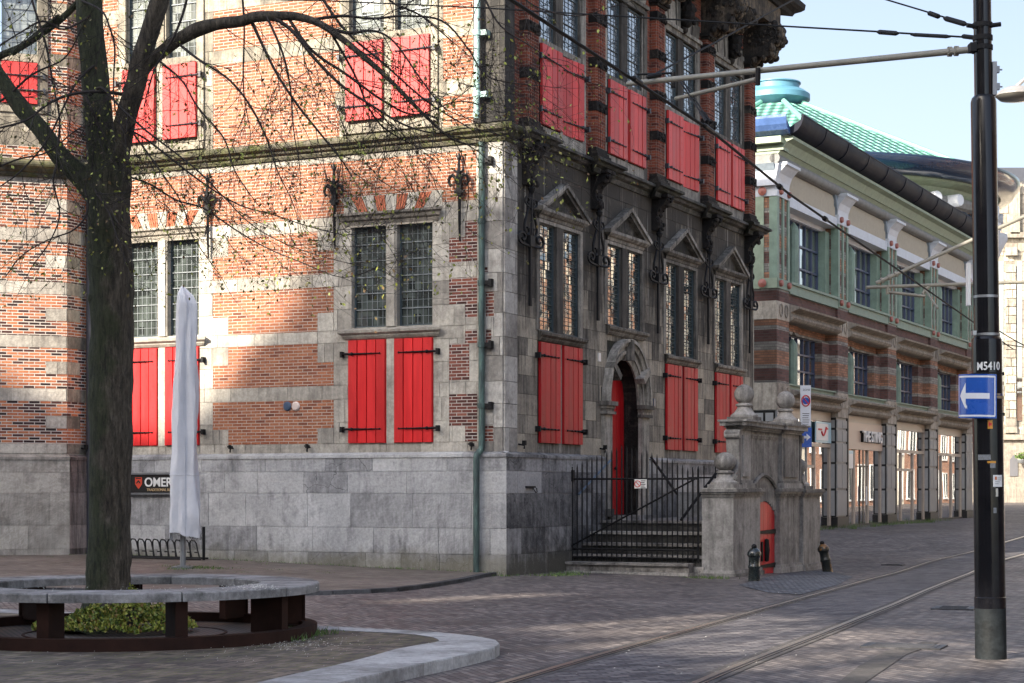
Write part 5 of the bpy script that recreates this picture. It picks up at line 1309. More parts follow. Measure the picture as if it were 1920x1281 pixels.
def shop_build():
    mb=MB(); mb.box(-6.7,CE,.75,12,-.5,12.2); mb.build('core_wall','cream',shop,FC)
    pts=FC
    for i,c in enumerate(CP):
        # pier pieces bottom to top
        x0,x1=c-PW,c+PW; g=gz(FC.w(c,0,0).x,FC.w(c,0,0).y)
        mb=MB(); mb.box(x0,x1,.0,.8,g-.3,.62)
        mb.box(x0-.02,x0,.05,.8,.62,4.1); mb.build('pier_base','blackpan',shop,FC)
        mb=MB(); zs=[.66,1.62,2.55,3.28,3.75,4.1]
        for a,b in zip(zs[:-1],zs[1:]):
            if a<1: mb.box(x0+.03,x1-.03,.02,.7,a,b-.08)
            else:
                mb.box(x0+.03,c-.03,.02,.7,a,b-.08); mb.box(c+.03,x1-.03,.02,.7,a,b-.08)
            mb.box(x0-.04,x0-.02,.1,.36,a,b-.08); mb.box(x0-.04,x0-.02,.44,.7,a,b-.08)
        mb.box(x0,x1,.06,.7,.6,4.12)
        mb.build('pier_panel','greypan',shop,FC)
        mb=MB(); mb.box(x0-.01,x1+.01,-.01,.75,4.12,4.98); mb.box(x0-.01,x1+.01,-.01,.75,7.0,7.58); mb.box(x0-.0,x1+.0,-.03,.0,4.45,4.9)
        for zc_ in (4.66,7.3):
            for dx in (-.28,.28):
                mb.tube([(c+dx+.15*math.cos(R(a)),-.035,zc_+.2*math.sin(R(a))) for a in range(0,361,30)],.02,4)
        mb.build('stone_block','cream',shop,FC)
        mb=MB(); mb.box(x0,x1,0,.75,4.98,7.0); mb.box(x0,x1,.0,.75,7.58,7.98); mb.box(x0+.01,x1-.01,.03,.75,8.3,10.9); mb.build('pier_brick','stripe',shop,FC)
        mb=MB(); mb.box(x0-.02,x1+.02,-.04,.75,7.98,8.3)
        mb.box(x0-.02,x0+.18,-.03,.24,8.3,10.9); mb.box(x0-.01,x0+.1,.52,.75,8.3,10.9); mb.box(x1-.16,x1+.02,-.02,.75,8.3,10.9); mb.box(c-.06,c+.10,-.02,.1,8.3,10.9); mb.build('pilaster_strip','green',shop,FC)
        mb=MB(); mb.box(x0-.02,x1+.02,-.04,.75,10.9,11.22); 
        mb.prism([(.0,11.22),(-.02,11.4),(-.10,11.62),(-.28,11.82),(-.32,11.85),(-.32,11.93),(.7,11.93),(.7,11.22)],x0-.02,x1+.02,'yz'); mb.box(x0-.06,x1+.10,-.36,.2,11.86,11.95)
        mb.build('capital','whiteC' ,shop,FC); mb=MB(); mb.prism([(x0+.0,11.22),(x0+.0,11.9),(x0-.32,11.9),(x0-.16,11.6),(x0-.05,11.4),(x0-.03,11.22)],.0,.74,'xz'); mb.prism([(x1-.0,11.22),(x1-.0,11.9),(x1+.32,11.9),(x1+.16,11.6),(x1+.05,11.4),(x1+.03,11.22)],.0,.74,'xz'); mb.build('capital_side','bluecap' ,shop,FC)
        mb=MB()
        for z in (8.14,11.06):
            for dx in (-.42,.42): mb.lathe([(.10,0),(.11,.05),(.09,.10),(.001,.11)],(c+dx,-.04,z),12,axis=Vector((0,-1,0)))
        mb.build('boss','boss',shop,FC)
    for i in range(len(CP)-1):
        a,b=CP[i]+PW,CP[i+1]-PW; m=(a+b)/2
        # stone hoods
        mb=MB()
        for z0,dz in ((4.28,0),(7.02,.0)):
            mb.prism([(.6,z0),(-.02,z0),(-.10,z0+.04),(-.16,z0+.12),(-.14,z0+.20),(-.06,z0+.25),(-.06,z0+.30),(-.34,z0+.40),(-.36,z0+.46),(.0,z0+.56),(.6,z0+.56)],a+.02,b-.02,'yz')
        mb.build('stone_hood','cream',shop,FC)
        mb=MB(); mb.box(a,b,.08,.75,7.58,7.92); mb.build('spandrel','stripe',shop,FC)
        mb=MB(); mb.box(a+.05,b-.05,-.03,.75,7.92,8.22); mb.box(a,b-.0,-.10,.75,8.22,8.30); mb.box(a+.05,b-.05,.12,.75,4.84,4.97); mb.box(a,b,.05,.75,4.97,5.02); mb.build('green_sill','green',shop,FC)
        # mezzanine and first floor windows
        for z0,z1,nm in ((5.02,6.72,6),(8.3,10.6,6)):
            yw=.62; wx0,wx1=a+.05,b-(.9 if z0<6 else .5)
            mb=MB(); mb.box(wx0,wx1,yw+.0,yw+.02,z0,z1); 
            fr=MB(); nx=7; 
            for k in range(nx+1): x=wx0+(wx1-wx0)*k/nx; e=.045 if k in(0,nx) or k%3==0 else .022; fr.box(x-e,x+e,yw-.06,yw-.002,z0,z1)
            for k in range(4): z=z0+(z1-z0)*k/3; fr.box(wx0,wx1,yw-.07,yw-.004,z-.03,z+.03)
            w_=fr.build('window','blueC',shop,FC); mb.build('pane','glassM',w_,FC)
            c_=MB(); xm=wx0+(wx1-wx0)*.34
            c_.lathe([(.17,0),(.17,z1-z0-.42),(.15,z1-z0-.30),(.02,z1-z0-.12)],(xm,yw-.22,z0),10); c_.build('green_column','green',w_,FC,smooth=35)
            mb=MB(); mb.box(wx1,b,.3,.75,z0,z1); mb.build('jamb','stripe' if z0<6 else 'green',shop,FC)
            mb=MB(); mb.box(a,b,.45,.75,z1,z1+.35); 
            if z0<6: mb.prism([(xm-.5,z1),(xm-.25,z1-.03),(xm,z1+.12),(xm+.25,z1-.03),(xm+.5,z1),(xm+.5,z1+.3),(xm-.5,z1+.3)],.35,.45)
            mb.build('window_head','stripe' if z0<6 else 'whiteC',shop,FC)
        mb=MB(); mb.box(a,b,.02,.75,10.75,11.1); mb.build('white_lintel','whiteC',shop,FC)
        mb=MB(); mb.box(a,b,.14,.75,11.1,11.86); nr=36
        for k in range(nr): x=a+(b-a)*(k+.5)/nr; mb.tube([(x,.14,11.1),(x,.14,11.86)],(b-a)/nr*.42,6)
        mb.build('ribbed_panel','ribs',shop,FC)
        # shop front
        gzc=gz(FC.w(m,0,0).x,FC.w(m,0,0).y)
        yw=.30; z1=4.05
        mb=MB(); mb.box(a,b,yw,yw+.03,gzc-.05,z1)
        fr=MB(); e=.05
        fr.box(a,b,yw-.06,yw-.002,z1-.1,z1+.25); fr.box(a,b,yw-.06,yw-.002,3.05,3.17); fr.box(b-.08,b,yw-.06,yw-.002,gzc,z1)
        for f in (.32,.66): x=a+(b-a)*f; fr.box(x-.04,x+.04,yw-.06,yw-.002,gzc,3.05)
        if i in(0,2): fr.box(a,a+(b-a)*(.66),yw-.05,yw-.002,2.32,2.42)
        s=fr.build('shop_front','frameC',shop,FC); mb.build('pane','glassC',s,FC)
        k=MB(); k.box(a-.005,a+.14,-.0,yw,gzc-.2,z1+.2); k.box(a,b,yw-.1,yw-.062,gzc-.2,gzc+.07); k.build('dark_reveal','blackpan',s,FC)
        if i==0:
            x0=FC.X(1530,.2); x1=FC.X(1556,.2)
            mb=MB(); mb.box(x0,b-.12,yw-.10,yw-.062,3.2,3.92); s1=mb.build('sign_panel','lightblue',s,FC)
            mb=MB(); mb.box(x0+.0,x0+(b-x0)*.72,yw-.12,yw-.10,3.28,3.85); mb.build('sign_card','white',s1,FC)
            xa_=x0+.2; mb=MB(); mb.tube([(xa_+.35+.55*u,yw-.13,3.50+.20*((2*u-1)**2)-.12+.16*u) for u in [k/8 for k in range(9)]],.035,6); mb.box(xa_,xa_+.42,yw-.135,yw-.12,3.62,3.68); mb.box(xa_+.95,xa_+1.15,yw-.135,yw-.12,3.66,3.72); mb.build('smile_mark','signred',s1,FC)
        if i==1:
            mb=MB(); mb.box(a+.16,b-.08,yw-.11,yw-.062,3.05,4.02); s1=mb.build('sign_panel','beige',s,FC)
            xa_=FC.X(1612,.2); xb_=FC.X(1648,.2)
            t=text('lettering','THE STING',face(FC,xa_+.06,yw-.20,3.36),.56,'white',s1,ext=.03,bold=.012,sx=1.0)
            wdt=t.dimensions.x; t.data.transform(Matrix.Diagonal(((xb_-xa_)/max(wdt,.1),1,1,1)))
            t2=text('lettering_side','THE STING',face(FC,xa_,yw-.15,3.345),.56,'black',s1,ext=.04,bold=.014); t2.data.transform(Matrix.Diagonal(((xb_-xa_)/max(wdt,.1),1,1,1)))
            mb=MB(); x=a+(b-a)*.5; mb.box(x,x+.16,yw-.08,yw-.062,gzc,3.05); mb.box(a+(b-a)*.40,a+(b-a)*.66,yw-.07,yw-.0621,2.42,2.46); d_=mb.build('door','blackpan',s,FC)
            mb=MB(); mb.tube([(x+.25,yw-.15,1.0),(x+.25,yw-.15,1.7)],.03,6); mb.build('door_handle','white',d_,FC)
            mb=MB(); mb.box(a+.25,a+.25+1.2,yw-.09,yw-.062,2.35,3.0); p=mb.build('poster','plate',s,FC)
            mb=MB(); mb.box(a+.25,a+.25+1.2,yw-.095,yw-.09,2.88,3.0); mb.build('poster_band','lightblue',p,FC)
            mb=MB(); mb.box(a+.45,a+1.2,-.2,.1,gzc,gzc+.1); 
    # cornice, roll and gutter along the top, with joints
    x0,x1=-6.9,CE+.2
    mb=MB(); mb.prism([(.75,12.30),(-.25,12.30),(-.32,12.42),(-.40,12.55),(-.60,12.62),(-.60,12.72),(.75,12.72)],x0,x1,'yz'); mb.prism([(.75,12.18),(-.1,12.18),(-.2,12.3),(.75,12.3)],x0,x1,'yz'); mb.build('green_cornice','greenl',shop,FC)
    mb=MB(); mb.tube([(x0,.0,12.06),(x1,.0,12.06)],.17,12); mb.box(x0,x1,.0,.7,11.88,12.2); mb.build('grey_roll','tubeC',shop,FC,smooth=35)
    x=x0-.15; k=0
    gp=[(-.45,12.74),(-.62,12.76),(-.80,12.86),(-.92,13.02),(-.98,13.22),(-.98,13.30),(-.92,13.30),(-.88,13.16),(-.6,13.0),(-.45,12.95)]
    while x<x1:
        L=min(2.6,x1-x+.3); mb=MB(); mb.prism(gp,x+.015,x+L-.015,'yz'); 
        mb.prism([(o-.02 if o<-.5 else o,z-.012) for o,z in gp],x+L-.06,x+L-.015,'yz')
        mb.tube([(x+.015,-.95,13.30),(x+L-.015,-.95,13.30)],.05,6)
        mb.build('gutter_piece','gutter',shop,FC,smooth=35); x+=L
    # side return (south face) 
    mb=MB()
    mb.M=None
    S=Frame(960,50,0); S.o=FC.w(-6.05-PW,0.,0); S.a=FC.a+R(-90); S.x=Vector((math.cos(S.a),math.sin(S.a),0)); S.y=Vector((-math.sin(S.a),math.cos(S.a),0))
    # in S: x runs from deep (negative) to the corner (0); outward is -y
    mb=MB(); 
    for a,b in ((-.64,0),(-3.2,-1.9),(-8,-6.5)): pass
    mb.box(-12,0,.0,.3,4.98,7.0); mb.box(-12,0,0,.3,7.58,7.98); mb.box(-12,0,.05,.3,8.3,10.9); mb.build('side_brick','stripe',shop,S)
    mb=MB(); mb.box(-12,0,-.02,.3,4.12,4.98); mb.box(-12,0,-.02,.3,7.0,7.58); mb.build('side_stone','cream',shop,S)
    mb=MB(); mb.box(-12,.02,-.04,.3,7.98,8.3)
    for a in (-.62,-2.0,-3.3,-4.7,-6.,-7.4): mb.box(a-.42,a+.42 if a<-1 else a+.2,-.04,.3,8.3,10.9)
    mb.build('side_green','greenl',shop,S)
    mb=MB(); mb.box(-12,.02,-.05,.3,10.9,11.22)
    for a in (-.5,-2.0,-3.3,-4.7,-6.,-7.4): mb.prism([(a-.5,11.22),(a+.5,11.22),(a+.62,11.9),(a-.62,11.9)],-.2,.3)
    mb.build('side_capital','whiteC',shop,S)
    mb=MB(); 
    for a in (-.45,-2.0,-3.3,-4.7): 
        for z in (8.14,11.06): mb.lathe([(.13,0),(.14,.05),(.001,.10)],(a,-.05,z),14,axis=Vector((0,-1,0)))
    mb.build('boss','boss',shop,S)
    mb=MB(); mb.box(-12,.3,-.25,.3,12.3,12.45); mb.box(-12,.3,-.5,.3,12.5,12.7); mb.build('green_cornice','greenl',shop,S)
    mb=MB(); mb.box(-12,.0,-.1,.3,11.9,12.25); mb.build('grey_roll','tubeC',shop,S)
    MT['gutterblue']=paint('blue glazed side gutter',(.07,.13,.30),rough=.25,var=.25,scale=2,coat=.4)
    mb=MB(); mb.prism([(o+.2,z) for o,z in gp],-12,.55,'yz'); mb.build('gutter_piece','gutterblue',shop,S)
    mb=MB(); mb.box(-12,0,.0,.3,-.3,.6); mb.box(-12,0,.02,.3,.6,4.12); mb.build('side_panel','greypan',shop,S)
shop_build()
def uvface(me,faces):
    uv=me.uv_layers.new(name='UVMap')
    for p,(f) in zip(me.polygons,faces):
        for li,c in zip(p.loop_indices,f): uv.data[li].uv=c
def tiled(name,polys,parent,mat='rooft',tw=.32,th=.42):
    "polys: list of planar world polygons, first edge horizontal (eave)"
    vs=[];fs=[];uv=[]
    for P in polys:
        P=[Vector(p) for p in P]; b=len(vs); vs+=P; fs.append(tuple(range(b,b+len(P))))
        ex=(P[1]-P[0]).normalized(); nrm=(P[1]-P[0]).cross(P[2]-P[0]).normalized(); ey=nrm.cross(ex); 
        if ey.z<0: ey=-ey
        uv.append([((p-P[0]).dot(ex)/tw,(p-P[0]).dot(ey)/th) for p in P])
    me=bpy.data.meshes.new(name); me.from_pydata([tuple(v) for v in vs],[],fs); me.materials.append(MT[mat]); uvface(me,uv)
    o=bpy.data.objects.new(name,me); sc.collection.objects.link(o); return setp(o,parent)
# shop's own low roof
e0=FC.w(-7.3,-.5,13.05); e1=FC.w(36,-.5,13.05); 
tiled('roof',[[FC.w(-7.2,-.45,13.0),FC.w(CE,-.45,13.0),FC.w(CE,2.2,13.5),FC.w(-4.8,2.2,13.5)],[FC.w(-7.2,12,13.0),FC.w(-7.2,-.45,13.0),FC.w(-4.8,2.2,13.5),FC.w(-4.8,12,13.5)]],shop)
# ---- rotunda with green roof
RX,RY=.1443*95,95.; RE=17.0
rot=empty('green_domed_pavilion',(RX,RY,0),'pavilion with sea green tiled roof and blue round cap rising behind the gutter','building')
phi0=R(-90+6.5)
def rv(k,r,z): a=phi0+k*math.pi/4; return Vector((RX+r*math.cos(a),RY+r*math.sin(a),z))
# apex ring
RA=1.55; zA_=CZ+(HY-203)/FPX*95
polys=[]
for k in range(8): polys.append([rv(k,10.9,RE),rv(k+1,10.9,RE),rv(k+1,RA,zA_),rv(k,RA,zA_)])
tiled('roof',polys,rot,tw=.50,th=.60)
MT['ridge']=paint('sea green ridge tile',(.13,.33,.26),rough=.4,var=.15)
mb=MB()
for k in range(8): mb.tube([rv(k,10.95,RE+.03),rv(k,RA,zA_+.05)],.14,8)
for k in range(8):
    a,b=rv(k,10.9,RE+.0),rv(k+1,10.9,RE+.0); n_=24
    for j in range(n_): p=a.lerp(b,(j+.5)/n_); mb.ball(p,.13,6)
mb.build('ridge','ridge',rot,smooth=True)
MT['capblue']=paint('pale blue metal roof cap',(.07,.19,.26),rough=.5,var=.12,scale=2)
mb=MB(); q=95/FPX; zc=lambda py: CZ+(HY-py)*q
mb.lathe([(1.15,zc(205)),(1.5,zc(196)),(1.75,zc(190)),(1.75,zc(180)),(1.45,zc(172)),(1.2,zc(171)),(1.2,zc(160)),(1.28,zc(159)),(1.28,zc(157)),(.1,zc(154))],(RX,RY,0),40); mb.build('round_cap','capblue',rot,smooth=35)
# gutter ring, cornice, columns, wall
mb=MB(); mb.lathe([(10.6,RE-.25),(11.3,RE-.85),(11.9,RE-.75),(12.25,RE-.25),(12.25,RE-.08),(12.1,RE-.08),(11.9,RE-.35),(11.0,RE-.2)],(RX,RY,0),64); 
MT['guttern']=paint('navy glazed round gutter',(.008,.022,.055),rough=.2,var=.2,coat=.5,bump=0)
mb.build('round_gutter','guttern',rot,smooth=50)
mb=MB(); mb.lathe([(10.0,RE-1.5),(10.4,RE-1.5),(10.6,RE-1.1),(11.2,RE-.95),(11.2,RE-.85),(10.2,RE-.8)],(RX,RY,0),64); mb.build('round_cornice','greenl',rot,smooth=35)
mb=MB(); 
for k in range(65): pass
mb.tube([(RX+10.6*math.cos(a),RY+10.6*math.sin(a),RE-1.75) for a in [2*math.pi*k/64 for k in range(65)]],.30,8,cap=False); mb.build('round_roll','tubeC',rot,smooth=True)
mt=NT('mosaic of yellow white and blue tiles'); o_=mt.obj(); X_,Y_,Z_=mt.sep(o_)
ang=mt.math('ARCTAN2',mt.math('SUBTRACT',Y_,0.),mt.math('SUBTRACT',X_,0.)); wn=mt.n('TexWhiteNoise',{'Vector':mt.comb(mt.math('SNAP',mt.math('MULTIPLY',ang,10.),.30),mt.math('SNAP',Z_,.14))},noise_dimensions='2D').outputs[0]
cr=mt.ramp(wn,[(0,(.02,.04,.12)),(.3,(.55,.30,.06)),(.6,(.6,.6,.58)),(.8,(.12,.16,.25))])
for k in mt.t.nodes:
    if k.type=='VALTORGB': k.color_ramp.interpolation='CONSTANT'
mt.set(Base_Color=cr,Roughness=.35); MT['mosaic']=mt.m
mb=MB(Matrix.Translation((0,0,0))); mb.lathe([(9.9,0),(9.9,RE-1)],(0,0,0),48); w_=mb.build('mosaic_wall','mosaic'); w_.location=(RX,RY,0); setp(w_,rot)
for k in range(16):
    a=phi0+math.pi/8*k+R(8); c=(RX+10.35*math.cos(a),RY+10.35*math.sin(a),0); mb=MB()
    mb.lathe([(.6,RE-8),(.6,RE-4.4),(.75,RE-4.1),(1.1,RE-3.2),(1.35,RE-2.75),(1.35,RE-2.45)],c,16); mb.build('column','whiteC',rot,smooth=35)
    mb=MB()
    for da in (-.07,.07): mb.lathe([(.001,-.1),(.26,-.1),(.30,0),(.30,.7)][::-1],(RX+11.3*math.cos(a+da),RY+11.3*math.sin(a+da),RE-1.75),12,axis=Vector((-math.cos(a+da),-math.sin(a+da),0)))
    mb.build('roll_end','whiteC',rot,smooth=35)

# ------------------------------------------------------------------ FAR STONE BUILDING
MT['stoneD']=stone('cream far building stone',(.52,.47,.38),(.36,.33,.27),soot=(.16,.14,.12),soot_amt=.35,streak=.5)
far=empty('far_stone_building',(32,112,0),'sunlit cream stone building at the end of the street behind the mast','building')
FD=Frame(1884,150,0); s_=150/FPX
def dz(py): return CZ+(HY-py)*s_
g0=gz(42,149)
mb=MB(); xR=16; 
mb.box(-14,xR,0,12,g0-1,dz(345)); mb.box(-14,xR,-.35,0,dz(825),dz(815)); mb.box(-14,xR,-.5,0,dz(447),dz(437)); mb.box(-14,xR,-.5,0,dz(700)-.1,dz(690)) if False else None
mb.build('wall','stoneD',far,FD)
mb=MB(); ashlar(mb,-14,xR,[dz(p) for p in range(815,345,-18)],.7,1.2,[(-.6,-.1,dz(800),dz(480)),(.75,1.4,dz(800),dz(480))],th=.05,gap=.03,seed=71); mb.build('stonework','stoneD',far,FD)
mb=MB(); ashlar(mb,.0,.85,[dz(p) for p in range(800,480,-16)],.84,.9,(),th=.35,gap=.03,seed=72); mb.box(0,.9,-.45,0,dz(480),dz(465)); mb.box(0,.9,-.4,0,dz(812),dz(800)); mb.build('pilaster','stoneD',far,FD)
mb=MB(); mb.box(.35,1.1,-.5,2,dz(440),dz(345)); mb.box(.2,1.2,-.6,2,dz(352),dz(345)); mb.build('tower','stoneD',far,FD)
MT['darkwin']=flat('dark window void',(.03,.03,.035),.2)
mb=MB(); mb.box(-.62,-.12,-.06,-.02,dz(790),dz(490)); mb.box(1.0,1.4,-.06,-.02,dz(790),dz(490)); mb.build('window','glassM',far,FD)
mb=MB(); mb.prism([(.4,dz(893)),(1.05,dz(893)),(1.05,dz(862)),(.9,dz(858)),(.72,dz(853)),(.55,dz(858)),(.4,dz(862))],-.08,0); MT['plaque']=flat('grey slate plaque',(.12,.12,.13),.5)
tag(mb.build('memorial_plaque','plaque',far,FD))
mb=MB(); mb.prism([(0,dz(345)),(-14,dz(345)),(-14,dz(345)+3),(0,dz(345)+2)],0,12); 
mb=MB(); p=FD.w(0,0,dz(345)); mb.box(-14,xR,.3,10,dz(345),dz(338)); mb.prism([(.3,dz(338)),(10,dz(338)),(10,dz(320)+2),(3,dz(318))],-14,xR,'yz'); mb.build('roof','slate',far,FD)
bk=empty('hanging_basket',FD.w(1.15,-.8,dz(862)),'green hanging flower basket at the right edge before the sunlit stone wall','flower basket')
mb=MB(); mb.lathe([(.05,-.35),(.28,-.28),(.4,-.05),(.4,0)],FD.w(1.15,-.8,dz(862)),12); mb.build('bowl','steelgrey',bk)
mb=MB(); 
for _ in range(260): leafquad(mb,FD.w(1.15+rd.gauss(0,.25),-.8+rd.gauss(0,.2),dz(860)+abs(rd.gauss(0,.18))),.14,rd)
mb.build('foliage','grass',bk)

# ------------------------------------------------------------------ MAST WITH ARM
MX,MY=(1858-960)/FPX*17.26,17.26; sp=17.26/FPX
mast=empty('tram_mast',(MX,MY,0),'black tram wire mast with stickers standing in the right foreground','mast')
MT['mast']=paint('glossy black mast paint',(.006,.006,.008),rough=.2,var=.2,scale=5,bump=.03,coat=.1,spec=.3)
MT['mastbase']=paint('chipped grey mast foot',(.013,.016,.018),spec=.2,rough=.6,var=.6,scale=6,chips=((.30,.29,.24),9.,.70),bump=.4)
def mx(py): return ((1858-.0133*(1235-py))-960)*sp
def mz(py): return CZ+(HY-py)*sp
def seg(py0,py1,r0,r1=None,n=32):
    r1=r1 or r0; return [(mx(py0),MY,mz(py0)),(mx(py1),MY,mz(py1))],[r0,r1]
mb=MB(); 
pl=[(1240,.1455),(1133,.1455)]
P_,R_=zip(*[((mx(p),MY,mz(p)),r) for p,r in pl]); mb.tube(P_,list(R_),36); mb.build('mast_foot','mastbase',mast,smooth=35)
mb=MB(); pl=[(1140,.147),(1120,.147),(1119,.142),(645,.142),(637,.138),(632,.122)]
P_,R_=zip(*[((mx(p),MY,mz(p)),r) for p,r in pl]); mb.tube(P_,list(R_),36)
pl=[(636,.119),(192,.119),(184,.108),(180,.09)]
P_,R_=zip(*[((mx(p),MY,mz(p)),r) for p,r in pl]); mb.tube(P_,list(R_),36)
pl=[(186,.084),(-300,.080)]
P_,R_=zip(*[((mx(p),MY,mz(p)),r) for p,r in pl]); mb.tube(P_,list(R_),28); mb.build('pole','mast',mast,smooth=25)
MT['band']=paint('pale steel strap',(.30,.31,.32),rough=.35,var=.1,metal=.7)
mb=MB()
for py,r in ((557,.121),(628,.124)): mb.tube([(mx(py),MY,mz(py)-.012),(mx(py),MY,mz(py)+.012)],r,32)
mb.box(mx(557)-.155,mx(557)-.12,MY-.12,MY-.04,mz(630),mz(628)+.03); mb.build('strap','band',mast)
mb=MB()
for py in (48,72,90): mb.tube([(mx(py),MY,mz(py)-.022),(mx(py),MY,mz(py)+.022)],.093,24)
for py,s_ in ((52,-1),(50,1)): mb.tube([(mx(py)+s_*.07,MY-.04,mz(py)),(mx(py)+s_*.16,MY-.05,mz(py)+.01)],.022,8)
mb.box(mx(90)-.13,mx(90)-.07,MY-.06,MY+.06,mz(98),mz(82)); mb.build('clamp','iron',mast)
MT['boxgrey']=paint('grey fitting box',(.25,.26,.28),rough=.5,var=.1,metal=.3)
mb=MB(); mb.box(mx(150)+.075,mx(150)+.115,MY-.06,MY+.04,mz(180),mz(118)); 
for py in (131,163): mb.box(mx(py)+.115,mx(py)+.15,MY-.03,MY+.02,mz(py+6),mz(py-6)); mb.tube([(mx(py)+.15,MY,mz(py)),(mx(py)+.18,MY,mz(py))],.008,5)
mb.build('fitting_box','boxgrey',mast)
mb=MB(); 
for py in (701,777): mb.tube([(mx(py),MY,mz(py)-.006),(mx(py),MY,mz(py)+.006)],.1445,32); mb.box(mx(py)+.142,mx(py)+.158,MY-.02,MY+.02,mz(py)-.015,mz(py)+.015)
mb.build('sign_strap','iron',mast)
mb=MB(); mb.box(mx(530)-.165,mx(530)-.138,MY+.02,MY+.10,mz(572),mz(492)); mb.build('white_panel','white',mast)
# characters wrapped on the mast
def wrap_text(name,s,py_base,size,mat,r,phi_c,parent,bold=.0,sx=1.,width=None):
    o=text(name,s,Matrix.Identity(4),size,mat,None,ext=.0008,bold=bold,sx=sx); me=o.data
    xs_=[v.co.x for v in me.vertices]
    if width:
        k=width/(max(xs_)-min(xs_)); me.transform(Matrix.Diagonal((k,1,1,1))); xs_=[v.co.x for v in me.vertices]
    c=(max(xs_)+min(xs_))/2
    for v in me.vertices:
        a=(v.co.x-c)/r+phi_c; rr=r+.002+v.co.z; zz=mz(py_base)+v.co.y
        px_c=mx(py_base)-.0133*0
        v.co=Vector((px_c+rr*math.sin(a),MY-rr*math.cos(a),zz))
    return setp(o,parent)
def patch(name,py0,py1,a0,a1,r,mat,parent=None,th=.003,label=None,cat=None,z_sh=0):
    "curved sheet on the mast between two heights and two angles (deg, 0 faces the camera)"
    mb=MB(); n=14; vs=[]
    for rr in (r,r+th):
        for i in range(n+1):
            a=R(a0+(a1-a0)*i/n)
            for py in (py1,py0): vs.append((mx(py)+rr*math.sin(a),MY-rr*math.cos(a),mz(py)))
    m=2*(n+1)
    fs=[(2*i,2*i+2,2*i+3,2*i+1) for i in range(n)]+[(m+2*i,m+2*i+2,m+2*i+3,m+2*i+1) for i in range(n)]+[(2*i,2*i+2,m+2*i+2,m+2*i) for i in range(n)]+[(2*i+1,2*i+3,m+2*i+3,m+2*i+1) for i in range(n)]+[(0,1,m+1,m),(2*n,2*n+1,m+2*n+1,m+2*n)]
    mb.add(vs,fs,.5); o=mb.build(name,mat,parent)
    if label: tag(o,label,cat)
    return o
wrap_text('mast_number','M5410',695,.105,'white',.142,R(-8),mast,bold=.002,width=.225)
# blue arrow sign, curved sheet around the mast
sg=empty('direction_sign',(mx(740)-.1,MY-.22,mz(742)),'blue square sign with white left arrow, bent round the mast','traffic sign')
SR=.24
def scurve(u): # u 0..1 left to right across the sheet -> position
    a=R(-88+ 112*u); return a
def spatch(name,u0,u1,v0,v1,mat,th0,th1,parent,poly=None):
    cx,cy=(1848-960)*sp,MY+.065; Z0,Z1=mz(785),mz(703)
    def P(u,v,t):
        a=R(-87+101*u); rr=SR+t; return (cx+rr*math.sin(a),cy-rr*math.cos(a),Z0+(Z1-Z0)*v+.012*(0.5-u))
    mb=MB(); 
    if poly is None:
        n=20; vs=[];
        for t in (th0,th1):
            for i in range(n+1):
                u=u0+(u1-u0)*i/n
                for v in (v0,v1): vs.append(P(u,v,t))
        m=2*(n+1); fs=[(2*i,2*i+2,2*i+3,2*i+1) for i in range(n)]+[(m+2*i,m+2*i+2,m+2*i+3,m+2*i+1) for i in range(n)]+[(2*i,2*i+2,m+2*i+2,m+2*i) for i in range(n)]+[(2*i+1,2*i+3,m+2*i+3,m+2*i+1) for i in range(n)]+[(0,1,m+1,m),(2*n,2*n+1,m+2*n+1,m+2*n)]
        mb.add(vs,fs,.5)
    else:
        for (a,b,c,d) in poly: # trapezoid strips: u0,u1 with v ranges
            mb.add([P(a[0],a[1],th1),P(b[0],b[1],th1),P(c[0],c[1],th1),P(d[0],d[1],th1)],[(0,1,2,3)],.5)
    return mb.build(name,mat,parent)
MT['signwhite']=flat('sign white reflective',(.72,.74,.78),.3)
pn=spatch('panel',0,1,0,1,'signblue',-.004,.004,sg)
for q in ((.04,.96,.035,.075),(.04,.96,.925,.965)): spatch('border',*q,'signwhite',.0045,.0055,pn)
for q in ((.035,.055,.05,.95),(.945,.97,.05,.95)): spatch('border',*q,'signwhite',.0045,.0055,pn)
pol=[((.26+.58*i/8,.44),(.26+.58*(i+1)/8,.44),(.26+.58*(i+1)/8,.57),(.26+.58*i/8,.57)) for i in range(8)]
for i in range(8):
    f0,f1=i/8,(i+1)/8; a0=.12+.22*f0;a1=.12+.22*f1
    pol.append(((a0,.505-.31*f0),(a1,.505-.31*f1),(a1,.505-.31*f1+.09),(a0,.505-.31*f0+.06*f0)))
    pol.append(((a0,.505-.05*f0),(a1,.505-.05*f1),(a1,.505+.05*f1),(a0,.505+.05*f0)))
for i in range(8):
    f0,f1=i/8,(i+1)/8; a0=.11+.19*f0;a1=.11+.19*f1
    pol.append(((a0,.505-.30*f0),(a1,.505-.30*f1),(a1,.505+.30*f1),(a0,.505+.30*f0)))
spatch('arrow',0,1,0,1,'signwhite',0,.006,pn,poly=pol)
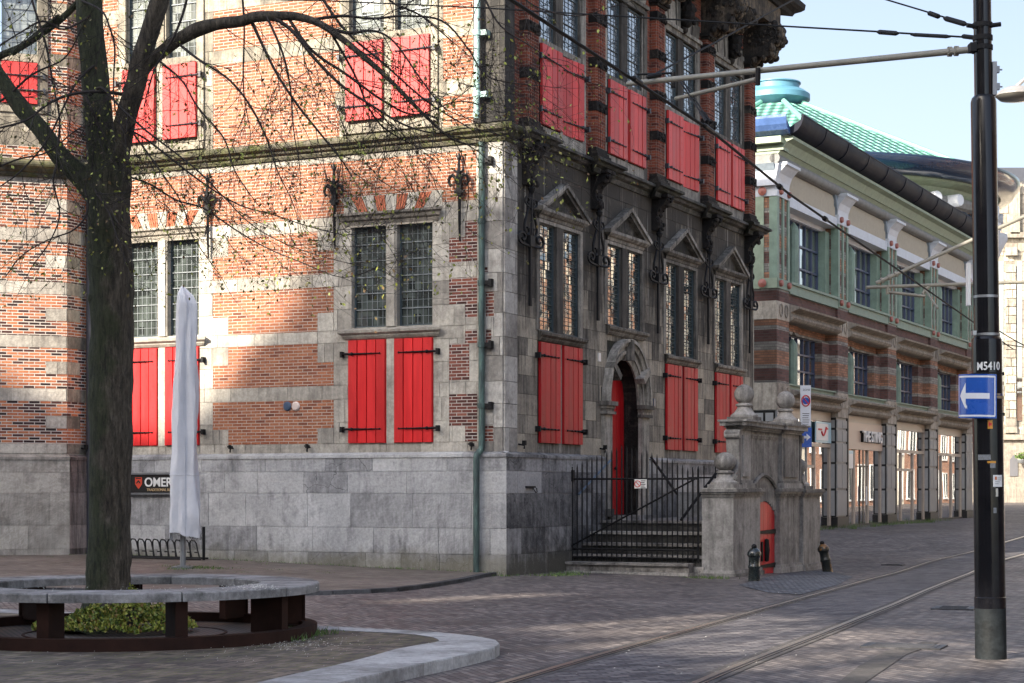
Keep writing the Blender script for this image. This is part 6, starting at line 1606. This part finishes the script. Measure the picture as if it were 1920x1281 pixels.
# stickers
MT['stickyellow']=flat('yellow sticker',(.62,.28,.03),.4); MT['sticknavy']=flat('navy sticker',(.02,.03,.14),.4); MT['stickgrey']=paint('scuffed grey sticker',(.20,.21,.22),rough=.6,var=.5,scale=30); MT['stickor']=flat('orange print',(.55,.15,.04),.4)
s=patch('sticker',789,805,-15,3,.1425,'stickyellow',None,.0015,'yellow sticker with red left arrow below the blue sign','sticker')
patch('arrow_mark',794,799,-9,0,.145,'signred',s,.001); patch('arrow_mark',792,801,-12,-8,.145,'signred',s,.001)
s=patch('sticker',739,749,24,62,.1425,'sticknavy',None,.0015,'narrow navy sticker with yellow letters right of the blue sign','sticker')
wrap_text('lettering','CAMP',741.8,.018,'goldtxt',.1445,R(29),s,bold=.001); wrap_text('lettering','WEEKDOM',747.8,.03,'goldtxt',.1445,R(43),s,bold=.002)
patch('sticker',853,863,-55,-6,.1425,'stickgrey',None,.0015,'scuffed long grey sticker on the middle of the mast','sticker')
patch('sticker',865,869,-18,14,.1425,'stickyellow',None,.0012,'torn sticker with orange top edge under the scuffed grey one','sticker')
patch('sticker',869,878,-8,12,.1425,'stickgrey',None,.0012,'torn grey sticker scrap just above the white square sticker','sticker')
s=patch('sticker',891,913,2,44,.1425,'white',None,.0012,'white square sticker with small orange mark low on the mast','sticker')
patch('print_mark',894,900,9,17,.1445,'stickor',s,.0006); 
for k,(a,b) in enumerate(((20,40),(20,36),(9,30),(9,24))): patch('print_line',896+k*3.6,897+k*3.6,a,b,.1445,'stickgrey',s,.0005)
patch('sticker',916,931,12,22,.1425,'petal',None,.0012,'ragged pale paper scrap below the white square sticker','sticker')
patch('sticker',952,962,2,14,.1425,'stickgrey',None,.0012,'lowest small silver scrap on the mast','sticker')

# cantilever arm and wires
MT['armpaint']=paint('grey beige arm paint',(.20,.19,.155),rough=.5,var=.2,scale=4)
MT['wire']=flat('dark steel wire',(.006,.006,.006),.7,0,.2)
def rp3(px,py,Y): return ray(px,py,Y)
mb=MB(); a=rp3(1822,93,17.3); b=rp3(1178,157,22.5)
mb.tube([a,b],.033,12); 
for f in (.015,.03): 
    p=a.lerp(b,f+.02); mb.tube([p+Vector((-.02,0,0)),p+Vector((.02,0,0))],.048,10)
arm=mb.build('arm','armpaint',mast,smooth=35)
mb=MB(); c=rp3(1418,149,20.2); d_=rp3(1268,185,21.8); mb.tube([c,d_],.026,10); mb.tube([c+Vector((.03,0,0)),c+Vector((.03,0,.14))],.02,6); mb.build('steady_arm','armpaint',arm)
mb=MB(); 
p=a.lerp(b,.62); mb.tube([rp3(1421,128,20.1),rp3(1421,160,20.1)],.03,6); mb.tube([rp3(1263,138,21.9),rp3(1263,165,21.9)],.028,8)
mb.tube([a+Vector((.0,0,0)),a+Vector((.10,0,.01))],.045,8); mb.box(a.x+.06,a.x+.1,a.y-.06,a.y+.06,a.z-.07,a.z+.07); mb.build('bracket','iron',arm)
for q in ((1273,150),(1280,152)):
    mb=MB(); mb.tube([rp3(q[0],q[1],21.8),rp3(q[0]+52,q[1]+78,20.9)],.010,5); mb.tube([rp3(q[0]+40,q[1]+60,21.1),rp3(q[0]+52,q[1]+78,20.9)],.02,6); mb.build('dropper','iron',arm)
def wire(pts,r,label,ins=()):
    e=MB(); 
    P=[]
    for u,v in zip(pts[:-1],pts[1:]):
        for k in range(10): P.append(Vector(u).lerp(Vector(v),k/10))
    P.append(Vector(pts[-1])); e.tube(P,r,5); o=tag(e.build('overhead_wire','wire'),label,'cable','overhead tram wires')
    for (u,v,rr,nm) in ins:
        m=MB(); m.tube([u,Vector(u).lerp(Vector(v),.1),Vector(u).lerp(Vector(v),.9),v],[rr*.5,rr,rr,rr*.5],8); m.build(nm,'iron',o)
    return o
wz=5.7
def wp(px,py): Y=(wz-CZ)*FPX/(HY-py); return ((px-960)/FPX*Y,Y,wz)
v1,v2=Vector(wp(965,4)),Vector(wp(1330,243)); v0=v1+(v1-v2)*2
wire([v0,v2,wp(1480,364),wp(1822,602),wp(1900,655)],.018,'thick black tram contact wire running diagonally down past the arm',
  [(v2.lerp(Vector(wp(1480,364)),-.06),v2.lerp(Vector(wp(1480,364)),.04),.03,'wire_clip'),(Vector(wp(1186,146)),Vector(wp(1203,158)),.03,'wire_clip'),(Vector(wp(1545,409)),Vector(wp(1549,412)),.04,'wire_clip'),(Vector(wp(1460,349)),Vector(wp(1464,352)),.04,'wire_clip')])
def seg2(px,py,Y,qx,qy,Z): return rp3(px,py,Y),rp3(qx,qy,Z)
wire([rp3(-300,-20,30),rp3(620,2,26),rp3(903,15,24),rp3(1463,49,20),rp3(1636,59,18.6),rp3(1828,71,17.3)],.010,'nearly level span wire crossing the whole facade to the mast',
  [(*seg2(1645,60,18.5,1684,63,18.2),.024,'insulator'),(*seg2(1708,65,18.1,1782,69,17.6),.019,'turnbuckle'),(*seg2(1804,68,17.45,1828,71,17.3),.022,'shackle')])
wire([rp3(1560,-30,19),rp3(1660,-1,18.6),rp3(1730,20,18),rp3(1828,50,17.3)],.0085,'short upper wire running from the mast to the top edge',
  [(*seg2(1740,24,17.9,1762,32,17.8),.024,'insulator'),(*seg2(1770,34,17.7,1812,46,17.4),.026,'turnbuckle')])
wire([rp3(1222,142,22),rp3(1350,75,26),rp3(1491,-2,30),rp3(1700,-120,36)],.014,'thin stay rising from the arm tip to the top right',[(*seg2(1212,145,21.9,1240,140,22),.03,'insulator')])
wire([rp3(1195,140,22.3),rp3(1265,137,21.9)],.014,'short bright tie lying on the arm near its tip')
# lamp and second mast outside to the right
m2=empty('tram_mast',(16.6,46,0),'second tram mast whose two thin arms reach in from the right edge','mast')
mb=MB(); mb.tube([(16.6,46,-.3),(16.6,46,10.5)],.14,16); mb.build('pole','mast',m2,smooth=35)
a1=rp3(1624,539,46); mb=MB(); mb.tube([a1,rp3(2190,520,46)],.045,10); arm=mb.build('arm','armpaint',m2,smooth=35)
mb=MB(); mb.tube([rp3(1643,531,46),rp3(2190,285,46)],.05,10); 
for k in range(6): p=rp3(1643,531,46).lerp(rp3(2190,285,46),.004+.012*k); mb.tube([p,p+Vector((.06,0,.03))],.075 if k%2 else .05,8)
mb.build('arm_stay','armpaint',m2,smooth=35)
mb=MB(); mb.tube([rp3(1666,548,46),rp3(1735,556,45.5)],.04,8); mb.tube([rp3(1664,534,46),rp3(1664,552,46)],.045,6); mb.tube([rp3(1736,546,46),rp3(1758,578,45)],.03,6); mb.tube([rp3(1730,552,46),rp3(1742,536,46)],.05,6); mb.build('steady_arm','armpaint',arm)
wire([rp3(1872,620,24),rp3(1905,640,24),rp3(1960,668,24)],.008,'thin wire crossing low right of the mast'); wire([rp3(1872,644,26),rp3(1960,657,26)],.007,'lower thin wire beside it at the right edge')
lp=empty('street_lamp',rp3(1905,182,30),'grey dome street lamp hanging at the right edge beside the mast','street lamp')
MT['lampgrey']=paint('grey lamp housing',(.30,.29,.28),rough=.4,var=.1,metal=.3); MT['lampglass']=glass('dull lamp glass',(.25,.24,.21),rough=.15,wav=0,tint=False)
c=rp3(1905,180,30); q=30/FPX
mb=MB(); mb.lathe([(38*q,0),(38*q,2.5*q),(35*q,3.5*q),(30*q,10*q),(18*q,16*q),(5*q,18*q)],c,28); mb.build('housing','lampgrey',lp,smooth=40)
mb=MB(); mb.lathe([(37*q,-.5*q),(30*q,-7*q),(10*q,-10*q)],c,24); mb.build('diffuser','lampglass',lp,smooth=True)
mb=MB(); mb.tube([c+Vector((0,0,17*q)),c+Vector((.4,0,17*q+.35)),c+Vector((4,2,3))],.03,8); mb.build('bracket','lampgrey',lp)
# parking zone sign on its post
spx,spy=gpt(1508,1010); spost=empty('zone_sign',(spx,spy,gz(spx,spy)),'white zone sign with no parking disc above a blue arrow plate, behind the gateway','traffic sign')
YS=52.; q=YS/FPX
def zz(py): return CZ+(HY-py)*q
cx=(1511-960)*q
mb=MB(); mb.tube([(cx,YS,-.1),(cx,YS,zz(722))],.035,10); mb.build('post','steelgrey',spost)
mb=MB(); mb.box((1500-960)*q,(1519.5-960)*q,YS-.08,YS-.05,zz(799),zz(723)); pnl=mb.build('panel','signwhite',spost)
c=((1510-960)*q,YS-.085,zz(752)); 
mb=MB(); mb.lathe([(.001,0),(.098,0),(.098,.004)],c,24,axis=Vector((0,-1,0))); mb.build('blue_disc','signblue',pnl)
mb=MB(); mb.tube([(c[0]+.115*math.cos(R(a)),c[1]-.006,c[2]+.15*math.sin(R(a))) for a in range(0,361,15)],.017,4); mb.tube([(c[0]-.075,c[1]-.008,c[2]+.10),(c[0]+.075,c[1]-.008,c[2]-.10)],.013,4); mb.build('red_ring','signred',pnl)
text('lettering','ZONE',Matrix.Translation((c[0]-.085,YS-.083,zz(733)))@Matrix.Rotation(R(90),4,'X'),.075,'black',pnl,ext=.001)
mb=MB()
for k in range(5): mb.box(c[0]-.10+.01*(k%2),c[0]+.10-.012*(k%3),YS-.084,YS-.08,zz(776+4*k)-.005,zz(776+4*k)+.012)
mb.build('small_print','black',pnl)
text('lettering','betaald',Matrix.Translation((c[0]-.10,YS-.083,zz(797)))@Matrix.Rotation(R(90),4,'X'),.06,'black',pnl,ext=.001)
mb=MB(); mb.box((1502-960)*q,(1521-960)*q,YS-.08,YS-.05,zz(839),zz(802)); pb=mb.build('arrow_plate','signblue',spost)
mb=MB(); x0=(1504-960)*q; x1=(1519-960)*q; zc=zz(820); mb.box(x0,x0+(x1-x0)*.6,YS-.086,YS-.08,zc-.035,zc+.035); mb.prism([(x0+(x1-x0)*.5,zc-.10),(x1,zc),(x0+(x1-x0)*.5,zc+.10)],YS-.086,YS-.08); mb.build('arrow','signwhite',pb)

# ------------------------------------------------------------------ TREE
def bark(name):
    n=NT(name); o=n.obj(); f=n.noise(n.mapn(o,(9,9,2.2)),2.,7,.75); g=n.noise(o,1.6,5,.7); h=n.noise(o,26,4,.7)
    c=n.ramp(f,[(.3,(.035,.027,.019)),(.5,(.10,.082,.058)),(.72,(.20,.17,.13))])
    x,y,z=n.sep(o)
    side=n.math('MULTIPLY',n.math('ADD',x,-TX-.02),-3.,cl=False)
    mo=n.ramp(n.math('ADD',n.math('MULTIPLY',side,.35),g),[(.50,0.),(.66,1.)])
    c=n.mix(n.math('MULTIPLY',mo,.75),c,(.035,.050,.015,1))
    li=n.ramp(n.noise(o,17,5,.8),[(.66,0.),(.70,1.)]); c=n.mix(n.math('MULTIPLY',li,.5),c,(.22,.22,.19,1))
    fu=n.noise(n.mapn(o,(16,16,2.6)),1.7,6,.8)
    c=n.mix(1,c,n.ramp(fu,[(.38,.35),(.55,1.15)]),'MULTIPLY')
    n.bump(n.math('ADD',n.math('MULTIPLY',fu,1.6),n.math('ADD',f,n.math('MULTIPLY',h,.5))),1.,.045)
    return n.set(Base_Color=c,Roughness=.95)
MT['bark']=bark('mossy dark bark'); MT['twig']=paint('dark twig bark',(.022,.016,.013),rough=.8,var=.3,scale=8,bump=0)
tree=empty('linden_tree',(TX,TY,ZI),'big bare tree with fresh buds inside the round bench','tree')
TS=19.0/FPX
def tp(px,py,dy=0.): Y=TY+dy; return Vector(((px-960)/FPX*Y,Y,CZ+(HY-py)/FPX*Y))
rd=random.Random(77)
def limb(mb,spec,n=10,rough=.06,sub=5):
    pts=[tp(a,b,c) for a,b,c,w in spec]; rs=[w*TS/2 for a,b,c,w in spec]
    P,Q=cr_smooth(pts,rs,sub)
    b=len(mb.v); 
    v0=len(mb.v); mb.tube(P,Q,n)
    # knobbly surface
    for i in range(v0,len(mb.v)):
        v=Vector(mb.v[i]); j=(i-v0)//n
        if j<len(P):
            d=v-P[j]; k=1+rough*2.2*noise.noise(v*3.1)+rough*noise.noise(v*9); mb.v[i]=tuple(P[j]+d*k)
    return P,Q
mb=MB(); 
trunk=[(196,1186,0,190),(200,1172,0,140),(204,1155,0,110),(204,1120,0,90),(203,1095,0,82),(203,1050,0,84),(205,1010,0,80),(206,930,0,74),(208,850,0,79),(208,760,0,82),(209,690,0,82),(210,600,0,80),(209,520,0,84),(206,460,0,80),(204,400,0,76),(203,350,0,84),(203,310,0,84)]
limb(mb,trunk,28,.05,6); 
# burrs
for px,py,r in ((215,1045,.17),(244,590,.09),(246,500,.10),(168,560,.10),(245,770,.08),(246,860,.07),(240,350,.10)): 
    c=tp(px-(12 if px>205 else -14),py,-.05); mb.ball(c,r,10)
mb.build('trunk','bark',tree,smooth=True)
mains=[
 [(197,330,0,64),(190,270,0,56),(183,200,.05,54),(176,130,.1,50),(170,60,.15,50),(167,0,.2,48),(160,-90,.3,44),(158,-200,.4,36)],
 [(214,330,0,60),(222,280,-.05,46),(236,220,-.1,40),(252,170,-.15,38),(266,110,-.2,38),(284,50,-.25,36),(300,0,-.3,34),(318,-80,-.4,28),(330,-160,-.5,22)],
 [(196,400,0,50),(178,365,0,42),(150,330,.0,40),(112,292,.0,36),(78,245,.05,34),(42,205,.1,32),(10,160,.15,30),(-30,100,.2,26),(-90,20,.3,20)],
 [(240,175,-.1,28),(262,140,-.15,26),(290,108,-.2,24),(330,78,-.3,22),(372,55,-.4,26),(410,45,-.5,22),(450,40,-.6,20),(480,32,-.7,19),(520,30,-.8,17),(560,32,-.9,15),(600,45,-1.0,13),(640,72,-1.1,12),(680,105,-1.2,11),(720,140,-1.25,9),(760,180,-1.3,8),(800,220,-1.35,6),(850,262,-1.4,4),(905,275,-1.4,2.5)],
 [(22,100,.4,12),(60,75,.35,14),(110,40,.3,13),(150,0,.3,12),(190,-50,.3,10)],
 [(-40,130,.5,16),(0,105,.45,15),(45,85,.4,13),(85,50,.3,10),(110,30,.2,8)],
]
nodes=[]
for i,m in enumerate(mains):
    mb=MB(); P,Q=limb(mb,m,16 if i<4 else 8,.05); mb.build('limb','bark',tree,smooth=True); nodes.append((P,Q))
sec=[
 [(240,178,-.1,10),(180,172,-.3,8),(130,178,-.4,8),(90,195,-.5,7),(50,225,-.6,6),(0,240,-.7,5),(-40,250,-.8,4)],
 [(160,180,-.2,8),(172,205,-.25,7),(185,235,-.2,5),(200,262,-.2,4)],
 [(168,178,-.2,8),(190,165,-.3,7),(215,190,-.4,6),(240,215,-.5,5),(280,250,-.6,5),(320,280,-.7,4),(370,320,-.8,4),(420,370,-.9,3),(470,420,-1,3),(530,455,-1.1,2.5),(600,480,-1.2,2),(680,500,-1.2,1.5)],
 [(235,330,-.1,6),(280,345,-.3,5),(330,375,-.4,4.5),(380,390,-.5,4),(440,430,-.7,3.5),(500,465,-.8,3),(560,490,-.9,2.5),(640,520,-1,2),(700,505,-1,1.5)],
 [(235,240,-.1,6),(275,262,-.3,5),(330,305,-.4,4.5),(390,350,-.5,4),(450,385,-.6,3.5),(510,402,-.7,3),(580,425,-.8,2.5),(650,440,-.9,2),(720,432,-.9,1.5)],
 [(150,0,.1,5),(190,20,-.2,5),(205,50,-.3,5),(215,90,-.3,5),(213,150,-.4,4),(215,200,-.45,3.5),(232,250,-.5,3)],
 [(170,345,-.1,6),(190,375,-.3,6),(205,400,-.4,5),(215,430,-.5,4),(228,470,-.6,3)],
 [(470,36,-.65,9),(490,80,-.7,7),(520,140,-.8,6),(560,200,-.9,6),(600,250,-1,5),(640,300,-1.05,4),(665,340,-1.1,2.5)],
 [(510,30,-.8,10),(550,60,-.9,9),(590,110,-1,8),(640,160,-1.1,7),(700,200,-1.2,6),(760,235,-1.3,5),(820,250,-1.4,4),(880,240,-1.5,3),(960,260,-1.5,2)],
 [(580,38,-.9,8),(640,30,-1,7),(700,35,-1.1,6),(760,30,-1.2,5),(830,40,-1.3,5),(880,95,-1.4,4),(900,130,-1.4,3),(930,150,-1.5,3),(1000,160,-1.5,2)],
 [(600,45,-1,8),(650,62,-1.05,8),(700,58,-1.1,6),(740,80,-1.2,5),(790,150,-1.3,4),(830,200,-1.4,3),(870,220,-1.4,2)],
 [(330,78,-.3,7),(370,110,-.5,6),(430,150,-.6,5),(470,200,-.7,5),(500,260,-.8,4),(520,320,-.9,3),(545,370,-.9,2)],
 [(290,108,-.2,6),(340,150,-.4,5),(370,200,-.5,4.5),(420,260,-.6,4),(440,320,-.7,3),(480,380,-.7,2)],
 [(170,30,0,6),(120,55,-.1,5),(80,40,-.3,5),(40,60,-.4,4),(0,85,-.5,3)],
 [(180,120,0,6),(140,160,-.2,5),(90,260,-.3,4),(40,320,-.4,4),(0,350,-.5,3)],
 [(150,330,0,6),(165,390,-.2,5),(140,430,-.3,4),(90,450,-.35,3),(40,480,-.4,2.5),(10,520,-.4,2)],
 [(112,292,0,6),(100,340,-.1,5),(112,400,-.2,4),(95,450,-.3,3),(60,500,-.3,2)],
 [(50,-60,.3,7),(60,0,.25,6),(85,80,.2,6),(100,160,.1,5),(112,230,0,5),(105,320,-.1,4)],
 [(450,-60,-.6,8),(455,0,-.6,6),(458,60,-.65,4),(456,130,-.7,4),(458,180,-.7,3),(470,250,-.7,2)],
 [(700,-60,-1,6),(730,0,-1.1,5),(790,30,-1.2,4),(850,80,-1.3,3)],
 [(880,-60,-1.2,6),(910,0,-1.3,5),(940,50,-1.35,4),(1000,90,-1.4,3),(1060,130,-1.4,2)],
 [(360,-60,-.4,8),(350,0,-.4,7),(330,60,-.4,6),(290,130,-.4,4),(270,200,-.4,3)],
 [(560,-80,-.6,8),(600,-10,-.8,7),(650,60,-.9,6),(720,120,-1,5),(800,190,-1.1,4),(880,240,-1.2,3)],
 [(540,33,-.85,8),(585,95,-.95,7),(650,140,-1.0,7),(720,190,-1.1,6),(780,215,-1.15,4),(860,190,-1.2,3),(920,205,-1.2,2)],
 [(500,31,-.8,6),(530,100,-.9,5),(545,170,-.9,4),(550,240,-1,3),(560,300,-1,2)],
 [(620,60,-1,7),(665,140,-1.0,6),(690,200,-1.0,5),(720,240,-1.0,4),(770,270,-1.1,2.5)],
 [(-60,200,.2,8),(0,190,.1,6),(60,140,0,5),(120,110,-.1,4),(150,60,-.2,3)],
 [(-40,330,-.3,5),(30,300,-.4,4),(90,285,-.4,4),(150,240,-.4,3),(200,230,-.4,2)],
 [(250,250,-.2,5),(300,320,-.4,4),(340,380,-.5,3),(360,440,-.6,2.5),(400,500,-.7,2)],
 [(950,-40,-1,5),(1000,10,-1.1,4),(1080,30,-1.2,3),(1140,15,-1.3,2)],
]
mb=MB()
for s in sec:
    s=[(a_,b_,c_,w_*.78) for a_,b_,c_,w_ in s]
    P,Q=limb(mb,s,6,.02,5); nodes.append((P,Q))
o=mb.build('branches','twig',tree,smooth=True); o['kind']='stuff'
# fine drooping twigs
tw=MB(); lf=MB()
def leaf(c,s,droop):
    a=Vector((rd.gauss(0,.6),rd.gauss(0,.6),-.6*droop+rd.gauss(0,.5))).normalized(); b=a.cross(Vector((rd.gauss(0,1),rd.gauss(0,1),rd.gauss(0,1)))).normalized()
    L=s*rd.uniform(.6,1.3); W=L*.30
    lf.add([c,c+a*L*.45+b*W,c+a*L,c+a*L*.45-b*W],[(0,1,2),(0,2,3)],rd.random())
def inframe(p): 
    if p.y<1: return False
    px=960+p.x/p.y*FPX; py=HY-(p.z-CZ)/p.y*FPX; return -60<px<1200 and -80<py<560
def twig(p,d,L,r,depth):
    n=max(4,int(L/.10)); pts=[p]; q=p.copy(); dd=d.normalized()
    cv=Vector((rd.gauss(0,.09),rd.gauss(0,.09),rd.gauss(-.02,.06)))
    for i in range(n):
        dd=(dd+cv+Vector((rd.gauss(0,.10),rd.gauss(0,.10),rd.gauss(-.015,.09)))).normalized(); q=q+dd*(L/n); pts.append(q.copy())
    if not inframe(pts[len(pts)//2]): return
    tw.tube(pts,[r*(1-.72*i/n) for i in range(n+1)],3,cap=False)
    if depth>0:
        m=max(1,int(L/(.17 if depth>1 else .15)))
        for k in range(m):
            j=rd.randrange(1,len(pts)); base=pts[j]; t=(pts[j]-pts[j-1]).normalized()
            side=t.cross(Vector((rd.gauss(0,1),rd.gauss(0,1),rd.gauss(0,1)))).normalized()
            twig(base,t*.9+side*rd.uniform(.5,1.1)+Vector((0,0,-.15)),L*rd.uniform(.3,.55),r*.62,depth-1)
    if depth<=1:
        for k in range(max(1,int(L/.11))):
            j=rd.randrange(1,len(pts)); 
            if rd.random()<.20: leaf(pts[j],.038,1)
        if rd.random()<.5: leaf(pts[-1],.042,1)
for idx,(P,Q) in enumerate(nodes):
    L=sum((b-a).length for a,b in zip(P[:-1],P[1:]))
    m=int(L*(6.2 if idx>=6 else (5.5 if idx==3 else 1.8)))
    for k in range(m):
        j=rd.randrange(max(1,int(len(P)*.12)),len(P)-1)
        t=(P[min(j+1,len(P)-1)]-P[j-1]).normalized(); side=t.cross(Vector((rd.gauss(0,1),rd.gauss(0,1),rd.gauss(0,1)))).normalized()
        if idx==3 and j<len(P)*.25: continue
        twig(P[j],t*.7+side*rd.uniform(.5,1.)+Vector((.12,0,-.22)),rd.uniform(.45,1.5),max(.003,min(.0055,Q[j]*.5)),2 if rd.random()<.55 else 1)
    if idx>=6: twig(P[-1],(P[-1]-P[-3]),rd.uniform(.4,.8),.0045,2)
o=tw.build('twigs','twig',tree); o['kind']='stuff'
o=lf.build('leaves','bud',tree); o['kind']='stuff'
print('twig faces',len(tw.f),'leaves',len(lf.f)//2)

# ------------------------------------------------------------------ HOUSES OUT OF FRAME (they shade, light and mirror)
MT['houseb']=brick('warm street brick',[(0,(.25,.10,.06)),(1,(.50,.24,.14))],mortar=(.45,.4,.34),ms=.01,bw=.24,rh=.075)
MT['housew']=paint('cream house render',(.66,.60,.48),rough=.8,var=.1)
MT['housewin']=flat('dark house windows',(.03,.035,.04),.15); MT['trimw']=flat('white house trim',(.7,.7,.68),.5)
def house(F,x0,x1,h,mat,label,storeys=4,bays=3,depth=9,gable=False,name='row_house'):
    t=empty(name,F.w((x0+x1)/2,0,0),label,'building','houses standing outside the picture')
    mb=MB(); mb.box(x0,x1,0,depth,-1.5,h)
    if gable: c=(x0+x1)/2; hw=(x1-x0)/2; mb.prism([(x0,h),(x1,h),(c+hw*.35,h+gable),(c-hw*.35,h+gable)],0,depth)
    mb.build('wall',mat,t,F)
    sh=(h-.8)/storeys; bw=(x1-x0)/bays
    g=MB();f=MB()
    for s in range(storeys):
        for b in range(bays):
            cx=x0+(b+.5)*bw; z0=s*sh+.9; z1=z0+sh*.62
            g.box(cx-bw*.26,cx+bw*.26,-.02,.05,z0,z1); 
            f.box(cx-bw*.3,cx-bw*.26,-.06,.02,z0,z1);f.box(cx+bw*.26,cx+bw*.3,-.06,.02,z0,z1);f.box(cx-bw*.32,cx+bw*.32,-.10,.02,z0-.12,z0);f.box(cx-bw*.3,cx+bw*.3,-.06,.02,z1,z1+.08); f.box(cx-.04,cx+.04,-.05,-.02,z0,z1)
    g.build('pane','housewin',t,F); f.build('window_frame','trimw',t,F)
    mb=MB(); mb.box(x0-.05,x1+.05,-.35,.1,h-.5,h+.02); mb.build('cornice','trimw',t,F)
    return t
# row across the street: facade parallel to the street facade, facing it
FO=Frame(960,10,0); FO.o=Vector((14.2,27.5,0)); FO.a=R(64.56-180); FO.x=Vector((math.cos(FO.a),math.sin(FO.a),0)); FO.y=Vector((-math.sin(FO.a),math.cos(FO.a),0))
x=14; hs=[(7,11.5,'housew'),(6.5,12.5,'houseb'),(8,10.5,'housew'),(7,12,'houseb'),(9,11,'housew'),(7,10.8,'housew'),(7.5,12.8,'houseb'),(9,11,'housew'),(8,12,'houseb'),(10,11,'housew'),(10,12,'houseb')]
for i,(w_,h,m) in enumerate(hs):
    if i==0: continue
    house(FO,x-w_,x,h,m,'%s house, %s of the row across the street counted from the square'%('cream rendered' if m=='housew' else 'warm brick',['first','second','third','fourth','fifth','sixth','seventh','eighth','ninth','tenth','eleventh','twelfth','thirteenth'][i]),storeys=3+(i%2)); x-=w_
# unseen skyline towards the sun, roof heights set to cast the shade: perpendicular to the sun direction, 45 m from the side facade
K=22.1; sdir=Vector((SX,SY,0)).normalized(); pdir=Vector((-SY,SX,0)).normalized(); TE=math.tan(R(SUN_EL))
KW=22.9+K   # distance from wall to skyline
FS=Frame(960,10,0); FS.o=sdir*K; FS.a=math.atan2(-pdir.y,-pdir.x); FS.x=-pdir; FS.y=Vector((-math.sin(FS.a),math.cos(FS.a),0))
def sky_h(z): return z+KW*TE
# FS.x = -perp ; perp of wall left ~ -34 -> x=34
row=[(-30,-12,sky_h(3.2)),(-12,2,sky_h(1.0)),(2,8,sky_h(3.5)),(8,20.2,12.5),(20.2,23.9,sky_h(9)),(23.9,27.7,sky_h(7.7)),(27.7,30.8,sky_h(2.4)),(30.8,35.,sky_h(1.9)),(35,40,sky_h(1.2)),(40,52,sky_h(1.6)),(52,66,sky_h(2.5))]
for i,(a,b,h) in enumerate(row):
    h=max(h,6)
    house(FS,a,b,h,'housew' if i%2 else 'houseb','unseen tall brick house behind the camera, height set to cast shade, %s in its sunward row'%['first','second','third','fourth','fifth','sixth','seventh','eighth','ninth','tenth','eleventh','twelfth','thirteenth'][i],storeys=6,bays=3,depth=8)
if FS.y.dot(sdir)<0: print('note: skyline faces away')

# unseen screen added on the skyline, its openings shape sun stripes on the street
t=empty('shade_screen',FS.w(11,0,12),'unseen pierced screen added above the houses behind the camera to shape the sunlight','parapet')
mb=MB(); holes=[]
for i,(xx,wd,z0,z1) in enumerate(((8.4,.9,14.2,15.6),(9.7,.7,14.1,15.8),(10.7,1.1,14.5,16.2),(12.1,.6,14.4,16.2),(12.95,.9,14.9,16.6),(14.1,.5,15.0,16.8),(18.9,.7,15.9,17.2))): holes.append((xx,xx+wd,z0*TE/.404,z1*TE/.404))
wallgrid(mb,8,20.2,12,sky_h(7.7),holes,depth=.1)
mb.prism([(27.5,12),(27.5,sky_h(7.7)),(28.0,sky_h(6.6)),(28.5,sky_h(5.0)),(29.2,sky_h(4.5)),(29.9,sky_h(3.4)),(30.5,sky_h(2.9)),(31.6,sky_h(2.0)),(31.6,12)],.0,.4); mb.build('screen_wall','houseb',t,FS)  # added outline, shaped to slope the shadow edge on the side facade

# a second row, opposite the shops, which their glass mirrors
FO2=Frame(960,10,0); FO2.o=FC.w(0,-15,0); FO2.a=FC.a-math.pi; FO2.x=Vector((math.cos(FO2.a),math.sin(FO2.a),0)); FO2.y=Vector((-math.sin(FO2.a),math.cos(FO2.a),0))
x=-2
for i in range(11):
    wd=(8,10,7,11,9)[i%5]; house(FO2,x-wd,x,(11,13,12,14)[i%4],('houseb','housew','houseb')[i%3],'%s house, %s of the row facing the shop building'%(('warm brick','cream rendered','warm brick')[i%3],['first','second','third','fourth','fifth','sixth','seventh','eighth','ninth','tenth','eleventh'][i]),storeys=3+(i%2)); x-=wd
